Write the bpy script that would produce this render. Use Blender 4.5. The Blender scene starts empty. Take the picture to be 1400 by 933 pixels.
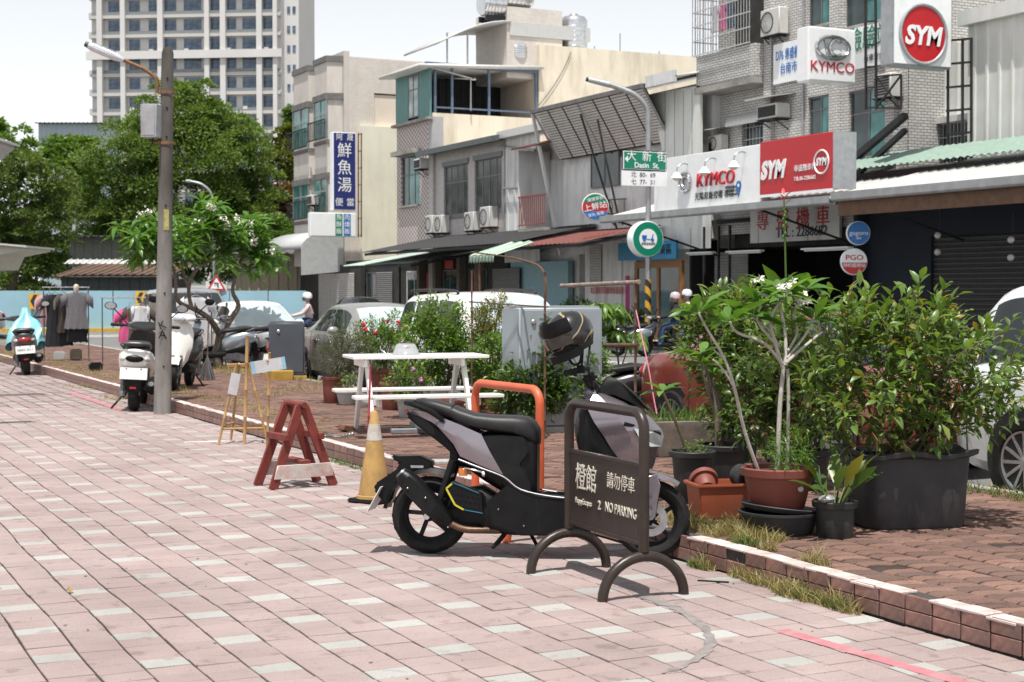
import bpy, bmesh, math, random
from mathutils import Vector, Matrix, Euler
random.seed(7)
R = math.radians
SC = bpy.context.scene
COL = SC.collection
# ---------------------------------------------------------------- camera, sky, sun, exposure
CH, CF, CYAW, CPITCH = 1.65, 2100.0, R(26.0), math.atan(66.5/2100.0)
cam = bpy.data.cameras.new('camera'); camo = bpy.data.objects.new('camera', cam); COL.objects.link(camo)
camo.location = (0, 0, CH); camo.rotation_euler = (R(90)-CPITCH, 0, -CYAW)
cam.sensor_width = 36; cam.lens = 36*CF/1400; cam.clip_start = .1; cam.clip_end = 3000
cam.dof.use_dof = True; cam.dof.focus_distance = 9.6; cam.dof.aperture_fstop = 6.3
SC.camera = camo
SUN_EL, SUN_AZ = R(73), R(212)        # azimuth measured clockwise from +Y
sd = Vector((math.sin(SUN_AZ)*math.cos(SUN_EL), math.cos(SUN_AZ)*math.cos(SUN_EL), math.sin(SUN_EL)))
W = bpy.data.worlds.new('World'); SC.world = W; W.use_nodes = True
wn = W.node_tree.nodes; wl = W.node_tree.links
sky = wn.new('ShaderNodeTexSky'); sky.sky_type = 'NISHITA'; sky.sun_disc = False
sky.sun_elevation = SUN_EL; sky.sun_rotation = SUN_AZ; sky.air_density = 1.0; sky.dust_density = .2; sky.ozone_density = 1.0
wn['Background'].inputs[1].default_value = .12
hs = wn.new('ShaderNodeHueSaturation'); hs.inputs['Saturation'].default_value = .15   # humid white summer haze
wl.new(sky.outputs[0], hs.inputs['Color']); wl.new(hs.outputs[0], wn['Background'].inputs[0])
sl = bpy.data.lights.new('sun', 'SUN'); so = bpy.data.objects.new('sun', sl); COL.objects.link(so)
sl.energy = 4.3; sl.angle = R(.6); sl.color = (1, .955, .88)
so.location = (0, 0, 30); so.rotation_euler = (-sd).to_track_quat('-Z', 'Y').to_euler()
SC.view_settings.view_transform = 'Standard'; SC.view_settings.look = 'None'
SC.view_settings.exposure = .50; SC.view_settings.gamma = 1
SC.render.engine = 'CYCLES'
SC.cycles.max_bounces = 6; SC.cycles.diffuse_bounces = 3; SC.cycles.glossy_bounces = 3; SC.cycles.transmission_bounces = 4
SC.cycles.transparent_max_bounces = 6; SC.cycles.caustics_reflective = False; SC.cycles.caustics_refractive = False
# ---------------------------------------------------------------- survey helpers: a sight line met with a known plane of the place
_F = Vector((math.sin(CYAW)*math.cos(CPITCH), math.cos(CYAW)*math.cos(CPITCH), -math.sin(CPITCH)))
_R = Vector((math.cos(CYAW), -math.sin(CYAW), 0)); _U = _R.cross(_F)
CAM = Vector((0, 0, CH))
def sight(px, py): return _F + _R*((px-700)/CF) - _U*((py-466.5)/CF)
def gnd(px, py, z=0.):
    d = sight(px, py); return CAM + d*((z-CH)/d.z)
def onX(px, py, X):
    d = sight(px, py); return CAM + d*(X/d.x)
def onY(px, py, Y):
    d = sight(px, py); return CAM + d*(Y/d.y)
def proj(p):
    v = Vector(p)-CAM; z = v.dot(_F)
    return (700+CF*v.dot(_R)/z, 466.5-CF*v.dot(_U)/z, z)
# ---------------------------------------------------------------- materials
MATS = {}
def nd(t, k, **kw):
    n = t.nodes.new(k)
    for a, b in kw.items():
        if a in n.inputs: n.inputs[a].default_value = b
        else: setattr(n, a, b)
    return n
def mix(t, fac, a, b, typ='MIX'):
    n = t.nodes.new('ShaderNodeMix'); n.data_type = 'RGBA'; n.blend_type = typ
    for s, v in ((0, fac), (6, a), (7, b)):
        if isinstance(v, bpy.types.NodeSocket): t.links.new(v, n.inputs[s])
        elif s == 0: n.inputs[0].default_value = v
        else: n.inputs[s].default_value = (*v, 1) if len(v) == 3 else v
    return n.outputs[2]
def ramp(t, fac, stops):
    n = t.nodes.new('ShaderNodeValToRGB'); e = n.color_ramp.elements
    e[0].position, e[0].color = stops[0][0], (*stops[0][1], 1); e[1].position, e[1].color = stops[-1][0], (*stops[-1][1], 1)
    for p, c in stops[1:-1]:
        x = e.new(p); x.color = (*c, 1)
    t.links.new(fac, n.inputs[0]); return n.outputs[0]
def mth(t, op, a, b=0., c=0.):
    n = t.nodes.new('ShaderNodeMath'); n.operation = op
    for i, v in enumerate((a, b, c)):
        if isinstance(v, bpy.types.NodeSocket): t.links.new(v, n.inputs[i])
        else: n.inputs[i].default_value = v
    return n.outputs[0]
def newmat(name):
    m = bpy.data.materials.new(name); m.use_nodes = True; MATS[name] = m
    t = m.node_tree; return m, t, t.nodes['Principled BSDF']
def coords(t, scale=(1, 1, 1), kind='Object'):
    tc = t.nodes.new('ShaderNodeTexCoord'); mp = t.nodes.new('ShaderNodeMapping'); mp.inputs['Scale'].default_value = scale
    t.links.new(tc.outputs[kind], mp.inputs[0]); return mp.outputs[0]
def noise(t, co, scale, detail=4., rough=.55):
    n = t.nodes.new('ShaderNodeTexNoise'); n.inputs['Scale'].default_value = scale; n.inputs['Detail'].default_value = detail
    n.inputs['Roughness'].default_value = rough; t.links.new(co, n.inputs['Vector']); return n.outputs[0]
def setbump(t, b, h, strength=.3, dist=.01):
    n = t.nodes.new('ShaderNodeBump'); n.inputs['Strength'].default_value = strength; n.inputs['Distance'].default_value = dist
    t.links.new(h, n.inputs['Height']); t.links.new(n.outputs[0], b.inputs['Normal'])
def mat(name, col=(.5, .5, .5), rough=.55, metal=0., var=.15, scale=6., bump=0., bscale=80., dirt=None, damt=.5, dscale=2.5, coat=0., rnd=0., spec=.5, streak=False):
    """painted / moulded surface: mottled colour, optional grime with its own shape, per-object tone"""
    if name in MATS: return MATS[name]
    m, t, b = newmat(name); co = coords(t)
    n = noise(t, co, scale)
    lo = tuple(c*(1-var) for c in col); hi = tuple(min(1, c*(1+var)) for c in col)
    c = ramp(t, n, [(.3, lo), (.7, hi)])
    if rnd:
        oi = t.nodes.new('ShaderNodeObjectInfo')
        c = mix(t, 1., c, ramp(t, oi.outputs['Random'], [(0, (1-rnd,)*3), (1, (1+rnd,)*3)]), 'MULTIPLY')
    if dirt:
        dco = coords(t, (1, 1, .18)) if streak else co
        dn = ramp(t, noise(t, dco, dscale, 6, .65), [(.48, (0, 0, 0)), (.72, (damt,)*3)])
        c = mix(t, dn, c, dirt)
    t.links.new(c, b.inputs['Base Color'])
    rr = t.nodes.new('ShaderNodeMapRange'); rr.inputs[3].default_value = max(.02, rough-.08); rr.inputs[4].default_value = min(1, rough+.1)
    t.links.new(n, rr.inputs[0]); t.links.new(rr.outputs[0], b.inputs['Roughness'])
    b.inputs['Metallic'].default_value = metal; b.inputs['Specular IOR Level'].default_value = spec
    if coat: b.inputs['Coat Weight'].default_value = coat; b.inputs['Coat Roughness'].default_value = .06
    if bump: setbump(t, b, noise(t, co, bscale, 3), bump, .004)
    return m
def emat(name, col, strength=1.):
    if name in MATS: return MATS[name]
    m, t, b = newmat(name); b.inputs['Base Color'].default_value = (*col, 1); b.inputs['Emission Color'].default_value = (*col, 1)
    b.inputs['Emission Strength'].default_value = strength; return m
def glassmat(name, col=(.02, .028, .032), rough=.04):
    if name in MATS: return MATS[name]
    m, t, b = newmat(name); co = coords(t)
    c = ramp(t, noise(t, co, 1.3, 2), [(.35, tuple(x*.6 for x in col)), (.65, tuple(x*1.6 for x in col))]); t.links.new(c, b.inputs['Base Color'])
    b.inputs['Roughness'].default_value = rough; b.inputs['Specular IOR Level'].default_value = .6; return m
def leafmat(name, lo, hi, trans=.38, rough=.36, old=None):
    """leaf: tone per leaf from the 'tint' attribute and the object's own random value, light through the blade"""
    if name in MATS: return MATS[name]
    m, t, b = newmat(name)
    at = nd(t, 'ShaderNodeAttribute', attribute_name='tint'); oi = t.nodes.new('ShaderNodeObjectInfo')
    f = mth(t, 'FRACT', mth(t, 'ADD', at.outputs['Fac'], oi.outputs['Random']))
    st = [(0, lo), (.75, tuple((a+b_)/2 for a, b_ in zip(lo, hi))), (.93, hi)]
    if old: st += [(.97, old)]
    c = ramp(t, f, st)
    t.links.new(c, b.inputs['Base Color']); b.inputs['Roughness'].default_value = rough
    tr = t.nodes.new('ShaderNodeBsdfTranslucent'); t.links.new(mix(t, 1., c, (1.25, 1.2, .55), 'MULTIPLY'), tr.inputs[0])
    ms = t.nodes.new('ShaderNodeMixShader'); ms.inputs[0].default_value = trans
    t.links.new(b.outputs[0], ms.inputs[1]); t.links.new(tr.outputs[0], ms.inputs[2]); t.links.new(ms.outputs[0], t.nodes['Material Output'].inputs[0])
    return m
# ---------------------------------------------------------------- mesh builder
class MB:
    def __init__(s): s.v = []; s.f = []; s.t = []; s.tint = 0.
    def add(s, vs, fs, M=None):
        o = len(s.v); s.v += [tuple(M @ Vector(p)) for p in vs] if M else [tuple(p) for p in vs]
        s.f += [[i+o for i in f] for f in fs]; s.t += [s.tint]*len(fs); return s
    def box(s, x0, x1, y0, y1, z0, z1, M=None):
        return s.add([(x, y, z) for z in (z0, z1) for y in (y0, y1) for x in (x0, x1)], [(0, 2, 3, 1), (4, 5, 7, 6), (0, 1, 5, 4), (2, 6, 7, 3), (0, 4, 6, 2), (1, 3, 7, 5)], M)
    def bar(s, a, b, w, h=None, up=(0, 0, 1)):
        """rectangular bar from a to b, w across, h along up"""
        a, b = Vector(a), Vector(b); h = h or w; d = (b-a).normalized(); u = Vector(up); x = d.cross(u)
        if x.length < 1e-3: x = d.cross(Vector((0, 1, 0)))
        x.normalize(); u = x.cross(d); x *= w/2; u *= h/2
        return s.add([p+q for p in (a, b) for q in (-x-u, x-u, x+u, -x+u)], [(3, 2, 1, 0), (4, 5, 6, 7), (0, 1, 5, 4), (1, 2, 6, 5), (2, 3, 7, 6), (3, 0, 4, 7)])
    def tube(s, pts, r, n=8, caps=True, closed=False):
        P = [Vector(p) for p in pts]; m = len(P); rr = r if isinstance(r, (list, tuple)) else [r]*m
        T = []
        for i in range(m):
            a = P[i-1] if (i or closed) else P[i]; b = P[(i+1) % m] if (i < m-1 or closed) else P[i]; T.append((b-a).normalized())
        u = T[0].orthogonal().normalized(); vs = []
        for i in range(m):
            u = (u-T[i]*u.dot(T[i])); u = u.normalized() if u.length > 1e-6 else T[i].orthogonal().normalized(); w = T[i].cross(u)
            vs += [P[i]+(u*math.cos(2*math.pi*k/n)+w*math.sin(2*math.pi*k/n))*rr[i] for k in range(n)]
        fs = [(i*n+k, i*n+(k+1) % n, ((i+1) % m)*n+(k+1) % n, ((i+1) % m)*n+k) for i in range(m if closed else m-1) for k in range(n)]
        if caps and not closed: fs += [tuple(reversed(range(n))), tuple(range((m-1)*n, m*n))]
        return s.add(vs, fs)
    def lathe(s, prof, n=20, M=None, a0=0., a1=None, cap=True):
        """prof [(r,z)] turned about z"""
        full = a1 is None; a1 = 2*math.pi if full else a1; c = n if full else n+1
        vs = [(r*math.cos(a0+(a1-a0)*k/n), r*math.sin(a0+(a1-a0)*k/n), z) for r, z in prof for k in range(c)]; m = len(prof)
        fs = [(i*c+k, i*c+(k+1) % c, (i+1)*c+(k+1) % c, (i+1)*c+k) for i in range(m-1) for k in range(n)]
        if cap and full:
            if prof[0][0] > 1e-4: fs.append(tuple(reversed(range(c))))
            if prof[-1][0] > 1e-4: fs.append(tuple(range((m-1)*c, m*c)))
        return s.add(vs, fs, M)
    def prism(s, poly, h0, h1, axis='y', M=None):
        """2-D outline swept along an axis: 'y' -> (a,h,b), 'x' -> (h,a,b), 'z' -> (a,b,h)"""
        k = {'y': lambda a, b, h: (a, h, b), 'x': lambda a, b, h: (h, a, b), 'z': lambda a, b, h: (a, b, h)}[axis]; n = len(poly)
        area = sum(poly[i][0]*poly[(i+1) % n][1]-poly[(i+1) % n][0]*poly[i][1] for i in range(n))
        pl = list(poly) if (area > 0) == (axis != 'y') else list(reversed(poly))
        vs = [k(a, b, h0) for a, b in pl]+[k(a, b, h1) for a, b in pl]
        if h1 < h0: vs = vs[n:]+vs[:n]
        return s.add(vs, [tuple(reversed(range(n))), tuple(range(n, 2*n))]+[(i, (i+1) % n, n+(i+1) % n, n+i) for i in range(n)], M)
    def loft(s, rings, caps=True, closed=True, M=None):
        n = len(rings[0]); vs = [p for r in rings for p in r]; m = len(rings)
        fs = [(i*n+k, i*n+(k+1) % n, (i+1)*n+(k+1) % n, (i+1)*n+k) for i in range(m-1) for k in range(n if closed else n-1)]
        if caps: fs += [tuple(reversed(range(n))), tuple(range((m-1)*n, m*n))]
        return s.add(vs, fs, M)
    def sphere(s, c, r, n=12, m=8, sc=(1, 1, 1), M=None):
        pr = [(max(1e-5, math.sin(math.pi*i/m)), -math.cos(math.pi*i/m)) for i in range(m+1)]
        T = Matrix.Translation(Vector(c)) @ Matrix.Diagonal((r*sc[0], r*sc[1], r*sc[2], 1))
        return s.lathe(pr, n, (M @ T) if M else T, cap=False)
    def mesh(s, name, m=None, smooth=True, bevel=0., seg=1, ang=38, weld=False, tints=False):
        me = bpy.data.meshes.new(name); me.from_pydata(s.v, [], s.f)
        if tints:
            a = me.attributes.new('tint', 'FLOAT', 'FACE'); a.data.foreach_set('value', s.t)
        if bevel or weld:
            bm = bmesh.new(); bm.from_mesh(me)
            bmesh.ops.remove_doubles(bm, verts=bm.verts, dist=1e-5)
            bmesh.ops.recalc_face_normals(bm, faces=bm.faces)
            if bevel:
                es = [e for e in bm.edges if len(e.link_faces) == 2 and e.calc_face_angle(0) > R(30)]
                bmesh.ops.bevel(bm, geom=es, offset=bevel, segments=seg, affect='EDGES', clamp_overlap=True)
            bm.to_mesh(me); bm.free()
        me.update()
        if smooth:
            me.polygons.foreach_set('use_smooth', [True]*len(me.polygons)); me.set_sharp_from_angle(angle=R(ang))
        if m: me.materials.append(m)
        return me
    def build(s, name, m, parent=None, **kw): return link(name, s.mesh(name, m, **kw), parent)
def link(name, me, parent=None, loc=(0, 0, 0), rot=None, scale=None):
    o = bpy.data.objects.new(name, me); COL.objects.link(o); o.location = loc
    if rot: o.rotation_euler = rot
    if scale: o.scale = scale
    if parent: o.parent = parent
    return o
def tag(o, label=None, cat=None, group=None, kind=None):
    for k, v in (('label', label), ('category', cat), ('group', group), ('kind', kind)):
        if v: o[k] = v
    return o
def thing(name, label, cat, loc=(0, 0, 0), rz=0., group=None):
    o = bpy.data.objects.new(name, None); o.empty_display_size = .1; COL.objects.link(o); o.location = loc; o.rotation_euler = (0, 0, rz)
    return tag(o, label, cat, group)
def copytree(o, parent=None):
    c = o.copy(); COL.objects.link(c); c.parent = parent
    for ch in o.children: copytree(ch, c)
    return c
def arc(cx, cy, r, a0, a1, n): return [(cx+r*math.cos(R(a0+(a1-a0)*i/n)), cy+r*math.sin(R(a0+(a1-a0)*i/n))) for i in range(n+1)]
def catmull(pts, k=5):
    P = [Vector(p) for p in pts]; out = []
    for i in range(len(P)-1):
        a, b, c, d = P[max(0, i-1)], P[i], P[i+1], P[min(len(P)-1, i+2)]
        for j in range(k):
            t = j/k; out.append(.5*((2*b)+(c-a)*t+(2*a-5*b+4*c-d)*t*t+(3*b-a-3*c+d)*t**3))
    return out+[P[-1]]
_tc = {}
def textmesh(body, size, ext=.002, align='CENTER', bold=0., spacing=1.):
    key = (body, size, ext, align, bold, spacing)
    if key not in _tc:
        cu = bpy.data.curves.new('lettering', 'FONT'); cu.body = body; cu.size = size; cu.extrude = ext; cu.align_x = align; cu.align_y = 'CENTER'
        cu.offset = bold; cu.resolution_u = 3; cu.space_character = spacing
        o = bpy.data.objects.new('lettering', cu); COL.objects.link(o); dg = bpy.context.evaluated_depsgraph_get(); dg.update()
        _tc[key] = bpy.data.meshes.new_from_object(o.evaluated_get(dg)); bpy.data.objects.remove(o); bpy.data.curves.remove(cu)
    return _tc[key]
def text(body, size, m, parent, loc, face='-y', ext=.002, align='CENTER', bold=0., rot=0., sx=1., spacing=1., name='lettering', shear=0.):
    if not body.isascii(): bold = 0.      # many-stroked characters clog when emboldened
    me = textmesh(body, size, ext, align, bold, spacing).copy(); me.materials.clear(); me.materials.append(m)
    X = Matrix.Rotation(rot, 4, 'Z') @ Matrix(((sx, shear, 0, 0), (0, 1, 0, 0), (0, 0, 1, 0), (0, 0, 0, 1)))
    if face == '-y': B = Matrix(((1, 0, 0, 0), (0, 0, -1, 0), (0, 1, 0, 0), (0, 0, 0, 1)))
    elif face == '-x': B = Matrix(((0, 0, -1, 0), (-1, 0, 0, 0), (0, 1, 0, 0), (0, 0, 0, 1)))
    elif face == 'z': B = Matrix.Identity(4)
    else: B = face
    me.transform(B @ X)
    return link(name, me, parent, loc)
# ================================================================ the setting: ground, road, plaza paving, kerb, strip paving
KX = 5.08            # plaza side of the kerb
SX = 8.42            # street edge of the planting strip
def sheet(name, x0, x1, y0, y1, z, m, kind='structure', parent=None, n=1):
    b = MB(); b.add([(x0, y0, z), (x1, y0, z), (x1, y1, z), (x0, y1, z)], [(0, 1, 2, 3)]); o = b.build(name, m, parent, smooth=False)
    if kind: o['kind'] = kind
    return o
m_soil = mat('joint_soil', (.035, .026, .022), .95, var=.4, scale=9, bump=.4, bscale=60)
m_far = mat('far_ground', (.16, .155, .14), .95, var=.25, scale=.4)
sheet('ground', -900, 1200, -300, 1500, -.06, m_far)
def asphalt():
    m, t, b = newmat('asphalt'); co = coords(t)
    a = ramp(t, noise(t, co, 160, 2), [(.3, (.085, .085, .088)), (.7, (.19, .19, .19))]); l = noise(t, co, .5, 5, .6)
    c = mix(t, ramp(t, l, [(.4, (0, 0, 0)), (.65, (.5,)*3)]), a, (.22, .215, .21)); t.links.new(c, b.inputs['Base Color'])
    b.inputs['Roughness'].default_value = .85; setbump(t, b, noise(t, co, 220, 2), .5, .006); return m
m_asph = asphalt()
sheet('road', SX-.3, 24.2, -20, 64.5, -.015, m_asph)
sheet('cross_road', -70, 60, 64.5, 76, -.017, m_asph)
m_conc = mat('worn_concrete', (.33, .32, .3), .9, var=.25, scale=1.5, dirt=(.12, .11, .1), damt=.6, bump=.3)
m_line = mat('road_paint', (.72, .72, .7), .8, var=.15, scale=5, dirt=(.25, .25, .25), damt=.6, dscale=3)
# far pavement under the shop canopies
b = MB(); b.box(24.2, 40, 10, 64, -.05, .12); tag(b.build('pavement', m_conc, bevel=.02), kind='structure')
for k, (x, w) in enumerate(((12.2, .12), (17.9, .12), (18.25, .12), (22.6, .15))):
    if k in (1, 2, 3): sheet('lane_marking', x, x+w, -20, 58, -.010, m_line)
for y in (58.5, 60.2): sheet('crossing_stripe', 8.8, 16.5, y, y+.45, -.010, m_line)
for i in range(8): sheet('lane_marking', 12.2, 12.34, -2+8*i, 2+8*i, -.010, m_line)

# ---- plaza of small pink and grey concrete pavers
def paver_mat(name, stops, gs, speck=.25):
    m, t, b = newmat(name); co = coords(t)
    at = nd(t, 'ShaderNodeAttribute', attribute_name='tint'); oi = t.nodes.new('ShaderNodeObjectInfo')
    f = mth(t, 'FRACT', mth(t, 'ADD', at.outputs['Fac'], oi.outputs['Random']))
    c = ramp(t, f, stops)
    gco = coords(t, kind='Object')
    geo = t.nodes.new('ShaderNodeNewGeometry')
    sp = ramp(t, noise(t, geo.outputs['Position'], gs, 2, .7), [(.3, (1-speck,)*3), (.7, (1+speck,)*3)])
    c = mix(t, 1., c, sp, 'MULTIPLY')
    bl = ramp(t, noise(t, geo.outputs['Position'], .9, 5, .6), [(.3, (.80, .78, .77)), (.7, (1.1, 1.1, 1.1))])
    c = mix(t, 1., c, bl, 'MULTIPLY')
    st = ramp(t, noise(t, geo.outputs['Position'], 7., 3, .5), [(.60, (1, 1, 1)), (.68, (.80, .78, .77))]); c = mix(t, 1., c, st, 'MULTIPLY')
    st = ramp(t, noise(t, geo.outputs['Position'], 28., 2, .5), [(.70, (1, 1, 1)), (.76, (.62, .58, .56))]); c = mix(t, 1., c, st, 'MULTIPLY')
    t.links.new(c, b.inputs['Base Color']); b.inputs['Roughness'].default_value = .88; b.inputs['Specular IOR Level'].default_value = .25
    setbump(t, b, noise(t, geo.outputs['Position'], gs, 2), .35, .004); return m
m_pink = paver_mat('pink_paver', [(0, (.305, .243, .238)), (.45, (.325, .258, .252)), (.8, (.345, .274, .266)), (1, (.31, .246, .243))], 230)
m_grey = paver_mat('grey_paver', [(0, (.335, .335, .325)), (1, (.39, .39, .378))], 230)
m_red = paver_mat('brown_paver', [(0, (.12, .078, .065)), (.5, (.18, .108, .088)), (.85, (.225, .135, .108)), (1, (.10, .07, .062))], 120, .3)
plaza = sheet('plaza_paving', -30, KX+.02, -6, 62, -.011, m_soil)
TW, TL, J = .21, .152, .010
def wob(y, x): return .006*math.sin(y*1.7+x*.35)+.004*math.sin(y*3.9+1+x*.8)+.008*math.sin(y*.6+x*.15)
def tile_shape(w, l, h=.03, bv=.003):
    b = MB(); a, c = w/2-J/2, l/2-.0036
    b.add([(-a, -c, -h), (a, -c, -h), (a, c, -h), (-a, c, -h), (-a, -c, -bv), (a, -c, -bv), (a, c, -bv), (-a, c, -bv), (-a+bv, -c+bv, 0), (a-bv, -c+bv, 0), (a-bv, c-bv, 0), (-a+bv, c-bv, 0)],
          [(0, 1, 5, 4), (1, 2, 6, 5), (2, 3, 7, 6), (3, 0, 4, 7), (4, 5, 9, 8), (5, 6, 10, 9), (6, 7, 11, 10), (7, 4, 8, 11), (8, 9, 10, 11)]); return b
tiles = []
rg = random.Random(3)
for k in range(95):
    xc = KX-.012-TW*(k+.5); off = rg.uniform(-.03, .03); bow = rg.uniform(-.3, .3)
    i = 0
    while True:
        i += 1; y = 1.0+off+TL*i
        if y > 47: break
        x = xc+wob(y, xc)
        px, py, z = proj((x, y, 0))
        if z < 1.2: continue
        inn = -40 < px < 1440 and py < 965
        g = k % 2 == 0 and (i+(2 if k % 4 == 0 else 0)) % 4 == 0
        sc = rg.uniform(.97, 1.0)
        ang = math.atan((wob(y+.05, xc)-wob(y-.05, xc))/.1)
        tiles.append((z if inn else z+400, x+rg.uniform(-.0015, .0015), y, rg.uniform(-.0025, .0015), -ang+rg.uniform(-.012, .012), rg.uniform(-.012, .012), rg.uniform(-.012, .012), g, rg.random()))
tiles.sort(key=lambda q: q[0])
pm = {False: tile_shape(TW, TL).mesh('paver', m_pink, smooth=False), True: tile_shape(TW, TL).mesh('paver', m_grey, smooth=False)}
def hidden_tile(x, y): return False
for q in tiles[:300]:
    link('paver', pm[q[7]], plaza, (q[1], q[2], q[3]), (q[5], q[6], q[4]))
for g, m in ((False, m_pink), (True, m_grey)):
    b = MB(); ts = tile_shape(TW, TL)
    for q in tiles[300:]:
        if q[7] != g: continue
        b.tint = q[8]; far = q[0] > 22
        Mx = Matrix.Translation((q[1], q[2], q[3])) @ Euler((q[5], q[6], q[4])).to_matrix().to_4x4()
        if far: b.add(ts.v[8:12], [(0, 1, 2, 3)], Mx)
        else: b.add(ts.v, ts.f, Mx)
    o = b.build('paver_field', m, plaza, smooth=False, tints=True); o['kind'] = 'stuff'
# painted red line, worn white line, dark seal stain, iron covers
m_redline = mat('red_line_paint', (.43, .15, .175), .85, var=.2, scale=9, dirt=(.33, .26, .255), damt=.9, dscale=11)
def strip_line(name, pts, w, z, m, parent, jit=0.):
    b = MB(); L, Rr = [], []
    for i, p in enumerate(pts):
        p = Vector((p[0], p[1], 0)); a = Vector((*pts[max(0, i-1)][:2], 0)); c = Vector((*pts[min(len(pts)-1, i+1)][:2], 0)); d = (c-a).normalized(); nn = Vector((-d.y, d.x, 0))
        ww = (w[i] if isinstance(w, list) else w)/2
        L.append(p+nn*(ww+rg.uniform(-jit, jit))+Vector((0, 0, z))); Rr.append(p-nn*(ww+rg.uniform(-jit, jit))+Vector((0, 0, z)))
    n = len(pts); b.add(L+Rr, [(n+i, n+i+1, i+1, i) for i in range(n-1)]); return b.build(name, m, parent, smooth=False)
def lerp_pts(a, c, n): return [(a[0]+(c[0]-a[0])*i/n, a[1]+(c[1]-a[1])*i/n) for i in range(n+1)]
A = gnd(1066, 862); B = gnd(1330, 938)
strip_line('red_line', lerp_pts(A, B, 40), .085, .0022, m_redline, plaza, .002)
A = gnd(94, 536); B = gnd(168, 562)
strip_line('red_line', lerp_pts(A, B, 40), .10, .0022, m_redline, plaza, .004)
A = gnd(252, 605); B = gnd(372, 602)
strip_line('white_line', lerp_pts(A, B, 30), .07, .0022, m_line, plaza, .004)
m_stain = mat('dark_seal_stain', (.21, .19, .185), .8, var=.3, scale=14)
sp = [gnd(*p) for p in ((845, 800), (866, 806), (884, 816), (905, 824), (930, 835), (950, 848), (965, 862), (971, 875), (966, 889), (952, 902), (935, 911), (905, 921))]
strip_line('stain', [(p.x, p.y) for p in catmull([p for p in sp], 4)], [.10]*6+[.085]*8+[.06]*10+[.045]*12+[.03]*9, .0022, m_stain, plaza, .012)
m_iron = mat('iron_cover', (.20, .19, .185), .6, .6, var=.3, scale=20, dirt=(.25, .16, .1), damt=.4)
def cover(px0, py0, w, l):
    p = gnd(px0, py0); b = MB(); b.box(p.x-w, p.x, p.y-l/2, p.y+l/2, -.004, .004)
    for i in range(9): b.box(p.x-w+.06, p.x-.06, p.y-l/2+.03+i*l/10, p.y-l/2+.03+i*l/10+.02, .004, .009)
    return b.build('drain_cover', m_iron, plaza, smooth=False)
cover(64, 539, 1.35, .34); cover(50, 577, 1.0, .12)
# ---- kerb: concrete core with brown facing tiles on two courses and pale tiles on the cap
kerb = thing('kerb', 'tiled kerb, brown faced with pale cap, between pink plaza and brick strip', 'kerb', (0, 0, 0))
m_core = mat('kerb_mortar', (.055, .05, .05), .95, var=.4)
b = MB(); b.box(KX+.006, KX+.13, 3, 46, -.05, .142); b.build('core', m_core, kerb, smooth=False)
m_kt = mat('kerb_face_tile', (.235, .125, .105), .5, var=.3, scale=26, rnd=.22, dirt=(.10, .085, .08), damt=.55, dscale=5)
m_kc = mat('kerb_cap_tile', (.58, .49, .465), .75, var=.2, scale=20, rnd=.2, dirt=(.2, .16, .14), damt=.85, dscale=9)
KL = .197
b = MB(); b.box(0, .016, -KL/2+.006, KL/2-.006, -.036, .036); kface = b.mesh('kerb_tile', m_kt, bevel=.003, smooth=False)
b = MB(); b.box(-.055, .055, -KL/2+.004, KL/2-.004, 0, .014); kcap = b.mesh('kerb_tile', m_kc, bevel=.003, smooth=False)
rest = MB(); restc = MB(); ny = 0
for i in range(218):
    y = 3.0+KL*(i+.5)
    for zc in (.042, .119):
        if rg.random() < .012 and y < 20: continue
        if y < 20.5: link('kerb_tile', kface, kerb, (KX-.010+rg.uniform(0, .003), y, zc), (rg.uniform(-.02, .02), 0, rg.uniform(-.01, .01)))
        else: rest.box(KX-.010, KX+.006, y-KL/2+.006, y+KL/2-.006, zc-.036, zc+.036)
    if (7.9 < y < 9.2 and rg.random() < .35) or rg.random() < .04: continue
    if y < 20.5: link('kerb_tile', kcap, kerb, (KX+.046+rg.uniform(-.004, .004), y+.03, .142+rg.uniform(-.002, .004)), (rg.uniform(-.025, .025), rg.uniform(-.04, .04), rg.uniform(-.03, .03)))
    else:
        dz = rg.uniform(-.004, .006); restc.box(KX-.009, KX+.101, y-KL/2+.004, y+KL/2-.004, .142+dz, .156+dz)
tag(rest.build('kerb_tile', m_kt, kerb, smooth=False), kind='stuff'); tag(restc.build('kerb_tile', m_kc, kerb, smooth=False), kind='stuff')
# ---- brown interlocking pavers on the planting strip
SZ = .142
bb = MB(); bb.box(KX+.13, SX, 2, 46, -.05, SZ-.012); strip = tag(bb.build('planting_strip', m_soil, smooth=False), kind='structure')
m_edge = mat('street_kerb', (.36, .35, .33), .9, var=.2, scale=3, dirt=(.14, .13, .12), damt=.5)
bb = MB(); bb.box(SX, SX+.14, 2, 46, -.05, SZ-.004); tag(bb.build('kerb_stone', m_edge, smooth=False), 'plain grey concrete kerb along the road beside the parked cars', 'kerb')
def zig(w, l, h=.03):
    a, c = w/2-.005, l/2-.006; z = .014
    out = [(-a, -c-z), (-a/2, -c+z), (0, -c+z), (a/2, -c-z), (a, -c-z), (a, c-z), (a/2, c-z), (0, c+z), (-a/2, c+z), (-a, c-z)]
    b = MB(); b.prism([(x*.965, y*.94) for x, y in out], -.002, 0, 'z'); n = len(out)
    b.add([(x, y, -h) for x, y in out]+[(x, y, -.005) for x, y in out]+[(x*.965, y*.94, 0) for x, y in out], [(i, (i+1) % n, n+(i+1) % n, n+i) for i in range(n)]+[(n+i, n+(i+1) % n, 2*n+(i+1) % n, 2*n+i) for i in range(n)])
    return b
zs = zig(.225, .1125); zmesh = zs.mesh('brick', m_red, smooth=False); zl = []
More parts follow.
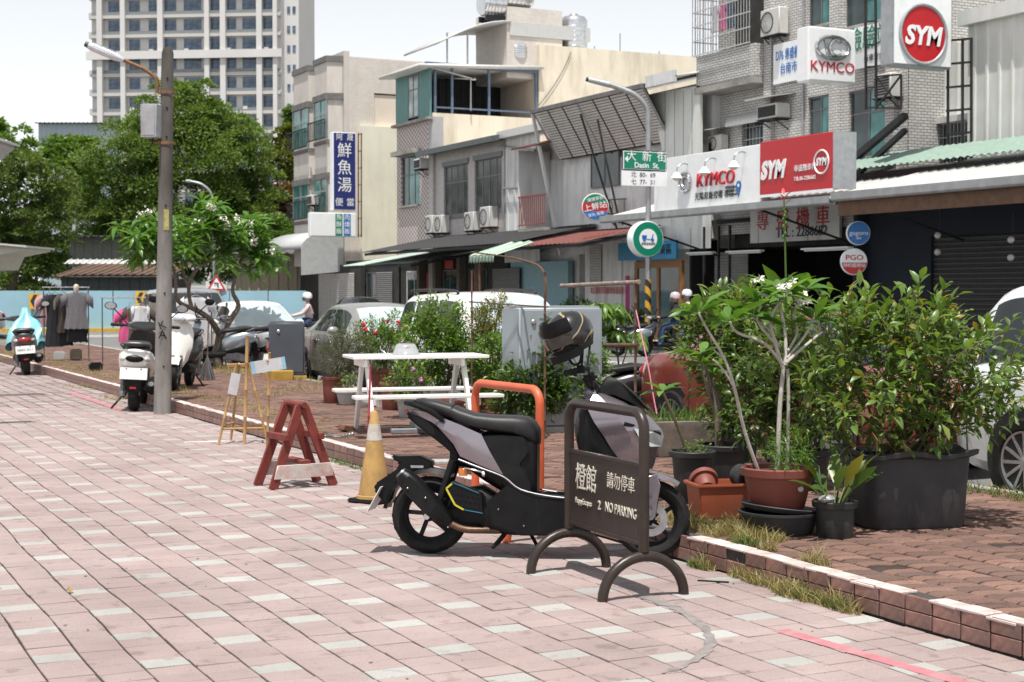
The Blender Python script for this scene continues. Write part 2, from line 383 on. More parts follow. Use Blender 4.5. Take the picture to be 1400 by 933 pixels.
for k in range(15):
    x = KX+.13+.1125+.225*k
    if x > SX-.05: break
    for i in range(388):
        y = 2.1+.1125*(i+.5*(k % 2)); px, py, z = proj((x, y, SZ))
        if z < .6: continue
        if rg.random() < .012: continue
        zl.append((z, x, y, SZ+rg.uniform(-.004, .002)+.004*math.sin(x*3+y*2.1), rg.uniform(-.02, .02), rg.uniform(-.014, .014), rg.uniform(-.012, .012), rg.random(), px, py))
# the strip is bare where no pot stands: pieces that show largest become parts
zl.sort(key=lambda q: (0 if (1010 < q[8] < 1420 and q[9] > 655 and not (1150 < q[8] < 1310 and q[9] < 735)) else 1, q[0]))
for q in zl[:300]: link('brick', zmesh, strip, (q[1], q[2], q[3]), (q[5], q[6], q[4]))
b = MB()
for q in zl[300:]:
    b.tint = q[7]; b.add(zs.v, zs.f, Matrix.Translation((q[1], q[2], q[3])) @ Euler((q[5], q[6], q[4])).to_matrix().to_4x4())
o = b.build('brick_field', m_red, strip, smooth=False, tints=True); o['kind'] = 'stuff'
# ================================================================ scooters
m_blk = mat('satin_black_plastic', (.006, .006, .007), .36, var=.35, scale=9, bump=.08, bscale=300, spec=.22)
m_blk2 = mat('matt_black_plastic', (.010, .010, .011), .55, var=.3, scale=12, spec=.2)
m_rub = mat('tyre_rubber', (.012, .012, .0125), .75, var=.4, scale=14, dirt=(.06, .057, .053), damt=.3, dscale=9, spec=.25)
m_seat = mat('seat_vinyl', (.014, .014, .016), .45, var=.25, scale=30, bump=.25, bscale=420)
m_lav = mat('lavender_paint', (.30, .265, .295), .26, .75, var=.10, scale=3, coat=.5)
m_steel = mat('brushed_steel', (.5, .5, .52), .3, 1., var=.2, scale=18)
m_dsteel = mat('dull_steel', (.2, .2, .21), .45, .9, var=.3, scale=18)
m_brown_pipe = mat('heat_browned_pipe', (.12, .075, .05), .45, .7, var=.4, scale=14)
m_lens = mat('clear_lens', (.45, .48, .5), .08, .2, var=.2, scale=10, coat=.6)
m_redlens = mat('red_lens', (.35, .012, .015), .15, var=.2, coat=.6)
m_amber = mat('amber_lens', (.6, .17, .02), .2, var=.2, coat=.5)
m_plate = mat('licence_plate_white', (.72, .73, .72), .5, var=.06, scale=8)
m_plateink = mat('plate_ink', (.02, .02, .03), .6)
m_white = mat('white_gloss_paint', (.78, .78, .76), .25, var=.05, scale=4, coat=.6, dirt=(.45, .42, .38), damt=.25)
m_yel = mat('yellow_accent', (.52, .48, .03), .4); m_teal = mat('teal_accent', (.02, .15, .24), .4)
def ring(cx, cy, cz, hy, hz, p=2.4, n=16, tilt=0.):
    out = []
    for k in range(n):
        a = 2*math.pi*k/n; c, s = math.cos(a), math.sin(a)
        y = hy*math.copysign(abs(c)**(2/p), c); z = hz*math.copysign(abs(s)**(2/p), s)
        out.append((cx-math.sin(tilt)*z, cy+y, cz+math.cos(tilt)*z))
    return out
def sweep(st, p=2.4, n=16, y=0.):
    """closed skin through stations (x, z, half width, half height[, tilt])"""
    b = MB(); b.loft([ring(s[0], y, s[1], s[2], s[3], p, n, s[4] if len(s) > 4 else 0.) for s in st]); return b
def slab(poly, y0, y1, b=None):
    b = b or MB(); return b.prism(poly, y0, y1, 'y')
AXY = Matrix.Rotation(R(90), 4, 'X')
def wheel(parent, x, z, Rt, w, Rr, spokes, rim_m, disc=True, y=0., name='wheel'):
    o = bpy.data.objects.new(name, None); COL.objects.link(o); o.parent = parent; o.location = (x, y, z); o.empty_display_size = .1
    h = w/2; b = MB()
    prof = [(Rr, -h*.62), (Rr+.012, -h*.86), (Rt-.035, -h), (Rt-.012, -h*.78), (Rt-.003, -h*.42), (Rt, 0), (Rt-.003, h*.42), (Rt-.012, h*.78), (Rt-.035, h), (Rr+.012, h*.86), (Rr, h*.62)]
    b.lathe(prof, 40, AXY, cap=False)
    for k in range(36):      # tread blocks
        a = 2*math.pi*k/36; s = 1 if k % 2 else -1
        Mt = Matrix.Rotation(a, 4, 'Y') @ Matrix.Translation((Rt-.006, s*h*.38, 0)) @ Matrix.Rotation(s*.5, 4, 'X')
        b.box(-.004, .0015, -h*.30, h*.30, -.011, .011, Mt)
    b.build('tyre', m_rub, o, weld=True)
    b = MB(); b.lathe([(Rr+.006, -h*.66), (Rr+.004, -h*.5), (Rr-.02, -h*.42), (Rr-.024, 0), (Rr-.02, h*.42), (Rr+.004, h*.5), (Rr+.006, h*.66)], 40, AXY, cap=False)
    b.lathe([(.034, -.05), (.04, -.045), (.04, .045), (.034, .05)], 16, AXY)
    for k in range(spokes):
        a = 2*math.pi*k/spokes+.3; d = Vector((math.cos(a), 0, math.sin(a))); e = Vector((math.cos(a+.22), 0, math.sin(a+.22)))
        b.bar(d*.03, e*(Rr-.018), .026, .03, (0, 1, 0))
    b.build('rim', rim_m, o, bevel=.002)
    if disc:
        b = MB(); pr = [(.06, -.002), (.105, -.002), (.105, .002), (.06, .002)]; Md = Matrix.Translation((0, -.062, 0)) @ AXY
        b.lathe(pr+[pr[0]], 28, Md, cap=False)
        for k in range(5):
            a = 2*math.pi*k/5; b.bar((math.cos(a)*.03, -.06, math.sin(a)*.03), (math.cos(a+.5)*.07, -.062, math.sin(a+.5)*.07), .014, .004, (0, 1, 0))
        b.build('brake_disc', m_steel, o)
    return o
def mirror_y(b):
    c = MB(); c.v = list(b.v)+[(x, -y, z) for x, y, z in b.v]; n = len(b.v); c.f = list(b.f)+[[i+n for i in reversed(f)] for f in b.f]; c.t = [0.]*len(c.f); return c
def sport_scooter(loc, rz, lean):
    root = thing('parked_scooter', 'lavender and black sport scooter with black seat parked behind the no parking board', 'scooter', loc, rz)
    root.rotation_euler = (lean, 0, rz)
    rt = .245
    wheel(root, 0, rt, rt, .135, .165, 5, m_blk2, False); wheel(root, 1.40, rt, rt-.002, .115, .165, 5, m_blk2, True)
    # underbody and footboard
    sweep([(.16, .30, .07, .10), (.30, .27, .11, .12), (.55, .255, .15, .125), (.80, .255, .155, .12), (1.0, .275, .15, .125), (1.10, .33, .13, .13), (1.15, .40, .10, .12)], 4, 20).build('underbody', m_blk, root)
    b = MB(); b.box(.62, 1.02, -.17, .17, .365, .385)
    for k in range(9): b.box(.66, .98, -.15+k*.0355, -.142+k*.0355, .385, .391)
    b.build('footboard', m_blk2, root, bevel=.004)
    b = MB()
    slab([(.52, .46), (.64, .40), (.80, .375), (1.05, .36), (1.05, .18), (.90, .145), (.60, .14), (.42, .20), (.38, .34)], -.175, -.15, b)
    mirror_y(b).build('floor_side_cover', m_blk, root, bevel=.01, seg=2)
    # body below the seat
    sweep([(.13, .62, .05, .05), (.24, .64, .09, .10), (.36, .62, .12, .16), (.50, .58, .135, .20), (.60, .56, .13, .22), (.66, .55, .115, .22), (.69, .55, .08, .20)], 3.4, 20).build('body_cover', m_blk, root)
    b = MB(); slab([(.30, .75), (.47, .76), (.62, .75), (.655, .66), (.60, .58), (.65, .47), (.66, .40), (.50, .43), (.44, .55)], -.148, -.115, b); mirror_y(b).build('knee_panel', m_blk2, root, bevel=.012, seg=2)
    # lavender tail panel: three faceted strips each side
    for s in (-1, 1):
        b = MB()
        P = [(-.145, .915, .045), (-.05, .905, .075), (.08, .868, .105), (.20, .825, .13), (.345, .765, .15), (.40, .66, .158), (.485, .515, .150), (.33, .575, .150), (.21, .625, .135), (.165, .70, .125), (.10, .775, .105), (.02, .835, .085), (-.06, .87, .065), (-.13, .89, .042)]
        mid = [(.06, .815, .125), (.19, .745, .15), (.30, .675, .165)]
        out = [(x, s*y, z) for x, z, y in P]+[(x, s*y, z) for x, z, y in mid]
        fs = [(0, 1, 13), (1, 12, 13), (1, 2, 11, 12), (2, 14, 11), (2, 3, 14), (3, 15, 14), (3, 4, 16, 15), (4, 5, 16), (5, 6, 16), (6, 7, 16), (7, 8, 16), (8, 15, 16), (8, 9, 15), (9, 10, 14, 15), (10, 11, 14)]
        inn = [(x, s*(y-.02), z) for x, z, y in P]; n = len(out)
        fs = [f if s < 0 else tuple(reversed(f)) for f in fs]
        rimf = [(i, (i+1) % 14, n+(i+1) % 14, n+i) for i in range(14)]
        b.add(out+inn, fs+[f if s > 0 else tuple(reversed(f)) for f in rimf]); b.build('tail_panel', m_lav, root, ang=25)
    b = MB(); slab([(-.14, .90), (0, .84), (.10, .775), (.16, .70), (.20, .63), (.19, .60), (.10, .68), (.0, .755), (-.10, .83), (-.145, .87)], -.085, .085, b); b.build('tail_underside', m_blk2, root, bevel=.012, seg=2)
    b = MB(); b.box(-.165, -.14, -.05, .05, .885, .915); b.build('tail_light', m_redlens, root, bevel=.006, seg=2)
    # seat: two-level, with a raised passenger hump
    st = [(-.09, .965, .05, .018), (-.05, .955, .095, .032), (.05, .93, .12, .042), (.14, .905, .13, .046), (.20, .875, .14, .05), (.30, .845, .15, .05), (.42, .83, .155, .055), (.54, .822, .15, .062), (.62, .80, .135, .078), (.67, .775, .105, .075), (.70, .75, .07, .05)]
    seat = sweep(st, 3.2, 20).build('seat', m_seat, root, ang=60)
    b = MB(); b.tube([(.155, y_, .90+.046*max(0, 1-abs(y_/.135)**3.2)**(1/3.2)) for y_ in [-.13+.02*i for i in range(14)]], .004, 6); b.build('piping', m_blk2, seat)
    b = MB()
    for s in (-1, 1): b.tube(catmull([(.10, s*.13, .85), (.02, s*.155, .905), (-.08, s*.15, .945), (-.14, s*.10, .955)], 4), .017, 8)
    b.tube(catmull([(-.14, .10, .955), (-.16, .0, .957), (-.14, -.10, .955)], 4), .017, 8); b.build('grab_rail', m_blk, root)
    # front cowl
    def cring(z, xb, xf, hw, nose=.06): return [(xb, hw, z), (xb+(xf-xb)*.45, hw*.98, z), (xf-(xf-xb)*.22, hw*.70, z), (xf-.015, hw*.26, z), (xf, 0, z), (xf-.015, -hw*.26, z), (xf-(xf-xb)*.22, -hw*.70, z), (xb+(xf-xb)*.45, -hw*.98, z), (xb, -hw, z), (xb+.03, 0, z)]
    cs = [(1.055, .985, 1.03, .11), (1.02, .99, 1.16, .16), (.975, 1.0, 1.27, .19), (.92, 1.02, 1.355, .215), (.86, 1.05, 1.42, .225), (.80, 1.09, 1.465, .22), (.755, 1.12, 1.475, .20), (.70, 1.15, 1.445, .175), (.64, 1.19, 1.43, .14), (.59, 1.235, 1.42, .105), (.555, 1.32, 1.405, .05)]
    b = MB(); b.loft([cring(*c) for c in reversed(cs)]); b.build('front_cowl', m_lav, root, ang=22)
    b = MB()
    for s in (-1, 1): b.add([(1.30, s*.205, .815), (1.42, s*.135, .79), (1.475, s*.05, .76), (1.465, s*.05, .70), (1.40, s*.15, .70), (1.33, s*.205, .76)], [tuple(range(6))[::-s]])
    b.build('headlight', m_lens, root, smooth=False)
    b = MB()
    for s in (-1, 1): b.bar((1.24, s*.222, .845), (1.46, s*.07, .775), .012, .022)
    b.build('headlight_trim', m_blk, root, bevel=.003)
    b = MB()
    b.loft([[(x, y_*s_, z) for x, z, s_ in ((1.06, 1.03, 1.), (1.125, 1.135, .8), (1.215, 1.095, 1.), (1.31, 1.01, .9), (1.395, .915, .35), (1.31, .955, .8), (1.18, 1.01, 1.))] for y_ in (-.115, -.06, 0, .06, .115)]); b.build('visor', m_blk, root, bevel=.006, ang=50)
    sweep([(.93, .80, .12, .06), (.96, .78, .17, .17), (1.02, .74, .19, .27), (1.10, .68, .185, .27), (1.17, .60, .16, .20), (1.20, .52, .12, .10)], 3.2, 20).build('leg_shield', m_blk, root)
    sweep([(1.02, .48, .10, .10), (1.10, .47, .14, .16), (1.20, .45, .12, .14), (1.25, .44, .08, .08)], 3, 16).build('lower_shield', m_blk2, root)
    # front suspension and mudguard
    b = MB()
    for s in (-1, 1): b.tube([(1.40, s*.085, .245), (1.30, s*.085, .56)], .024, 10); b.tube([(1.39, s*.085, .27), (1.345, s*.085, .42)], .032, 10)
    b.build('fork', m_dsteel, root)
    b = MB(); rr = []
    for k in range(9):
        a = R(52+k*12); ww = .06+.012*math.sin(k/8*math.pi)
        rr.append([(1.40+math.cos(a)*r_, y_, .245+math.sin(a)*r_) for r_, y_ in ((.262, -ww-.012), (.285, -ww*.7), (.292, 0), (.285, ww*.7), (.262, ww+.012), (.272, 0))])
    b.loft(rr); b.build('front_mudguard', m_lav, root)
    b = MB()
    for s in (-1, 1): slab([(1.30, .50), (1.44, .53), (1.46, .46), (1.43, .26), (1.385, .24), (1.36, .30)], s*.105, s*.092, b)
    fg = b.build('fork_guard', m_lav, root, bevel=.004)
    for s in (-1, 1):
        for q in ((1.40, .40), (1.405, .33)): b = MB(); b.lathe([(.009, 0), (.009, .006), (.001, .006)], 8, Matrix.Translation((q[0], s*.105, q[1])) @ Matrix.Rotation(R(-90*s), 4, 'X')); b.build('bolt', m_dsteel, fg)
    b = MB(); b.box(1.30, 1.36, -.105, -.055, .19, .27); b.build('brake_caliper', m_dsteel, root, bevel=.01)
    for s in (-1, 1):
        b = MB(); b.tube(catmull([(.20, s*.138, .605), (.34, s*.152, .555), (.49, s*.157, .50), (.60, s*.178, .425), (.80, s*.180, .385), (1.04, s*.180, .372)], 4), .006, 6); b.build('edge_highlight_bar', m_dsteel, root)  # dull steel bar added as a highlight line along the panel edges
        b = MB(); b.tube([(.70, s*.178, .375), (.72, s*.178, .16)], .003, 4); b.build('panel_gap', m_rub, root)
        for q in ((.46, .30), (.62, .20), (.90, .20), (.98, .33)): b = MB(); b.sphere((q[0], s*.176, q[1]), .007, 8, 5); b.build('bolt', m_dsteel, root)
    b = MB(); b.box(-.10, -.02, -.15, -.146, .55, .565); b.build('exhaust_badge', m_steel, root)
    # steering: stem, bar, grips, levers, switches
    b = MB(); b.tube([(1.08, 0, .98), (.985, 0, 1.13)], .03, 12); b.tube([(1.04, .05, 1.07), (1.0, .05, 1.15)], .022, 8); b.tube([(1.04, -.05, 1.07), (1.0, -.05, 1.15)], .022, 8); b.build('steering_stem', m_blk2, root)
    b = MB(); b.tube(catmull([(.90, -.34, 1.15), (.955, -.22, 1.165), (.99, -.09, 1.14), (.99, .09, 1.14), (.955, .22, 1.165), (.90, .34, 1.15)], 5), .013, 10); hb = b.build('handlebar', m_blk2, root)
    for s in (-1, 1):
        b = MB(); b.tube([(.945, s*.235, 1.166), (.90, s*.34, 1.152), (.895, s*.352, 1.15)], [.019, .018, .022], 12); b.build('grip', m_rub, hb)
        b = MB(); b.tube([(.995, s*.19, 1.15), (1.01, s*.23, 1.145), (.965, s*.34, 1.14)], [.010, .008, .009], 6); b.build('brake_lever', m_dsteel, hb)
        b = MB(); b.box(.945, .995, s*.205-.025, s*.205+.025, 1.135, 1.20); b.build('switch_box', m_blk2, hb, bevel=.01)
    b = MB(); b.box(.985, 1.055, -.075, .075, 1.10, 1.155); b.build('instrument', m_blk, root, bevel=.018, seg=2)
    for c3 in ([(1.0, .10, 1.13), (1.08, .12, 1.07), (1.10, .10, 1.0)], [(1.0, -.10, 1.13), (1.07, -.13, 1.08), (1.09, -.10, .98)], [(.98, -.19, 1.14), (1.06, -.16, 1.05), (1.08, -.08, .97)]):
        b = MB(); b.tube(catmull(c3, 4), .006, 6); b.build('cable', m_rub, root)
    for s in (-1, 1):
        b = MB(); b.tube([(.975, s*.20, 1.18), (.985, s*.25, 1.27), (.99, s*.28, 1.335)], .007, 8); mo = b.build('mirror', m_blk2, root)
        b = MB(); b.sphere((.985, s*.30, 1.37), 1, 14, 8, (.018, .075, .045)); b.build('mirror_head', m_blk, mo)
    # exhaust with heat shield and end cap
    p0, p1 = Vector((-.155, -.175, .515)), Vector((.115, -.155, .235)); d = (p1-p0).normalized()
    b = MB(); b.tube([p0, p0+d*.03, p0+d*.10, p0+d*.27, p1, p1+d*.05], [.045, .062, .075, .072, .052, .03], 8); mf = b.build('muffler', m_blk, root, ang=50)
    nrm = Vector((0, -1, 0)); up = d.cross(nrm)
    b = MB(); b.add([p0+d*.06+nrm*.074+up*.045, p0+d*.30+nrm*.076+up*.045, p1-d*.0+nrm*.055, p0+d*.30+nrm*.076-up*.04, p0+d*.05+nrm*.074-up*.04], [(0, 1, 2, 3, 4)]); b.build('heat_shield', m_blk2, mf, smooth=False)
    for q, u in ((.10, .02), (.22, -.02)): b = MB(); b.sphere(p0+d*q+nrm*.078+up*u, .008, 8, 6); b.build('bolt', m_steel, mf)
    b = MB(); b.tube([p0-d*.012, p0+d*.012], [.035, .048], 14); b.build('end_cap', m_dsteel, mf)
    b = MB(); b.tube(catmull([(.14, -.15, .21), (.24, -.14, .17), (.36, -.12, .165), (.48, -.08, .165), (.56, -.03, .20)], 5), .022, 10); b.build('header_pipe', m_brown_pipe, mf)
    # engine, transmission, swing arm
    sweep([(.02, .25, .05, .05), (.10, .27, .08, .09), (.20, .29, .12, .13), (.34, .30, .13, .14), (.44, .27, .12, .11), (.52, .23, .08, .06)], 3.4, 16, .0).build('engine', m_blk2, root)
    b = MB(); slab([(.0, .20), (.06, .29), (.18, .34), (.40, .33), (.50, .26), (.44, .18), (.15, .165)], .10, .15, b); b.build('transmission_case', m_dsteel, root, bevel=.012)
    b = MB(); slab([(.115, .425), (.17, .475), (.35, .405), (.365, .27), (.23, .285), (.17, .32)], -.165, -.135, b); ec = b.build('radiator_cover', m_blk, root, bevel=.006)
    ln = [(.165, .455), (.13, .425), (.185, .325), (.24, .295)]; b = MB()
    for i in range(3): b.bar((ln[i][0], -.169, ln[i][1]), (ln[i+1][0], -.169, ln[i+1][1]), .011, .006, (0, 1, 0))
    b.build('yellow_accent_edge', m_yel, ec)
    for p_, q_ in (((.24, -.169, .295), (.36, -.169, .275)), ((.165, -.169, .465), (.335, -.169, .40))):
        b = MB(); b.bar(p_, q_, .005, .006, (0, 1, 0)); b.build('teal_accent_edge', m_teal, ec)
    b = MB()
    for i in range(5): b.bar((.19+i*.03, -.168, .43-i*.012), (.22+i*.03, -.168, .30), .006, .006, (0, 1, 0))
    for i in range(3): b.bar((.17, -.168, .40-i*.035), (.345, -.168, .375-i*.035), .006, .006, (0, 1, 0))
    b.build('grille', m_blk2, ec)
    b = MB(); b.bar((.0, -.10, .245), (.30, -.10, .28), .03, .06, (0, 0, 1)); b.bar((0, .10, .245), (.3, .10, .28), .03, .06); b.build('swing_arm', m_blk2, root, bevel=.006)
    b = MB(); b.lathe([(.02, 0), (.02, .03), (.001, .03)], 10, Matrix.Translation((0, -.11, .245)) @ Matrix.Rotation(R(90), 4, 'X')); b.build('axle_nut', m_steel, root)
    b = MB()
    for s in (-1, 1): b.tube([(.06, s*.12, .28), (.16, s*.12, .60)], .022, 10)
    b.build('shock_absorber', m_blk2, root)
    b = MB(); b.bar((.24, -.16, .555), (.36, -.17, .53), .018, .012); b.bar((.36, -.17, .53), (.37, -.20, .51), .02, .02); fp = b.build('foot_peg', m_steel, root, bevel=.004)
    b = MB(); b.box(.205, .26, -.155, -.14, .505, .55); b.build('peg_reflector', m_amber, root, bevel=.004)
    # hugger, plate bracket, plate
    b = MB(); rr = []
    for k in range(9):
        a = R(60+k*14); ww = .07
        rr.append([(math.cos(a)*r_, y_, rt+math.sin(a)*r_) for r_, y_ in ((.27, -ww-.01), (.30, -ww*.7), (.305, 0), (.30, ww*.7), (.27, ww+.01), (.28, 0))])
    b.loft(rr); b.build('rear_mudguard', m_blk, root)
    b = MB(); slab([(.03, .58), (-.06, .62), (-.20, .615), (-.25, .625), (-.245, .595), (-.19, .575), (-.215, .53), (-.35, .44), (-.36, .40), (-.28, .30), (-.24, .33), (-.21, .44), (-.10, .52), (.0, .53)], -.055, .055, b); b.build('plate_bracket', m_blk, root, bevel=.012, seg=2)
    pl = link('licence_plate', None, root)
    pl2 = MB(); pl2.add([(-.30, -.13, .425), (-.30, .13, .425), (-.385, .13, .27), (-.385, -.13, .27), (-.296, -.13, .423), (-.296, .13, .423), (-.381, .13, .268), (-.381, -.13, .268)], [(0, 1, 2, 3), (7, 6, 5, 4), (0, 4, 5, 1), (1, 5, 6, 2), (2, 6, 7, 3), (3, 7, 4, 0)])
    bpy.data.objects.remove(pl); pl2.build('licence_plate', m_plate, root, smooth=False)
    b = MB(); b.tube([(.60, .13, .17), (.66, .28, .02)], [.012, .012], 8); b.box(.63, .70, .25, .31, .0, .012); b.build('side_stand', m_blk2, root)
    b = MB(); b.tube([(.50, -.06, .16), (.42, -.12, .06)], .012, 8); b.tube([(.50, .06, .16), (.42, .12, .06)], .012, 8); b.tube([(.42, -.12, .06), (.42, .12, .06)], .012, 8); b.build('centre_stand', m_blk2, root)
    return root
A = gnd(588, 756.5); B = gnd(890, 763)
hd = math.atan2(B.y-A.y, B.x-A.x)
sport = sport_scooter((A.x, A.y, 0), hd, R(-3.0))
sport.scale = ((B-A).length/1.40,)*3
# ---- full-face helmet on the mirror
def helmet():
    p = sport.matrix_world
    bpy.context.view_layer.update(); c = sport.matrix_world @ Vector((.905, -.27, 1.39))
    root = thing('helmet', 'black full face helmet with gold graphics hung on the scooter mirror', 'helmet', c, hd)
    root.rotation_euler = (R(8), R(22), hd+R(222)); root.scale = (1.08,)*3
    b = MB(); n = 28; rings = []
    for i in range(13):      # shell: egg, longer front to back, open at the bottom
        t = -.62+i/12*1.62; a = math.asin(max(-1, min(1, t))) if abs(t) < 1 else math.copysign(math.pi/2, t)
        r = math.cos(a)*.5+.5*math.sqrt(max(0, 1-t*t)); r = max(r, .02)
        rings.append([(math.cos(2*math.pi*k/n)*.145*r*(1.06 if math.cos(2*math.pi*k/n) > 0 else 1.0)-.0, math.sin(2*math.pi*k/n)*.122*r, t*.135+(.02 if math.cos(2*math.pi*k/n) > .6 and t < -.3 else 0)) for k in range(n)])
    mm, t, bs = newmat('helmet_graphics'); co = coords(t); sx_ = t.nodes.new('ShaderNodeSeparateXYZ'); t.links.new(co, sx_.inputs[0])
    v = mth(t, 'ADD', mth(t, 'MULTIPLY', sx_.outputs[0], 6.), mth(t, 'MULTIPLY', sx_.outputs[2], 9.)); v = mth(t, 'FRACT', mth(t, 'ADD', v, mth(t, 'MULTIPLY', noise(t, co, 7, 1), .8)))
    c_ = ramp(t, v, [(0, (.012, .012, .013)), (.60, (.012, .012, .013)), (.62, (.40, .29, .13)), (.69, (.34, .24, .11)), (.70, (.3, .3, .3)), (.72, (.012, .012, .013)), (1, (.02, .02, .022))])
    t.links.new(c_, bs.inputs['Base Color']); bs.inputs['Roughness'].default_value = .28; bs.inputs['Coat Weight'].default_value = .4
    b.loft(rings, caps=False); b.f.append(list(range(12*n, 13*n))); b.t.append(0.)
    sh = b.mesh('shell', mm); o = link('shell', sh, root); sm = o.modifiers.new('thick', 'SOLIDIFY'); sm.thickness = .016; sm.offset = -1
    b = MB(); b.lathe([(.10, -.10), (.115, -.06), (.11, .0), (.09, .06), (.04, .1), (.001, .105)], 20, Matrix.Diagonal((1.1, .95, 1, 1)), cap=False); b.build('liner', mat('helmet_liner', (.015, .015, .016), .95), root)
    # eye port, visor flipped up, chin bar, peak
    b = MB(); rr = []
    for k in range(11):
        a = R(-62+k*12.4); rr.append([(math.cos(a)*.158*s_, math.sin(a)*.134*s_, z) for z, s_ in ((-.035, 1.0), (.0, 1.03), (.03, 1.015), (.03, 1.0), (-.035, .98))])
    b.loft(rr); b.build('visor', glassmat('smoked_visor', (.05, .045, .04)), root)
    b = MB(); rr = []
    for k in range(13):
        a = R(-75+k*12.5); ex_ = 1.12+.05*math.cos(a); rr.append([(math.cos(a)*.150*ex_, math.sin(a)*.128*1.02, z) for z in (-.115, -.07)]+[(math.cos(a)*.150*(ex_-.13), math.sin(a)*.128*.9, z) for z in (-.07, -.115)])
    b.loft(rr); b.build('chin_bar', m_blk, root)
    b = MB(); rr = []
    for k in range(11):
        a = R(-70+k*14); rr.append([(math.cos(a)*.160*s_+dx, math.sin(a)*.138*s_, z) for z, s_, dx in ((.035, 1.0, 0), (.06, 1.02, .004), (.115, .86, .01), (.11, .82, .0), (.05, .97, 0))])
    b.loft(rr); b.build('raised_visor', m_blk, root)
    b = MB(); b.tube(catmull([(.02, .09, -.09), (.04, .05, -.16), (.03, -.04, -.17), (.02, -.09, -.09)], 4), .008, 6); b.build('chin_strap', m_blk2, root)
    return root
helmet()
# ================================================================ no parking board and its orange twin
m_bronze = mat('bronze_brown_paint', (.038, .027, .023), .36, .25, var=.2, scale=8, bump=.1, bscale=200)
m_orange = mat('orange_red_paint', (.60, .115, .045), .42, var=.14, scale=6, dirt=(.35, .1, .06), damt=.4)
m_cream = mat('cream_lettering', (.62, .58, .50), .6, var=.06)
def hoop_stand(name, label, cat, P0, P1, m, panel, H=1.0, r=.029):
    """inverted-U pipe frame standing on two half-round feet that run across it; P0, P1 = ground points below its posts"""
    P0, P1 = Vector(P0), Vector(P1); L = (P1-P0).length; rz = math.atan2(P1.y-P0.y, P1.x-P0.x)
    root = thing(name, label, cat, P0, rz)
    rc = .10; za = .25
    pts = [(0, 0, za)]+[(0, 0, H-rc)]+[(rc-rc*math.cos(R(a)), 0, H-rc+rc*math.sin(R(a))) for a in range(15, 90, 15)]+[(rc, 0, H), (L-rc, 0, H)]+[(L-rc+rc*math.sin(R(a)), 0, H-rc+rc*math.cos(R(a))) for a in range(15, 90, 15)]+[(L, 0, H-rc), (L, 0, za)]
    b = MB(); b.tube(pts, r, 16); b.build('frame', m, root, ang=60)
    for x in (0, L):
        b = MB(); b.tube([(x, -.25*math.cos(R(a)), .225*math.sin(R(a))+(0 if 0 < a < 180 else -.0)) for a in range(0, 181, 10)], r, 16); b.build('foot', m, root, ang=60)
    if panel:
        z0, z1 = .29, .715
        b = MB(); b.box(r*.8, L-r*.8, -.010, .010, z0, z1); pn = b.build('panel', m_bronze, root, bevel=.002)
        for z in (z0, z1):
            b = MB(); b.box(r*.8, L-r*.8, -.016, .016, z-.012, z+.012); b.build('rail', m, root, bevel=.004)
        y = -.0135
        text('橙館', .165, m_cream, pn, (L*.27, y, .565), sx=.82, bold=.0008)
        text('PoppyEscapes', .047, m_cream, pn, (L*.235, y, .433), sx=.8); text('2', .072, m_cream, pn, (L*.455, y, .438), bold=.0008)
        text('請勿停車', .095, m_cream, pn, (L*.735, y, .590), sx=.85, bold=.0003, spacing=1.05)
        text('NO PARKING', .08, m_cream, pn, (L*.735, y, .440), sx=.76)
    return root
hoop_stand('no_parking_board', 'dark brown pipe framed board lettered NO PARKING standing on the pink pavers', 'sign', gnd(778, 779.5), gnd(880, 817.5), m_bronze, True)
hoop_stand('pipe_stand', 'orange red bent pipe stand behind the lavender scooter', 'barrier', gnd(650, 712), gnd(738, 738), m_orange, False)
# ================================================================ small things on the plaza and the strip
def S(px, py): return gnd(px, py, SZ)
m_cone = mat('faded_yellow_cone', (.40, .245, .085), .75, var=.25, scale=7, dirt=(.22, .12, .05), damt=.85, dscale=4.5)
m_conew = mat('worn_white_band', (.50, .48, .45), .75, var=.2, scale=9, dirt=(.26, .2, .13), damt=.95, dscale=9)
def cone(p):
    root = thing('traffic_cone', 'scuffed yellow traffic cone with worn white band and black base', 'cone', p, .5)
    s = 1/1.0; b = MB(); b.box(-.155, .155, -.155, .155, 0, .03); b.build('base', m_rub, root, bevel=.012, seg=2)
    r = lambda z: .132-.105*(z/.66)
    def frus(z0, z1, m, nm, o=0., cap=False):
        b = MB(); pr = [(r(z0)+o, z0), (r((z0+z1)/2)+o, (z0+z1)/2), (r(z1)+o, z1)]
        if cap: pr += [(r(z1)-.012, z1+.012), (r(z1)-.018, z1+.006)]
        b.lathe(pr, 28, cap=False); return b.build(nm, m, root)
    frus(.03, .66, m_cone, 'body', 0, True); frus(.455, .575, m_conew, 'reflective_band', .0018)
    b = MB(); b.lathe([(.142, .028), (.140, .05), (.128, .055)], 28, cap=False); b.build('collar', m_cone, root)
    return root
c = cone(gnd(512, 686)); c.scale = (1.02, 1.02, 1.07)
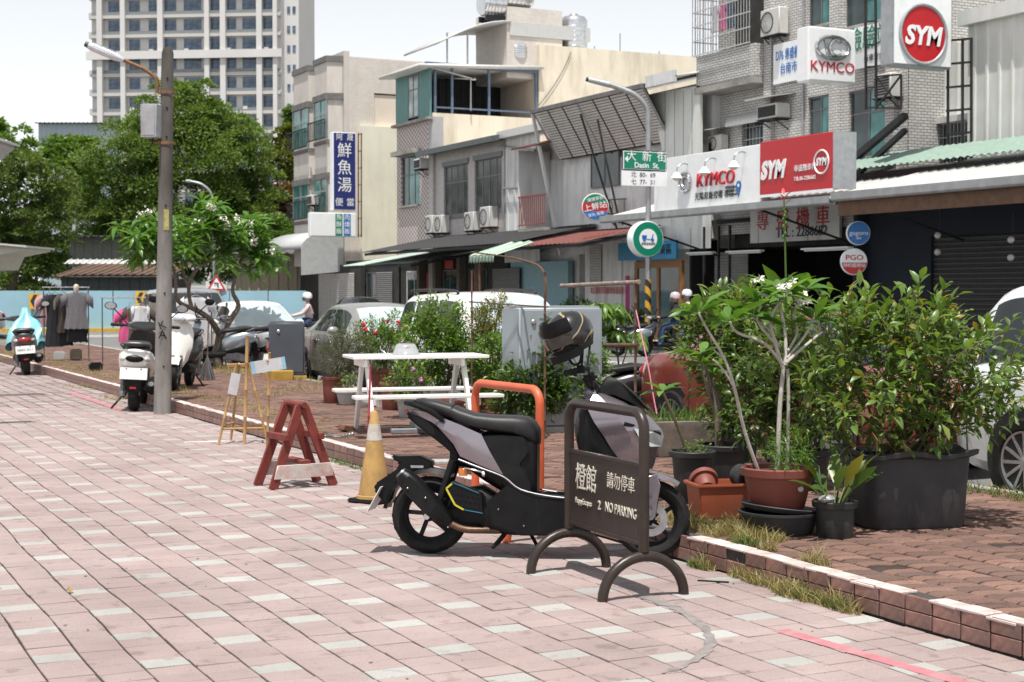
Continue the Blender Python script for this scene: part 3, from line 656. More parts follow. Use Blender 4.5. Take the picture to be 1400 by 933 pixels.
# red wooden trestle, A-shaped
m_redwood = mat('red_painted_wood', (.17, .028, .021), .65, var=.3, scale=7, bump=.3, bscale=40, dirt=(.12, .03, .025), damt=.5)
m_oldwhite = mat('weathered_white_board', (.50, .45, .42), .75, var=.2, scale=9, dirt=(.33, .06, .04), damt=.7, dscale=5, bump=.3, bscale=40)
P = gnd(404, 664); root = thing('trestle', 'red painted wooden A shaped trestle with a faded white lower board', 'trestle', P, R(7))
Ht = .70; hw = .27; dp = .26
for sy in (-1, 1):
    for sx in (-1, 1):
        b = MB(); b.bar((sx*hw, sy*dp/2+sy*.03, 0), (sx*.02, sy*dp/2, Ht-.01), .032, .075, (1, 0, .0)); b.build('leg', m_redwood, root, bevel=.004)
for sy, m in ((-1, m_oldwhite), (1, m_oldwhite)):
    b = MB(); y = sy*(dp/2+.043); b.prism([(-.265, .085), (.265, .085), (.235, .20), (-.235, .20)], y-.009, y+.009, 'y'); b.build('lower_board', m, root, bevel=.003)
b = MB(); b.tube([(0, -.19, Ht), (0, .19, Ht)], .026, 12); b.build('ridge_pole', m_redwood, root)
for x, z in ((-.155, .43), (.155, .43)):
    b = MB(); b.box(x-.022, x+.022, -.19, .19, z-.028, z+.028); b.build('cross_rail', m_redwood, root, bevel=.004)
b = MB(); b.box(-.03, .06, -.18, .18, .20, .232); b.build('stretcher', m_redwood, root, bevel=.004)
root.scale = (1.04, 1.0, 1.0)
# bamboo easel with a tall stick, notice board on a stick
m_bam = mat('dry_bamboo', (.40, .235, .095), .55, var=.25, scale=16, dirt=(.18, .10, .05), damt=.6, dscale=8)
def bamboo(pts, r=.011, n=8):
    b = MB(); a, c = Vector(pts[0]), Vector(pts[-1]); L = (c-a).length; k = max(2, int(L/.2)); P, rr = [], []
    for i in range(k+1):
        q = a.lerp(c, i/k)
        for dz, s in ((-.006, 1.), (0, 1.22), (.006, 1.)): P.append(q+(c-a).normalized()*dz); rr.append(r*s)
    b.tube(P, rr, n); return b
P = gnd(332, 606); easel = thing('bamboo_easel', 'four legged bamboo easel with a tall stick beside the kerb', 'easel', P, R(-20))
for x, y in ((-.20, -.13), (.22, -.08), (-.12, .2), (.2, .22)):
    bamboo([(x, y, 0), (.25*x, .12*y, .62)]).build('leg', m_bam, easel)
for a, c in (((-.155, -.10, .12), (.17, -.06, .12)), ((-.09, .16, .12), (.15, .17, .12)), ((-.155, -.10, .15), (-.09, .16, .15)), ((.17, -.06, .10), (.15, .17, .10)), ((-.13, 0, .615), (.13, 0, .615)), ((-.13, .03, .60), (.13, .03, .60))):
    bamboo([a, c], .009).build('rung', m_bam, easel)
bamboo([(.02, -.1, .0), (.045, -.02, .84)], .014).build('tall_stick', m_bam, easel)
m_card = mat('grey_laminated_card', (.50, .50, .52), .35, var=.1, scale=12); easel.scale = (1.25, 1.25, 1.40); m_tape = mat('pale_blue_tape', (.25, .45, .58), .4)
b = MB(); b.box(-.04, .04, -.004, .004, -.17, 0); t_ = b.build('notice_tag', m_card, easel); t_.location = (-.05, -.06, .55); t_.rotation_euler = (0, R(12), .2)
P = S(365, 612); st = thing('notice_stick', 'grey card with pale blue ends pinned to a bamboo stick', 'sign', P, R(-24))
bamboo([(0, 0, -.1), (.03, 0, .92)], .013).build('stick', m_bam, st)
b = MB(); b.box(-.16, .16, -.018, -.012, -.06, .06); cd = b.build('card', m_card, st); cd.location = (.02, 0, .80); cd.rotation_euler = (0, R(-9), 0)
for x in (-.15, .15):
    b = MB(); b.box(x-.018, x+.018, -.0205, -.0185, -.061, .061); b.build('tape', m_tape, cd)
b = MB(); b.sphere((.0, -.02, .045), .012, 8, 6); b.build('pin', m_amber, cd)
# ---- white picnic table with two fixed benches
m_wpaint = mat('white_painted_wood', (.80, .79, .77), .55, var=.05, scale=9, bump=.2, bscale=50, dirt=(.5, .46, .4), damt=.3)
Pa, Pb = S(484, 591), S(745, 600)
Pn, Pf = S(470, 592), S(640, 606)
d = Vector((.985, -.17, 0)); rz = math.atan2(d.y, d.x)
tbl = thing('picnic_table', 'white painted wooden picnic table with fixed benches on the brick strip', 'table', S(491, 592), rz)
tbl.scale = (1, 1, 1.12)
TLn = 1.36
for y0 in (-.34, -.17, .0, .17):
    b = MB(); b.box(-.12, TLn, y0+.003, y0+.163, .715, .745); b.build('top_plank', m_wpaint, tbl, bevel=.004)
for sy in (-1, 1):
    for k in range(1):
        b = MB(); yb = sy*.62; b.box(-.17, TLn+.05, yb-.125, yb+.125, .36, .39); b.build('bench_plank', m_wpaint, tbl, bevel=.004)
for x in (.06, TLn-.24):
    for sy in (-1, 1):
        b = MB(); b.bar((x, sy*.52, 0), (x, sy*.12, .715), .04, .085, (0, 1, 0)); b.build('leg', m_wpaint, tbl, bevel=.004)
    b = MB(); b.box(x+.025, x+.06, -.66, .66, .285, .36); b.build('bench_bearer', m_wpaint, tbl, bevel=.004)
    b = MB(); b.box(x-.06, x-.022, -.30, .30, .64, .714); b.build('top_bearer', m_wpaint, tbl, bevel=.004)
# clear bowl upside down on the table
m_clear = mat('cloudy_clear_plastic', (.72, .76, .78), .15, var=.08); m_clear.node_tree.nodes['Principled BSDF'].inputs['Transmission Weight'].default_value = .55
bl = thing('plastic_bowl', 'clear plastic bowl turned upside down on the white table', 'bowl', tbl.location, rz)
bl.location = Vector(tbl.location)+Vector((.52*math.cos(rz)-.02*math.sin(rz), .52*math.sin(rz)+.02*math.cos(rz), .747*1.12)); bl.rotation_euler = (0, 0, rz)
b = MB(); b.lathe([(.15, .0), (.155, .006), (.14, .02), (.118, .08), (.10, .108), (.085, .115), (.08, .11), (.098, .10), (.114, .075), (.135, .018)], 32, cap=False); b.build('body', m_clear, bl)
b = MB(); b.lathe([(.001, .112), (.084, .112), (.088, .122), (.001, .123)], 28, cap=False); b.build('foot_disc', m_clear, bl)
b = MB(); b.box(-.03, .02, -.118, -.114, .06, .085); b.build('sticker', mat('red_sticker', (.55, .12, .12)), bl)
# red stick leaning between cone and table, wooden block, chain
m_redstick = mat('red_stick_paint', (.30, .035, .05), .5, var=.2)
p0 = S(503, 603); tag(bamboo([p0+Vector((0, 0, .0)), p0+Vector((.05, .05, .76))], .012).build('stick', m_redstick), 'thin red stick leaning against the end of the white picnic table', 'stick')
m_wood = mat('dark_wood_block', (.16, .075, .045), .8, var=.3, scale=20)
p0 = S(473, 590); b = MB(); b.box(-.09, .09, -.05, .05, 0, .06, Matrix.Translation(p0) @ Matrix.Rotation(.5, 4, 'Z') @ Matrix.Rotation(.25, 4, 'Y')); tag(b.build('wood_block', m_wood, bevel=.006), 'brown wooden block lying beside the table foot', 'block')
pts = catmull([S(434, 600), S(450, 597), S(462, 599), S(475, 596), S(486, 594)], 6); b = MB()
for i, q in enumerate(pts[:-1]):
    q = q+Vector((0, 0, .012)); dd = (pts[i+1]-pts[i]).normalized(); n_ = Vector((-dd.y, dd.x, 0)) if i % 2 else Vector((0, 0, 1))
    b.tube([q+dd*math.cos(R(a))*.028+n_*math.sin(R(a))*.013 for a in range(0, 360, 45)], .004, 5, closed=True)
tag(b.build('chain', mat('galvanised', (.45, .46, .47), .4, .8, var=.2)), 'galvanised steel chain lying on the bricks by the white table', 'chain')
# low plank on blocks behind the scooter (base under the body)
p0 = S(615, 648)
pl = thing('plank_step', 'low grey plank resting on two dark wood blocks behind the scooter tail', 'plank', p0, R(-18))
b = MB(); b.box(-.30, .42, -.09, .09, .09, .115); b.build('plank', mat('grey_weathered_wood', (.34, .32, .31), .8, var=.2, scale=14), pl, bevel=.004)
for x in (-.2, .12, .33): b = MB(); b.box(x-.06, x+.06, -.07, .07, 0, .09); b.build('block', m_wood, pl, bevel=.005)
# grey parasol foot under the table end
p0 = S(575, 592); pb = thing('parasol_base', 'grey cross shaped parasol base under the picnic table', 'base', p0, rz)
m_gp = mat('grey_base_paint', (.22, .24, .26), .6, var=.2)
b = MB(); b.box(-.32, .32, -.05, .05, 0, .05); b.build('arm', m_gp, pb, bevel=.006); b = MB(); b.box(-.05, .05, -.32, .32, .052, .10); b.build('arm', m_gp, pb, bevel=.006)
b = MB(); b.tube([(0, 0, .1), (0, 0, .42)], .024, 12); b.build('socket', m_gp, pb)
# ---- concrete lamp pole with rusty arm, box and bands
def concrete_pole():
    P = gnd(222, 566); root = thing('utility_pole', 'tall round grey concrete pole at the kerb carrying a lamp and a grey box', 'pole', P, 0)
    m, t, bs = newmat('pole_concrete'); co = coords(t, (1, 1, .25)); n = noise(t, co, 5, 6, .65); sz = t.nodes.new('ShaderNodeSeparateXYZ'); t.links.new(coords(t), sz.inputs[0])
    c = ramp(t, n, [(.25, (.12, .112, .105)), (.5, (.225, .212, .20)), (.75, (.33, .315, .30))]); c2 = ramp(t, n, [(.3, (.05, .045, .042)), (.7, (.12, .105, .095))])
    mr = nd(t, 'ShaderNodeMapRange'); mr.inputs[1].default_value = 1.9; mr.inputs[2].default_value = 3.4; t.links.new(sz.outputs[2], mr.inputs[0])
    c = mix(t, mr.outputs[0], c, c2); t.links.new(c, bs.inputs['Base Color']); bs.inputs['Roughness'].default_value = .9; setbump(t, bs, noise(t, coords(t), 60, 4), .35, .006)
    H = 5.36
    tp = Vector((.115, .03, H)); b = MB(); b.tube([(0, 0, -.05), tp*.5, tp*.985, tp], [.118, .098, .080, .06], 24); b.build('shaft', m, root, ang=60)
    at = lambda z: tp*(z/H); rad = lambda z: .118-.038*z/H
    m_rust = mat('rusty_pipe', (.20, .105, .055), .75, .2, var=.35, scale=18)
    for z in (1.62, 3.9, 4.32, 2.9, 4.75, .55):
        b = MB(); q = at(z+.15); b.lathe([(.013, 0), (.013, .006), (.001, .004)], 10, Matrix.Translation(q+Vector((-.02, -rad(z)-.0, 0))) @ Matrix.Rotation(R(90), 4, 'X')); b.build('bolt_hole', m_blk2, root)
    for z in (3.96, 4.70):
        b = MB(); q = at(z); b.lathe([(rad(z)+.012, -.02), (rad(z)+.014, 0), (rad(z)+.012, .02)], 20, Matrix.Translation(q), cap=False); b.bar(q+Vector((-.16, -.02, 0)), q+Vector((.12, -.02, 0)), .02, .03); b.build('clamp_band', m_rust, root)
    q = at(4.70)+Vector((-.13, .02, 0)); lx = -_R   # arm reaches out over the plaza
    A = [q, q+Vector((0, 0, .15)), q+lx*.05+Vector((0, 0, .24)), q+lx*.16+Vector((0, 0, .33)), q+lx*.34+Vector((0, 0, .42)), q+lx*.46+Vector((0, 0, .475))]
    b = MB(); b.tube(catmull(A, 5), .028, 12); b.build('lamp_arm', m_rust, root)
    e = A[-1]; dd = (A[-1]-A[-2]).normalized()
    b = MB(); b.tube([e-dd*.02, e+dd*.04, e+dd*.10, e+dd*.46, e+dd*.50], [.034, .05, .062, .062, .05], 14); lh = b.build('lamp_head', mat('lamp_housing', (.62, .64, .68), .3, .5, var=.12, scale=8), root)
    b = MB(); b.tube([e+dd*.50, e+dd*.555], [.045, .04], 12); b.build('lamp_cap', mat('dark_green_cap', (.03, .07, .05), .5), lh)
    b = MB()
    for k in range(5): a = R(-60+30*k); u = Vector((0, 0, 1)); w = dd.cross(u).normalized(); u = w.cross(dd); o_ = (u*math.cos(a)+w*math.sin(a))*.062; b.bar(e+dd*.12+o_, e+dd*.44+o_, .006, .02, o_)
    b.build('cooling_fins', m_steel, lh)
    m_box = mat('weathered_grey_box', (.34, .35, .37), .55, var=.15, scale=6, dirt=(.2, .13, .09), damt=.5)
    q = at(4.28)+Vector((-.21, -.03, 0)); b = MB(); b.box(-.115, .115, -.10, .10, -.25, .23, Matrix.Translation(q) @ Matrix.Rotation(R(-38), 4, 'Z')); bx = b.build('control_box', m_box, root, bevel=.006)
    b = MB(); b.box(-.09, .09, -.105, -.1005, -.22, .20, Matrix.Translation(q) @ Matrix.Rotation(R(-38), 4, 'Z')); b.build('door', m_box, bx, bevel=.003)
    b = MB(); b.tube(catmull([q+Vector((.02, 0, -.25)), q+Vector((0, -.02, -.34)), q+Vector((-.03, 0, -.42)), q+Vector((.06, 0, -.46))], 4), .008, 6); b.build('cable', m_rub, root)
    b = MB(); z = 2.93; b.box(-.035, .035, -rad(z)-.006, -rad(z)+.02, z-.24, z+.06, Matrix.Translation(at(z)-Vector((.01, 0, z)))); b.build('yellow_label', mat('faded_yellow_label', (.38, .36, .12), .6, var=.25, scale=18), root)
    text('K', .16, m_blk2, root, Vector((-.02, -.108, 1.30)), ext=.001, rot=.3); text('A', .17, m_blk2, root, Vector((-.015, -.1075, 1.16)), ext=.001)
    return root
concrete_pole().scale = (1, 1, .926)
# ---- steel street cabinets
m_cab = mat('pale_blue_grey_cabinet', (.30, .345, .375), .45, .1, var=.08, scale=2, dirt=(.22, .24, .25), damt=.3)
m_cab2 = mat('dark_slate_cabinet', (.075, .085, .105), .5, .1, var=.12, scale=2)
def cabinet(loc, rz, w, d, h, m, label, base=None, slant=False):
    root = thing('street_cabinet', label, 'cabinet', loc, rz)
    b = MB(); b.box(-w/2, w/2, -d/2, d/2, .05, h); b.build('housing', m, root, bevel=.03, seg=3)
    b = MB(); b.box(-w/2+.05, w/2-.03, -d/2-.008, -d/2-.002, .12, h-.04); dr = b.build('door', m, root, bevel=.004)
    b = MB(); b.lathe([(.028, 0), (.028, .012), (.018, .02), (.001, .02)], 14, Matrix.Translation((-w/2+.17, -d/2-.008, h-.17)) @ Matrix.Rotation(R(90), 4, 'X')); b.build('lock', m_steel, dr)
    b = MB(); b.box(-w/2-.03, w/2+.03, -d/2-.03, d/2+.03, -.05, .06); b.build('plinth', base or m_conc, root, bevel=.01)
    if base: b = MB(); b.box(-w/2-.05, w/2-.2, -d/2-.25, -d/2-.035, -.05, .16); b.build('yellow_step', base, root, bevel=.01)
    return root
c1 = S(752, 566); cabinet((7.75, 14.9, SZ), R(-6), .98, .55, 1.36, m_cab, 'tall pale blue grey steel cabinet with round lock behind the potted plants')
cabinet(S(392, 519)+Vector((.1, .3, 0)), R(-18), .62, .5, 1.0, m_cab2, 'dark slate steel cabinet on a yellow plinth behind the parked sedan', mat('yellow_plinth_paint', (.42, .25, .04), .7, var=.25, scale=5, dirt=(.2, .15, .08)))
# rusty bamboo frame over the plants
fr = thing('plant_frame', 'rough frame of thin rusty rods and a bamboo rail above the potted plants', 'frame', (0, 0, 0))
m_gbam = mat('grey_old_bamboo', (.24, .19, .165), .8, var=.3, scale=12); m_rod = mat('rusty_rod', (.13, .075, .05), .8, .3, var=.3, scale=20)
def V(px, py, X): return onX(px, py, X)
XF = 7.2
for a, c, r, nm in (((768, 391), (873, 386), .02, 'rail'), ((745, 372), (744, 560), .012, 'upright'), ((869, 384), (868, 560), .012, 'upright'), ((645, 372), (646, 560), .011, 'upright'), ((642, 413), (748, 420), .008, 'cross_rod'), ((645, 345), (700, 352), .008, 'cross_rod'), ((830, 472), (872, 472), .018, 'cross_rod')):
    p, q = V(*a, XF), V(*c, XF)
    if c[1] > 550: q.z = SZ-.02; q.x = p.x; q.y = p.y
    bamboo([p, q], r).build(nm, m_gbam if nm == 'rail' else m_rod, fr)
b = MB(); b.tube(catmull([V(745, 420, XF), V(746, 385, XF), V(738, 365, XF), V(715, 356, XF), V(698, 352, XF)], 5), .012, 7); b.build('bent_rod', m_rod, fr)
m_rib = mat('pink_ribbon', (.60, .22, .30), .6, var=.25, scale=30)
b = MB(); q = [V(868, 418, XF), V(875, 450, XF), V(886, 500, XF), V(893, 540, XF), V(898, 566, XF)]; b.tube(catmull(q, 4), .0065, 6); tag(b.build('ribbon', m_rib), 'long pink ribbon stretched from the rod frame down to the pots', 'ribbon')

# broom leaning by the frangipani, litter on the pavers
P = S(283, 520); br_ = thing('broom', 'old grey twig broom propped upside up by the frangipani trunk', 'broom', P, .3); bamboo([(0, 0, .12), (.10, .1, 1.05)], .012).build('handle', m_rod, br_); f = MB(); rb = random.Random(2)
for i in range(90): a = rb.uniform(0, 6.28); q = rb.uniform(.06, .15); f.tube([(.02, .01, .42), (math.cos(a)*q*.6, math.sin(a)*q*.5, .22), (math.cos(a)*q, math.sin(a)*q, .0)], .004, 3, caps=False)
f.build('bristles', mat('grey_bristle', (.16, .155, .16), .9, var=.3, scale=30), br_)['kind'] = 'stuff'
p0 = gnd(975, 796); b = MB(); b.box(-.09, .09, -.008, .008, 0, .008, Matrix.Translation(p0) @ Matrix.Rotation(-.75, 4, 'Z')); tag(b.build('strip_scrap', m_blk2, bevel=.002), 'thin black plastic strip lying on the pavers near the board', 'litter')
p0 = gnd(97, 812); b = MB(); b.add([(0, 0, .004), (-.02, .025, .022), (0, .03, .008), (.02, .025, .018), (0, .065, .03)], [(0, 2, 1), (0, 3, 2), (1, 2, 4), (2, 3, 4)], Matrix.Translation(p0)); tag(b.build('dry_leaf', mat('dry_leaf', (.28, .2, .09), .8, var=.3)), 'single dry leaf lying alone on the pink pavers', 'leaf')
rl = random.Random(6); f = MB()
for i in range(70):
    p0 = gnd(rl.uniform(0, 1400), rl.uniform(560, 930)); z = 0.003
    if p0.x > KX-.05: z = SZ+.004 if p0.x > KX+.2 else .2
    if z > .19: continue
    s_ = rl.uniform(.003, .009); f.box(-s_, s_, -s_*.6, s_*.6, 0, s_*.4, Matrix.Translation((p0.x, p0.y, z)) @ Matrix.Rotation(rl.uniform(0, 3), 4, 'Z'))
tag(f.build('grit', mat('grit', (.2, .17, .14), .9, var=.5, scale=40), smooth=False), 'scattered grit and crumbs on the pavers', 'grit', kind='stuff')
# ================================================================ pots and plants
PR = random.Random(11)
def leaf_verts(l, w, fold=.18, droop=.15):
    return [(0, 0, 0), (-w*.5, l*.42, w*fold), (0, l*.45, 0), (w*.5, l*.42, w*fold), (-w*.33, l*.75, w*fold*.5-droop*l*.4), (0, l*.78, -droop*l*.45), (w*.33, l*.75, w*fold*.5-droop*l*.4), (0, l, -droop*l)]
LEAF_F = [(0, 2, 1), (0, 3, 2), (1, 2, 5, 4), (2, 3, 6, 5), (4, 5, 7), (5, 6, 7)]
SMALL_V = lambda l, w, f=.15, d=.12: [(0, 0, 0), (-w*.5, l*.45, w*f), (0, l*.5, -d*l*.2), (w*.5, l*.45, w*f), (0, l, -d*l)]
SMALL_F = [(0, 2, 1), (0, 3, 2), (1, 2, 4), (2, 3, 4)]
def orient(d, roll=0.):
    d = Vector(d).normalized(); z = Vector((0, 0, 1)); x = d.cross(z)
    if x.length < .05: x = Vector((1, 0, 0))
    x.normalize(); u = x.cross(d); return Matrix((x, d, u)).transposed().to_4x4() @ Matrix.Rotation(roll, 4, 'Y')
def rdir(rnd): 
    z = rnd.uniform(-1, 1); a = rnd.uniform(0, 2*math.pi); r = math.sqrt(1-z*z); return Vector((r*math.cos(a), r*math.sin(a), z))
def put_leaf(b, p, d, l, w, rnd, small=True, keep=None):
    Mx = Matrix.Translation(p) @ orient(d, rnd.uniform(-.7, .7)); b.tint = rnd.random()
    if keep is not None: keep.append((Mx, l)); return
    b.add(SMALL_V(l, w) if small else leaf_verts(l, w), SMALL_F if small else LEAF_F, Mx)
def sprigs(b, tw, blobs, n, l, w, rnd, per=7, up=.5, tl=None, origin=None, small=True, keep=None, shell=.45):
    """twigs of leaves spread through a union of ellipsoids; blobs: (centre, radii)"""
    tl = tl or l*2.2; vol = [r[0]*r[1]*r[2] for c, r in blobs]
    for _ in range(n):
        c, r = rnd.choices(blobs, vol)[0]; q = rdir(rnd); k = rnd.uniform(shell, 1)**.7
        p = Vector((c[0]+q.x*r[0]*k, c[1]+q.y*r[1]*k, c[2]+q.z*r[2]*k)); d = (q+Vector((0, 0, up))+rdir(rnd)*.45).normalized()
        if tw is not None: tw.tube([p-d*tl*.6, p, p+d*tl*.8], [l*.045, l*.035, l*.015], 3, caps=False)
        a0 = rnd.uniform(0, 6.28); sd = d.orthogonal().normalized(); s2 = d.cross(sd)
        for i in range(per):
            t = i/per; a = a0+i*2.4; o = sd*math.cos(a)+s2*math.sin(a)
            put_leaf(b, p+d*(tl*(t-.1)), d*(.5+.6*t)+o*(1.05-.5*t)+Vector((0, 0, -.12)), l*rnd.choice((.45, .7, .85, 1., 1.1, 1.25)), w*rnd.uniform(.7, 1.2), rnd, small, keep)
def limb(b, pts, r0, r1, n=7, k=4):
    q = catmull(pts, k); m = len(q); b.tube(q, [r0+(r1-r0)*i/(m-1) for i in range(m)], n)
m_terra = mat('terracotta_plastic', (.20, .055, .04), .55, var=.15, scale=6, dirt=(.12, .06, .05), damt=.5)
m_terra2 = mat('orange_brown_plastic', (.36, .095, .045), .5, var=.12, scale=6, dirt=(.2, .1, .07), damt=.45)
m_bpot = mat('black_plastic_pot', (.022, .023, .025), .55, var=.25, scale=8, dirt=(.09, .085, .08), damt=.5, dscale=4)
m_gpot = mat('charcoal_planter_plastic', (.035, .036, .042), .6, var=.2, scale=5, dirt=(.09, .085, .08), damt=.45, dscale=3)
m_wpot = mat('greyed_white_pot', (.42, .43, .42), .6, var=.15, scale=6, dirt=(.16, .15, .13), damt=.6, dscale=4)
m_cpot = mat('weathered_concrete_trough', (.20, .17, .145), .9, var=.3, scale=8, bump=.5, bscale=50, dirt=(.07, .06, .05), damt=.6)
m_earth = mat('potting_soil', (.05, .035, .025), .95, var=.5, scale=30, bump=.6, bscale=50)
m_bark = mat('grey_brown_bark', (.16, .125, .10), .9, var=.35, scale=14, bump=.6, bscale=40)
m_pale = mat('pale_frangipani_bark', (.42, .39, .36), .8, var=.22, scale=16, bump=.4, bscale=50)
m_twig = mat('green_brown_twig', (.10, .075, .04), .85, var=.3, scale=14)
m_lf = leafmat('leaf_mid_green', (.075, .145, .028), (.20, .31, .065), old=(.26, .20, .04))
m_lfd = leafmat('leaf_dark_green', (.05, .10, .024), (.13, .21, .05))
m_lfb = leafmat('leaf_bright_green', (.075, .165, .025), (.18, .31, .05))
m_lfy = leafmat('leaf_yellow_green', (.09, .12, .02), (.30, .27, .04), old=(.36, .25, .03))
m_lff = leafmat('leaf_frangipani', (.07, .17, .028), (.16, .31, .055))
m_lfg = leafmat('leaf_grey_green', (.05, .075, .035), (.12, .15, .07))
m_flw = mat('white_petal', (.80, .78, .70), .6, var=.05); m_fly = mat('yellow_petal_heart', (.75, .5, .06), .6)
m_flr = mat('red_petal', (.55, .04, .05), .5, var=.2); m_flp = mat('pink_petal', (.55, .25, .45), .6)
def lathe_pot(parent, r_top, r_bot, h, m, rim=.012, scale=None, soil=True, ribs=0):
    b = MB(); pr = [(r_bot, 0), (r_bot+.006, .01), (r_bot+(r_top-r_bot)*.55, h*.5), (r_top-.01, h-.045), (r_top+rim, h-.04), (r_top+rim+.004, h-.006), (r_top+rim, h), (r_top-.006, h), (r_top-.014, h-.05)]
    b.lathe([(.001, 0)]+pr+[(.001, h-.06)], 28, cap=False)
    o = b.build('pot', m, parent)
    if soil:
        b = MB(); b.lathe([(r_top-.012, h-.045), (r_top*.5, h-.025), (.001, h-.035)], 20, cap=False); b.build('soil', m_earth, parent)
    return o
def sc_at(P): return CF/((Vector(P)-CAM).dot(_F))
def zpy(P, py): return CH-(py-400)/sc_at(P)          # height at which a thing standing at P reaches that sight line
def potted(label, px, pyb, r_top, r_bot, h, mpot, blobs, n, l, w, ml, per=7, up=.5, stems=3, scale=None, tl=None, shell=.45, small=True, group=None, flowers=None, seed=1):
    """a pot with a shrub; blobs in (dx, dy, z, rx, ry, rz) relative to the pot"""
    rnd = random.Random(seed*77+int(px)); P = S(px, pyb)
    root = thing('potted_plant', label, 'plant', P, 0, group)
    lathe_pot(root, r_top, r_bot, h, mpot)
    bl = [((q[0], q[1], q[2]), (q[3], q[4], q[5])) for q in blobs]; f = MB(); tw = MB()
    sprigs(f, tw, bl, n, l, w, rnd, per, up, tl, shell=shell, small=small)
    for c, r in bl:
        for k in range(stems):
            e = Vector(c)+Vector((rnd.uniform(-.6, .6)*r[0], rnd.uniform(-.6, .6)*r[1], rnd.uniform(-.2, .6)*r[2])); s0 = Vector((rnd.uniform(-.4, .4)*r_top, rnd.uniform(-.4, .4)*r_top, h-.05))
            limb(tw, [s0, s0.lerp(e, .45)+rdir(rnd)*.04, e], .010, .004, 5)
    f.build('foliage', ml, root, tints=True)['kind'] = 'stuff'; tw.build('stem', m_twig, root)['kind'] = 'stuff'
    if flowers:
        mf, nf, rf = flowers
        for k in range(nf):
            c, r = rnd.choice(bl); q = rdir(rnd); q.z = abs(q.z); b = MB()
            pc = Vector(c)+Vector((q.x*r[0], q.y*r[1], q.z*r[2]))*1.03
            for j in range(9): b.sphere(pc+rdir(rnd)*rf*.7, rf*.5, 6, 4)
            b.build('flower_head', mf, root)
    return root
# --- along the white table
potted('feathery dark green shrub in a tall red brown pot beside the silver sedan', 455, 551, .15, .115, .36, m_terra, [(.1, 0, .62, .32, .26, .30), (.28, .0, .72, .3, .25, .34), (.45, .05, .55, .2, .2, .25)], 420, .05, .012, m_lfg, 9, .7, seed=2)
potted('small sprouting plant in a greyish white bowl pot under the bench end', 476, 553, .17, .12, .20, m_wpot, [(0, 0, .26, .12, .12, .08)], 30, .05, .02, m_lf, seed=3)
potted('shrub with red flower heads in a red pot behind the white table', 522, 543, .17, .13, .40, m_terra, [(0, 0, .70, .30, .28, .26), (-.16, 0, .88, .22, .2, .2), (.2, 0, .98, .2, .2, .18)], 330, .065, .03, m_lfb, flowers=(m_flr, 11, .035), seed=4)
potted('tall leafy green shrub in a grey pot standing behind the bowl on the table', 598, 563, .17, .13, .28, m_wpot, [(0, .1, .75, .42, .36, .40), (.08, .1, 1.08, .32, .3, .28), (-.1, .1, 1.26, .18, .18, .14), (.28, 0, .62, .3, .3, .32)], 680, .075, .034, m_lfb, seed=5)
potted('bushy low plant with pale flowers in a grey pot under the white table', 560, 571, .16, .12, .24, m_wpot, [(0, 0, .42, .24, .2, .18), (-.16, 0, .36, .18, .15, .14)], 170, .055, .026, m_lf, flowers=(m_flp, 2, .03), seed=6)
potted('yellow green upright shrub left of the pale blue cabinet', 664, 560, .15, .12, .24, m_terra, [(0, 0, .70, .2, .2, .45), (.12, .05, 1.10, .26, .24, .28), (.18, .05, 1.34, .16, .16, .16), (-.1, 0, 1.05, .18, .18, .24)], 760, .04, .018, m_lfy, 8, .9, seed=7)
potted('glossy bright green shrub in a red pot in front of the pale blue cabinet', 678, 566, .15, .12, .24, m_terra, [(0, 0, .62, .30, .26, .34), (.12, 0, .45, .22, .2, .2)], 380, .06, .034, m_lfb, seed=8)
potted('dark leaved young tree in a red pot at the corner of the cabinet', 742, 590, .14, .11, .24, m_terra, [(0, 0, .60, .27, .22, .40), (.06, 0, 1.0, .2, .18, .2), (-.18, 0, .42, .30, .24, .24)], 700, .085, .042, m_lfd, seed=9)
potted('light green spreading herb in a wide red pot right of the orange stand', 772, 588, .18, .14, .22, m_terra, [(-.06, -.05, .45, .38, .28, .28), (.18, 0, .66, .30, .26, .36), (-.34, -.05, .40, .30, .24, .24)], 850, .06, .036, m_lfb, flowers=(m_flp, 2, .02), seed=10)
potted('stubby green plant in a shallow red pot behind the scooter seat', 690, 580, .20, .16, .15, m_terra, [(0, 0, .22, .16, .16, .08)], 60, .05, .026, m_lfb, seed=12)
for i, (px, py, r, h, m, lab) in enumerate(((500, 556, .16, .24, m_wpot, 'empty greyish round pot beneath the near bench of the white table'), (536, 560, .15, .34, m_terra, 'empty tall terracotta pot beneath the white table'), (618, 568, .16, .2, m_terra, 'empty low terracotta pot beside the far table leg'), (715, 600, .16, .1, m_terra, 'stack of flat terracotta trays behind the orange stand'))):
    root = thing('flower_pot', lab, 'pot', S(px, py)); lathe_pot(root, r, r*.8, h, m)
    if i == 3:
        for k in range(3): b = MB(); b.lathe([(r*.8, h+.03*k), (r+.02, h+.03*k+.022), (r+.01, h+.03*k+.026), (r*.7, h+.03*k+.006)], 24, cap=False); b.build('tray', m_terra, root)
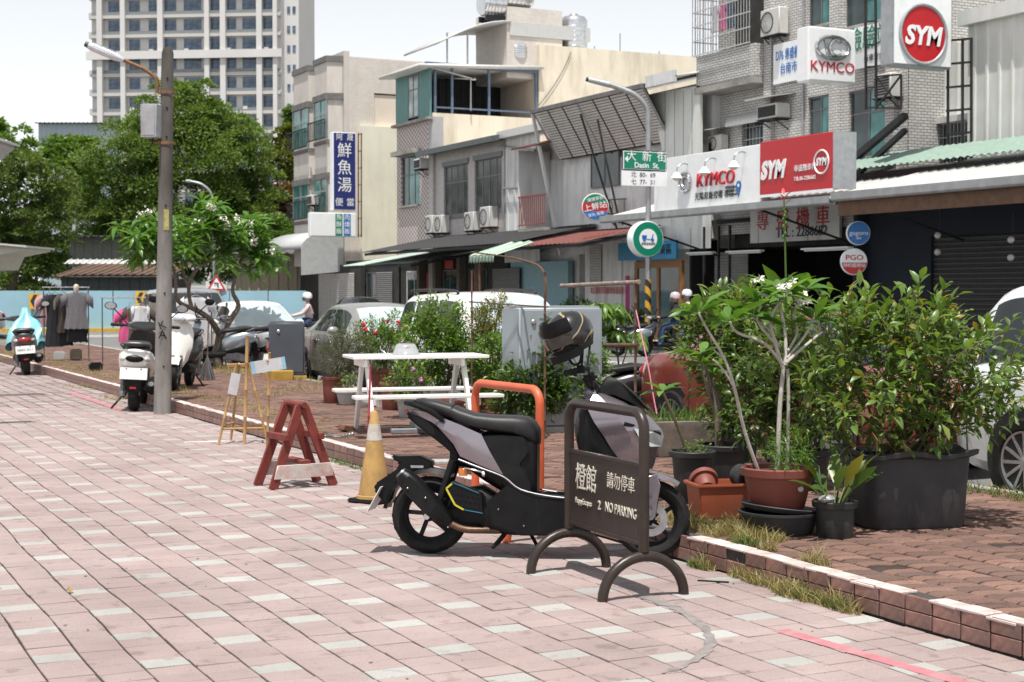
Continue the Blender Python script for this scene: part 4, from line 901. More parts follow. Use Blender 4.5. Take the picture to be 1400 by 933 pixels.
# --- palmate seedling tree (cassava-like leaves) behind the helmet
P = S(842, 575); root = thing('potted_sapling', 'young tree with drooping hand shaped light green leaves behind the helmet', 'plant', P)
lathe_pot(root, .15, .12, .24, m_bpot); tw = MB(); rnd = random.Random(5)
limb(tw, [(0, 0, .2), (.06, .03, .55), (.0, 0, .9), (-.05, 0, 1.12)], .014, .009); limb(tw, [(.0, 0, .45), (.14, 0, .8), (.2, .02, 1.0)], .01, .006); tw.build('stem', m_twig, root)
for k in range(30):
    a = rnd.uniform(0, 6.28); hgt = rnd.uniform(.0, .34); e = Vector((-.12+math.cos(a)*rnd.uniform(.1, .27), math.sin(a)*rnd.uniform(.05, .2), 1.05+hgt)); 
    if k > 24: e = Vector((.2+math.cos(a)*.1, math.sin(a)*.1, .88+.2*rnd.random()))
    b = MB(); b.tube([Vector((-.05, 0, 1.08)), e], .003, 4)
    ax = Vector((math.cos(a), math.sin(a), -.5)).normalized()
    for j in range(7):
        t = R(-130+j*43); sdv = Vector((-math.sin(a), math.cos(a), 0)); dirv = ax*math.cos(t)+sdv*math.sin(t)+Vector((0, 0, -.55)); put_leaf(b, e, dirv, .21*rnd.uniform(.8, 1.1)*(1-.25*abs(j-3)/3), .062, rnd, False)
    b.build('palmate_leaf', m_lfb, root, tints=True)
# --- right cluster: black pots, stone trough, nested planters
def stick_plant(label, px, pyb, rt, rb, h, m, stems, leaves, lm, lsz, lw, seed, bark=m_bark, tufts=()):
    P = S(px, pyb); root = thing('potted_plant', label, 'plant', P); lathe_pot(root, rt, rb, h, m); rnd = random.Random(seed)
    for s_ in stems: tw = MB(); limb(tw, s_[0], s_[1], s_[2], 8); tw.build('stem', bark, root)
    for (x, y, z), n, spread in leaves:
        for k in range(n):
            a = k*2.4+rnd.random(); d = Vector((math.cos(a), math.sin(a), rnd.uniform(-.1, .9)*spread)); b = MB(); put_leaf(b, Vector((0, 0, 0)), d, lsz*rnd.uniform(.7, 1.1), lw, rnd, False); b.tint = .0
            o = b.build('leaf', lm, root, tints=True); o.location = (x, y, z)
    for (x, y, z, r), mt, n, l, w in tufts:
        f = MB(); sprigs(f, None, [((x, y, z), (r, r, r*.7))], n, l, w, rnd); f.build('foliage', mt, root, tints=True)['kind'] = 'stuff'
    return root
stick_plant('leaning single stem with a few top leaves in a black pot by the front wheel', 946, 686, .155, .105, .37, m_bpot, [([(-.02, 0, .3), (-.10, .02, .52), (-.22, .05, .80)], .013, .010)], [((-.22, .05, .80), 7, .8)], m_lff, .17, .055, 3, m_twig, [((0, 0, .36, .1), m_lf, 30, .03, .015)])
stick_plant('two trunked bare plant in a wide black pot beside the orange planter', 990, 672, .20, .15, .36, m_bpot, [([(-.06, 0, .3), (-.08, 0, .62), (-.16, .02, .95)], .022, .012), ([(.0, .03, .3), (.0, .05, .6), (-.05, .08, .85)], .02, .012), ([(-.08, 0, .6), (-.16, 0, .80), (-.22, 0, 1.0)], .012, .008)], [((-.16, .02, .97), 8, .9), ((-.05, .08, .9), 7, .9), ((-.22, 0, 1.05), 8, .7)], m_lff, .21, .07, 4)
# concrete trough with grass
P = S(930, 622); root = thing('stone_trough', 'weathered brown concrete trough with grass behind the scooter nose', 'planter', P, R(-10))
b = MB(); b.loft([[(x*s_, y*s_, z) for x, y in ((-.33, -.2), (.33, -.2), (.33, .2), (-.33, .2))] for z, s_ in ((0, .86), (.05, .9), (.25, .98), (.29, 1.02), (.33, 1.02), (.33, .92), (.28, .9))]); b.build('trough', m_cpot, root, bevel=.008)
f = MB(); rnd = random.Random(9)
for k in range(170):
    p = Vector((rnd.uniform(-.28, .28), rnd.uniform(-.15, .15), .29)); d = Vector((rnd.uniform(-.6, .6), rnd.uniform(-.6, .6), 1)); put_leaf(f, p, d, rnd.uniform(.08, .24), .010, rnd)
f.build('grass', m_lfb, root, tints=True)['kind'] = 'stuff'
# orange-brown rectangular planter holding an overturned red pot and a black pot
P = S(985, 706); root = thing('rectangular_planter', 'orange brown rectangular plastic planter on the dry grass', 'planter', P, R(-14))
b = MB(); b.loft([[(x*s_, y*s_, z) for x, y in ((-.20, -.14), (.20, -.14), (.20, .14), (-.20, .14))] for z, s_ in ((0, .86), (.01, .9), (.21, .98), (.212, 1.08), (.235, 1.08), (.235, .96), (.10, .90))]); b.build('box', m_terra2, root, bevel=.006, seg=2)
PP = P+Vector((0, 0, .16))
root = thing('flower_pot', 'small red plastic pot tipped over inside the orange brown planter', 'pot', PP+Vector((-.09, .03, .02))); root.rotation_euler = (0, R(62), R(70)); lathe_pot(root, .085, .06, .13, m_terra, soil=False)
root = thing('flower_pot', 'black plastic pot lying on its side in the orange brown planter', 'pot', PP+Vector((.12, -.02, .12))); root.rotation_euler = (R(100), 0, R(8)); lathe_pot(root, .095, .07, .13, m_bpot, soil=False)
# red pot with frangipani on a wide dark saucer
P = S(1066, 728)
root = thing('saucer', 'wide dark grey saucer tub under the red frangipani pot', 'saucer', P); b = MB(); b.lathe([(.001, 0), (.19, 0), (.21, .02), (.245, .12), (.26, .125), (.262, .14), (.24, .14), (.20, .03), (.001, .025)], 32, cap=False); b.build('dish', m_gpot, root)
b = MB(); b.lathe([(.001, .0), (.22, .0), (.255, .03), (.25, .035), (.001, .012)], 32, Matrix.Translation((0, 0, .135)) @ Matrix.Rotation(R(7), 4, 'Y'), cap=False); b.build('tray', m_gpot, root)
Pp = P+Vector((-.015, .0, .155)); frp = thing('potted_frangipani', 'bare pale branched frangipani with white flowers in a red plastic pot', 'plant', Pp)
b = MB(); b.lathe([(.001, 0), (.155, 0), (.165, .01), (.205, .17), (.21, .205), (.235, .21), (.24, .255), (.225, .262), (.205, .255), (.20, .2), (.001, .195)], 36, cap=False); b.build('pot', m_terra, frp)
b = MB(); b.lathe([(.20, .225), (.1, .24), (.001, .235)], 20, cap=False); b.build('soil', m_earth, frp)
b = MB(); b.lathe([(.022, 0), (.022, .003), (.001, .003)], 14, Matrix.Translation((.02, -.205, .14)) @ Matrix.Rotation(R(83), 4, 'X') @ Matrix.Diagonal((1, .7, 1, 1))); b.build('oval_sticker', m_wpot, frp)
s_ = sc_at(Pp)
def fp(px, py, dy=0.):        # point of the frangipani seen at that sight line, dy metres behind the pot centre
    q = onY(px, py, Pp.y+dy); return q-Pp
tips = []
for pts, r0, r1 in (([(1063, 640), (1066, 560), (1071, 505)], .021, .018), ([(1076, 640, .03), (1078, 560, .03), (1077, 505, .02)], .016, .014),
                    ([(1071, 505), (1060, 470), (1054, 435), (1072, 405)], .017, .012), ([(1073, 500), (1074, 460, .05), (1068, 425, .05), (1066, 400, .06)], .016, .011), ([(1074, 497), (1095, 478), (1124, 454)], .016, .011), ([(1076, 490, .03), (1100, 460, .05), (1112, 438, .06)], .013, .009),
                    ([(1071, 500), (1045, 470, -.03), (1008, 455, -.04), (998, 440, -.04)], .015, .010), ([(1060, 470), (1036, 440, .04), (1040, 418, .04)], .012, .009), ([(1066, 475, .03), (1050, 450, .06), (1030, 435, .08)], .012, .008), ([(1077, 480, .03), (1090, 455, .1), (1086, 425, .12), (1102, 395, .12)], .012, .009),
                    ([(1040, 640, .0), (1018, 590, -.02), (1004, 530, -.06), (990, 490, -.05), (968, 452, -.05), (955, 428, -.03)], .016, .010), ([(1004, 530, -.06), (988, 505, -.08), (975, 492, -.1)], .010, .007), ([(990, 490, -.05), (975, 478, -.02)], .009, .006)):
    q = [fp(*p) for p in pts]
    if pts[0][1] > 600: q[0].z = .2
    b = MB(); limb(b, q, r0*.75, r1*.72, 8); b.build('branch', m_pale, frp)
    if pts[-1][1] < 445: tips.append(q[-1])
rnd = random.Random(21)
for i, t_ in enumerate(tips):
    for k in range(14):
        a = k*2.4+rnd.random(); d = Vector((math.cos(a), math.sin(a), rnd.uniform(-.15, .9))); b = MB(); put_leaf(b, Vector((0, 0, 0)), d, rnd.uniform(.14, .27), rnd.uniform(.055, .08), rnd, False); o = b.build('leaf', m_lff, frp); o.location = t_+d*.01
for px, py, n in ((1068, 398, 7), (1046, 400, 6), (1085, 392, 4), (1100, 408, 4), (1033, 386, 2), (1094, 416, 4)):
    c = fp(px, py, .02)
    for k in range(n):
        b = MB(); pc = Vector((rnd.uniform(-.05, .05), rnd.uniform(-.04, .04), rnd.uniform(-.03, .04))); ax = (rdir(rnd)*.6+Vector((-.2, -.8, .7))).normalized(); o3 = orient(ax)
        for j in range(5):
            a = 2*math.pi*j/5; q = o3 @ Vector((math.cos(a), .25, math.sin(a))); b.add(SMALL_V(.034, .024), SMALL_F, Matrix.Translation(pc) @ orient(q, .6))
        o = b.build('flower', m_flw, frp); o.location = c
f = MB(); tw = MB(); sprigs(f, None, [((.03, -.08, .36), (.13, .1, .12)), ((-.02, -.14, .27), (.09, .06, .08))], 120, .035, .008, rnd, 9, .6); f.build('weed', m_lfb, frp, tints=True)['kind'] = 'stuff'
# small black pot with yellow-green strap leaves
P = S(1141, 735); root = thing('potted_plant', 'broad strap leaved yellow green plant in a ribbed black pot', 'plant', P); lathe_pot(root, .125, .105, .23, m_bpot)
for k in range(15):
    a = k*2.4; b = MB(); l = rnd.uniform(.16, .3); d = Vector((math.cos(a)*.7, math.sin(a)*.7, rnd.uniform(.5, 1.5))); p0 = Vector((math.cos(a)*.04, math.sin(a)*.04, .2)); st_ = d.normalized()*.12
    b.tube([p0, p0+st_], .006, 5); put_leaf(b, p0+st_, d+Vector((0, 0, -.2)), l, .085, rnd, False); b.build('leaf', m_lfy if k in (2, 5) else m_lfd, root, tints=True)
b = MB(); b.sphere((-.1, -.05, .25), .05, 8, 6, (1.2, .8, .5)); b.build('foil_scrap', mat('crumpled_foil', (.55, .55, .57), .3, .6, var=.3, scale=60, bump=1, bscale=60), root)
# big charcoal planter with the large glossy shrub
P = S(1236, 716); big = thing('large_planter_shrub', 'large glossy leaved shrub in a big rectangular charcoal planter with wavy rim', 'plant', P, R(-13))
b = MB(); N = 48
def rr_out(w, d, rc=.08, wav=0.):
    out = []
    for k in range(N):
        a = 2*math.pi*k/N; c, s2 = math.cos(a), math.sin(a); p = 6
        rad = (abs(c)**p+abs(s2)**p)**(-1/p); out.append((w*c*rad, d*s2*rad))
    return out
lv = [(0, .33, .235, 0), (.02, .34, .245, 0), (.30, .355, .26, 0), (.45, .365, .27, 0), (.462, .41, .315, .012), (.49, .415, .32, .016), (.492, .40, .305, .016), (.45, .35, .255, 0), (.40, .34, .245, 0)]
b.loft([[(x, y, z+wv*math.sin(k*math.pi*2/N*6)) for k, (x, y) in enumerate(rr_out(w, d))] for z, w, d, wv in lv], caps=True); b.build('planter', m_gpot, big, ang=40)
b = MB(); b.prism(rr_out(.34, .245), .40, .43, 'z'); b.build('soil', m_earth, big)
f = MB(); tw = MB(); rnd = random.Random(31); keep = []
bl = [((-.05, 0, 1.0), (.62, .5, .42)), ((.38, .05, .98), (.5, .42, .34)), ((-.55, .05, 1.0), (.42, .4, .38)), ((.05, .1, 1.28), (.42, .34, .22)), ((.5, -.05, .84), (.34, .32, .2)), ((-.25, .05, 1.30), (.3, .3, .2)), ((.36, .1, 1.30), (.22, .22, .16)), ((-.35, -.1, .72), (.35, .3, .24)), ((.15, -.1, .70), (.4, .3, .2))]
sprigs(None or f, tw, bl, 470, .095, .038, rnd, 7, .55, keep=keep, shell=.3, small=False)
for k in range(16):
    c, r = rnd.choice(bl); e = Vector(c)+rdir(rnd)*.2; s0 = Vector((rnd.uniform(-.2, .2), rnd.uniform(-.12, .12), .41)); limb(tw, [s0, s0.lerp(e, .4)+Vector((0, 0, .1)), e], .013, .005, 6)
tw.build('stem', m_twig, big)['kind'] = 'stuff'
def nearest(keep, root, n): 
    bpy.context.view_layer.update(); mw = root.matrix_world
    return sorted(keep, key=lambda k: (mw @ k[0].translation-CAM).length)
lm_ = [MB().add(leaf_verts(1, .42, .2, dr), LEAF_F).mesh('leaf', m_lf) for dr in (.05, .18, .3)]
ks = nearest(keep, big, 300)
for Mx, l in ks[:300]:
    o = link('leaf', rnd.choice(lm_), big); o.matrix_local = Mx @ Matrix.Scale(l, 4)
for Mx, l in ks[300:]:
    f.tint = rnd.random(); f.add(leaf_verts(l, l*.42), LEAF_F, Mx)
f.build('foliage', m_lf, big, tints=True)['kind'] = 'stuff'
for px, py in ((1192, 590), (1234, 604)):
    q = onY(px, py, P.y-.2); b = MB(); put_leaf(b, Vector((0, 0, 0)), (.2, -.3, -1), .15, .09, rnd, False); o = b.build('withered_leaf', mat('withered_leaf', (.32, .19, .08), .8, var=.3, scale=20), big); o.matrix_world = Matrix.Translation(q)
# dense greens behind the pots
potted('dense dark green bush in a hidden pot between frangipani and big planter', 1105, 668, .17, .13, .3, m_bpot, [(0, 0, .72, .36, .3, .34), (-.2, .1, .98, .3, .26, .26), (.15, .1, 1.12, .3, .26, .22), (-.45, .1, .62, .26, .24, .3)], 480, .085, .036, m_lfd, seed=20, small=False)
potted('leafy bush with upright light green shoots behind the leaning stem', 1010, 640, .17, .13, .3, m_bpot, [(0, 0, .78, .3, .28, .4), (-.12, 0, 1.2, .28, .24, .26), (.2, .05, 1.28, .28, .24, .22), (-.32, .05, 1.05, .2, .2, .22)], 480, .085, .036, m_lf, seed=21, small=False)
# canna with a red flower spike
P = S(1074, 655); root = thing('canna_plant', 'tall canna stalk with a red flower spike above the frangipani', 'plant', P); lathe_pot(root, .15, .12, .26, m_bpot)
zt = zpy(P, 296); b = MB(); limb(b, [(0, 0, .2), (.01, 0, 1.0), (-.02, 0, zt-.3), (-.03, 0, zt)], .012, .005); b.build('stalk', m_lfb, root)
for k in range(5): b = MB(); put_leaf(b, Vector((0, 0, .9+.12*k)), Vector((math.cos(k*2.4), math.sin(k*2.4), 1.6)), .46, .13, rnd, False); b.build('leaf', m_lfb, root, tints=True)
for k in range(5): b = MB(); put_leaf(b, Vector((-.03, 0, zt-.06+.02*k)), Vector((math.cos(k*1.9), math.sin(k*1.9)*.6, .9)), .09, .03, rnd, False); b.build('red_petal', m_flr, root)
b = MB()
for k in range(10): z = zt-.34+.028*k; b.sphere((-.025+.012*math.cos(k*2.4), .012*math.sin(k*2.4), z), .011, 6, 5, (1, 1, 1.6))
b.build('bud', m_lfb, root)['kind'] = 'stuff'
# ---- frangipani tree by the pole
def frangipani_tree():
    P = S(298, 503); root = thing('frangipani_tree', 'spreading frangipani tree with white flowers beside the concrete pole', 'tree', P); Y0 = P.y; rnd = random.Random(8)
    fq = lambda px, py, dy=0.: onY(px, py, Y0+dy)-P
    tr = MB(); base = fq(298, 500); base.z = -.05; limb(tr, [base, fq(299, 475), fq(301, 458)], .105, .085, 10); tr.build('trunk', m_bark, root)
    tips = []
    br = [([(301, 460), (288, 438, -.2), (268, 424, -.4), (248, 416, -.6), (240, 405, -.7)], .07, .04), ([(301, 460), (316, 436, .1), (326, 418, .2), (318, 398, .3), (324, 370, .35)], .07, .035), ([(262, 421, -.4), (258, 396, -.3), (268, 370, -.1), (300, 350, .1), (318, 338, .2)], .045, .02), ([(240, 405, -.7), (240, 380, -.7), (232, 362, -.8), (212, 345, -.9), (200, 330, -.9)], .035, .02), ([(258, 396, -.3), (250, 370, -.5), (246, 350, -.6), (232, 330, -.7)], .03, .018),
          ([(268, 370, -.1), (262, 350, 0), (270, 325, .1), (275, 305, .1)], .03, .016), ([(300, 350, .1), (305, 325, .2), (300, 300, .2)], .025, .015), ([(318, 338, .2), (335, 322, .3), (345, 318, .3)], .025, .015), ([(324, 370, .35), (335, 345, .4), (352, 345, .5)], .03, .016), ([(324, 370, .35), (315, 345, .5), (325, 315, .6)], .03, .015), ([(246, 350, -.6), (262, 330, -.4), (260, 308, -.4)], .025, .015), ([(212, 345, -.9), (190, 328, -1.), (185, 318, -1.)], .022, .014), ([(232, 330, -.7), (222, 312, -.7), (215, 300, -.7)], .02, .013), ([(352, 345, .5), (362, 335, .5)], .018, .012), ([(300, 300, .2), (290, 290, .1), (288, 285, .1)], .018, .012), ([(335, 322, .3), (350, 305, .3)], .018, .012)]
    for pts, r0, r1 in br:
        q = [fq(*p) for p in pts]; b = MB(); limb(b, q, r0*.95, r1*.95, 8); b.build('branch', m_bark, root); tips.append(q[-1])
    lv = []
    for t_ in tips[2:]:
        for s_ in range(9):
            c = t_+Vector((rnd.uniform(-.32, .28), rnd.uniform(-.5, .5), rnd.uniform(-.45, .12))) if s_ else t_
            for k in range(12):
                a = k*2.4+rnd.random(); d = Vector((math.cos(a), math.sin(a), rnd.uniform(-.75, .8))); lv.append((Matrix.Translation(c+d*.02) @ orient(d, rnd.uniform(-.5, .5)), rnd.uniform(.26, .42)))
    bpy.context.view_layer.update(); lv.sort(key=lambda k: (root.matrix_world @ k[0].translation-CAM).length)
    lms = [MB().add(leaf_verts(1, .27, .2, dr), LEAF_F).mesh('leaf', m_lff) for dr in (.1, .25, .4)]
    cr = bpy.data.objects.new('crown', None); COL.objects.link(cr); cr.parent = root
    for Mx, l in lv[:300]: o = link('leaf', rnd.choice(lms), cr); o.matrix_local = Mx @ Matrix.Scale(l, 4)
    f = MB()
    for Mx, l in lv[300:]: f.tint = rnd.random(); f.add(leaf_verts(l, l*.27, .2, .25), LEAF_F, Mx)
    f.build('foliage', m_lff, cr, tints=True)['kind'] = 'stuff'
    for px, py in ((188, 318), (192, 295), (205, 288), (268, 306), (273, 303), (308, 306), (312, 312), (306, 300), (325, 300), (344, 306), (347, 330), (370, 344), (288, 284), (292, 284), (340, 320)):
        c = fq(px, py, rnd.uniform(-.5, -.1)); b = MB()
        for k in range(10): pc = c+Vector((rnd.uniform(-.08, .08), rnd.uniform(-.08, .08), rnd.uniform(-.06, .06))); b.add(SMALL_V(.07, .05), SMALL_F, Matrix.Translation(pc) @ orient(rdir(rnd))); b.add(SMALL_V(.07, .05), SMALL_F, Matrix.Translation(pc) @ orient(rdir(rnd)))
        b.build('flower_cluster', m_flw, cr)
    return root
frangipani_tree()
# ---- grass: dry tufts along the kerb and the strip
m_dry = leafmat('dry_grass', (.22, .20, .08), (.44, .37, .17), .25, .8); m_gr = leafmat('green_grass', (.06, .11, .02), (.14, .2, .04), .25, .7)
def grass(spots, n, hgt, m, seed, label):
    rnd = random.Random(seed); f = MB()
    for (x, y, z, rx, ry, k) in spots:
        for _ in range(int(n*k)):
            a = rnd.uniform(0, 6.28); q = math.sqrt(rnd.random()); p = Vector((x+math.cos(a)*q*rx, y+math.sin(a)*q*ry, z)); h = hgt*rnd.choice((.25, .4, .6, .8, 1.2))*(1.1-.7*q)
            d = Vector((rnd.uniform(-.9, .9), rnd.uniform(-.9, .9), 1)).normalized(); w = .0025+.0012*rnd.random(); sdv = Vector((math.cos(a*3), math.sin(a*3), 0))*w; tip = p+d*h+Vector((d.x, d.y, -.2))*h*.35; f.tint = rnd.random()
            f.add([p-sdv, p+sdv, p+d*h*.6+sdv*.7, p+d*h*.6-sdv*.7, tip], [(0, 1, 2, 3), (3, 2, 4)])
    o = f.build('grass', m, tints=True, smooth=False); tag(o, label, 'grass', kind='stuff'); return o
def gs(px, py, z, rx, ry, k=1.): p = gnd(px, py, z); return (p.x, p.y, z, rx, ry, k)
kerbside = [gs(1010, 730, SZ, .22, .42, 5), (KX+.28, 8.5, SZ, .12, .5, 2.2), (KX+.25, 9.3, SZ, .1, .35, 1.5), gs(1012, 790, 0, .04, .12, .5), gs(1045, 800, 0, .06, .22, 1.0), gs(1072, 812, 0, .05, .12, .5), gs(1095, 817, 0, .09, .2, 1.5), gs(1135, 828, 0, .06, .16, 1.1), gs(1160, 838, 0, .04, .08, .3), gs(960, 777, 0, .04, .12, .4), (KX+.17, 6.9, SZ, .05, .12, .4), (KX+.2, 7.4, SZ, .05, .08, .3)]
grass(kerbside, 420, .145, m_dry, 1, 'dry straw coloured grass tufts growing along the kerb joints')
grass([gs(1018, 745, SZ, .08, .12, 1), gs(1105, 820, 0, .05, .22, 1.6), gs(1145, 833, 0, .045, .12, .8), gs(955, 776, 0, .04, .12, .7), gs(300, 578, 0, .05, .5, 1), gs(470, 636, 0, .04, .6, .8), (KX+.22, 15.5, SZ, .06, .3, .3), gs(190, 545, 0, .06, .6, .8), gs(640, 690, 0, .03, .06, .2)], 260, .10, m_gr, 2, 'fresh green weeds at the foot of the kerb')
far = [(SX-.12+random.uniform(-.12, .08), 5.5+.45*i, SZ, .14, .3, .6) for i in range(60)]+[(KX+.3+random.random()*.5, 17+.55*i, SZ, .25, .35, .5) for i in range(45)]+[gs(400, 532, SZ, .5, .5, 1.5), gs(360, 540, SZ, .4, .6, 1.5), gs(430, 535, SZ, .5, .5, 1.), gs(10, 490, SZ, .8, 1.2, 3), gs(320, 510, SZ, .35, .4, 3), gs(305, 505, SZ, .3, .3, 2.5), gs(110, 530, SZ, .3, .8, 1), gs(160, 545, SZ, .25, .6, 1.2)]
grass(far, 170, .12, m_dry, 3, 'sparse dry grass scattered over the far brick strip and its road edge')
grass([(SX-.1+random.uniform(-.1, .05), 8.0+.3*i, SZ, .12, .2, .5) for i in range(14)]+[gs(205, 478, SZ, .5, .5, 2.5), gs(215, 490, SZ, .4, .5, 2)], 260, .13, m_gr, 4, 'green grass fringe by the road edge near the parked cars')
# ================================================================ cars
m_cglass = glassmat('car_glass', (.018, .022, .024)); m_pale_screen = mat('sunshade_and_sky_windscreen', (.48, .57, .59), .12, .1, var=.18, scale=1.5, coat=.6)  # pale windscreen: sunshade in the sedans, sky reflection painted into the wagon's
m_trim = mat('black_car_trim', (.015, .015, .016), .5); m_alloy = mat('alloy_wheel', (.52, .53, .55), .3, .8, var=.1)
def paint(name, col, metal=.3): return mat(name, col, .28, metal, var=.06, scale=2, coat=.8, dirt=tuple(c*.7 for c in col), damt=.2)
def car_wheel(parent, x, y, side, Rw=.315, w=.2, spokes=10):
    o = bpy.data.objects.new('wheel', None); COL.objects.link(o); o.parent = parent; o.location = (x, y, Rw); h = w/2; Rr = Rw*.68
    b = MB(); b.lathe([(Rr, -h*.8), (Rr+.02, -h), (Rw-.03, -h), (Rw-.004, -h*.72), (Rw, 0), (Rw-.004, h*.72), (Rw-.03, h), (Rr+.02, h), (Rr, h*.8)], 40, AXY, cap=False); b.build('tyre', m_rub, o)
    b = MB(); b.lathe([(Rr+.004, h*.9), (Rr-.012, h*.85), (Rr-.02, h*.2), (Rr-.02, -h*.2), (Rr-.012, -h*.85), (Rr+.004, -h*.9)], 36, AXY, cap=False); yo = side*h*.72
    for k in range(spokes):
        a = 2*math.pi*k/spokes; b.bar((math.cos(a)*.04, yo, math.sin(a)*.04), (math.cos(a+.05)*(Rr-.008), yo*1.05, math.sin(a+.05)*(Rr-.008)), .026, .022, (0, 1, 0))
    b.lathe([(.055, -.012), (.05, .012), (.001, .016)], 16, Matrix.Translation((0, yo, 0)) @ Matrix.Rotation(R(-90*side), 4, 'X')); b.build('rim', m_alloy, o)
    b = MB(); b.lathe([(.02, 0), (Rr-.02, 0)], 24, Matrix.Translation((0, yo*.3, 0)) @ Matrix.Rotation(R(-90*side), 4, 'X'), cap=False); b.build('brake_disc', m_dsteel, o)
def car(label, loc, rz, body, st, wins, ws, rw, axles, Rw=.315, W=.86, group=None, rails=False, shade=True, lights='both', spokes=10, name='parked_car'):
    """st: stations (x, belt z, roof z, sill half width, belt hw, roof hw) rear to front; wins: side windows (x0,x1); ws/rw: windscreen and rear window x ranges"""
    root = thing(name, label, 'car', loc, rz, group)
    X = [s[0] for s in st]
    def at(x):
        x = max(X[0], min(X[-1], x))
        for i in range(len(st)-1):
            if st[i][0] <= x <= st[i+1][0]: break
        a, b_, c, d = st[max(0, i-1)], st[i], st[i+1], st[min(len(st)-1, i+2)]; t = (x-b_[0])/(c[0]-b_[0])
        def h(k):
            m0 = (c[k]-a[k])/(c[0]-a[0])*(c[0]-b_[0]); m1 = (d[k]-b_[k])/(d[0]-b_[0])*(c[0]-b_[0]); 
            return (2*t**3-3*t*t+1)*b_[k]+(t**3-2*t*t+t)*m0+(-2*t**3+3*t*t)*c[k]+(t**3-t*t)*m1
        return [h(k) for k in range(1, 6)]
    def half(x):
        zb, zr, ws_, wb, wr = at(x); zr = max(zr, zb+.02); k = min(1, (zr-zb)/.35); lo = .20+.10*abs(2*(x-X[0])/(X[-1]-X[0])-1)**6
        return [(0, lo), (ws_*.88, lo), (ws_, lo+.10), (W*ws_/W+.012, lo+.30), (max(ws_, wb)+.006, zb-.16), (wb, zb-.02), (wb-.02, zb), (wr+(wb-wr)*.08, zr-.07*k), (wr-.05, zr-.012), (wr*.5, zr+.012*k), (0, zr+.02*k)]
    N = 46; xs = [X[0]+(X[-1]-X[0])*i/N for i in range(N+1)]; b = MB(); rings = []
    for x in xs:
        hf = half(x); rings.append([(x, y, z) for y, z in hf]+[(x, -y, z) for y, z in reversed(hf[1:-1])])
    b.loft(rings); bo = b.build('body', body, root, ang=42)
    def pane(x0, x1, t0, t1, nm, m, s, skew0=0., skew1=0.):
        g = MB(); nx = 8; vs = []
        for i in range(nx+1):
            for j in range(5):
                t = t0+(t1-t0)*j/4; x = x0+(x1-x0)*i/nx+(skew0*(1-i/nx)+skew1*i/nx)*(j/4); hf = half(x); (ya, za), (yb, zb_) = hf[6], hf[7]
                vs.append((x, s*(ya+(yb-ya)*t+.006), za+(zb_-za)*t+.002))
        fs = [(i*5+j, (i+1)*5+j, (i+1)*5+j+1, i*5+j+1) for i in range(nx) for j in range(4)]
        g.add(vs, [f if s < 0 else tuple(reversed(f)) for f in fs]); return g.build(nm, m, root)
    for s in (-1, 1):
        for (x0, x1, k0, k1) in wins: pane(x0, x1, .1, .93, 'side_window', m_cglass, s, k0, k1)
    def screen(x0, x1, nm, m):
        g = MB(); nx = 6; vs = []; up = 1
        for i in range(nx+1):
            x = x0+(x1-x0)*i/nx; hf = half(x); c = [hf[7], hf[8], hf[9], hf[10]]; row = [(y*.96, z) for y, z in c]+[(-y*.96, z) for y, z in reversed(c[:-1])]
            dx = .010*(1 if x1 > x0 and x0 > 0 else -1)
            vs += [(x+dx, y, z+.008) for y, z in row]
        fs = [(i*7+j, i*7+j+1, (i+1)*7+j+1, (i+1)*7+j) for i in range(nx) for j in range(6)]; g.add(vs, fs); return g.build(nm, m, root)
    screen(ws[0], ws[1], 'windscreen', m_pale_screen if shade else m_cglass); screen(rw[0], rw[1], 'rear_window', m_cglass)
    for ax in axles:
        for s in (-1, 1):
            b = MB(); wy = half(ax)[3][0]; b.lathe([(.001, 0), (Rw+.055, 0), (Rw+.062, -.02)], 30, Matrix.Translation((ax, s*(wy+.004), Rw+.02)) @ Matrix.Rotation(R(-90*s), 4, 'X'), cap=False); b.build('wheel_arch', m_trim, root)
            car_wheel(root, ax, s*(wy-.072), s, Rw, spokes=spokes)
    f, r = X[-1], X[0]; zf, zr_ = at(f-.15)[0], at(r+.15)[0]; wf, wr_ = half(f-.1)[4][0], half(r+.1)[4][0]
    for s in (-1, 1):
        b = MB(); b.sphere((f-.13, s*(wf-.17), zf-.13), 1, 12, 8, (.13, .17, .085)); b.build('headlight', m_lens, root)
        b = MB(); b.sphere((r+.10, s*(wr_-.12), zr_-.14), 1, 12, 8, (.11, .14, .11)); b.build('tail_light', m_redlens, root)
        xm = ws[0]-.22 if ws[0] < ws[1] else ws[1]-.22; wy = half(xm)[6][0]; zz = at(xm)[0]
        b = MB(); b.sphere((xm+.22, s*(wy+.10), zz+.08), 1, 12, 8, (.06, .105, .07)); b.bar((xm+.22, s*(wy-.02), zz+.03), (xm+.22, s*(wy+.06), zz+.05), .05, .03); b.build('wing_mirror', body, root)
        for (x0, x1, k0, k1) in wins[:2]:
            xh = x0+.18; b = MB(); hy = half(xh)[4][0]+.012; b.bar((xh, s*hy, at(xh)[0]-.13), (xh+.17, s*hy, at(xh)[0]-.13), .02, .03); b.build('door_handle', m_steel if group is None else body, root, bevel=.005)
            hf = half(x0-.02); b = MB(); b.tube([(x0-.03, s*(y+.001), z) for y, z in hf[2:7]], .005, 4); b.build('door_gap', m_trim, root)
    b = MB(); b.box(f-.05, f+.015, -.42, .42, .40, .56); b.build('grille', m_trim, root, bevel=.01)
    for x, nm in ((f+.02, 'front_plate'), (r-.02, 'rear_plate')): b = MB(); b.box(x-.008, x+.008, -.19, .19, .42 if x > 0 else .62, .50 if x > 0 else .78); b.build(nm, m_plate, root)
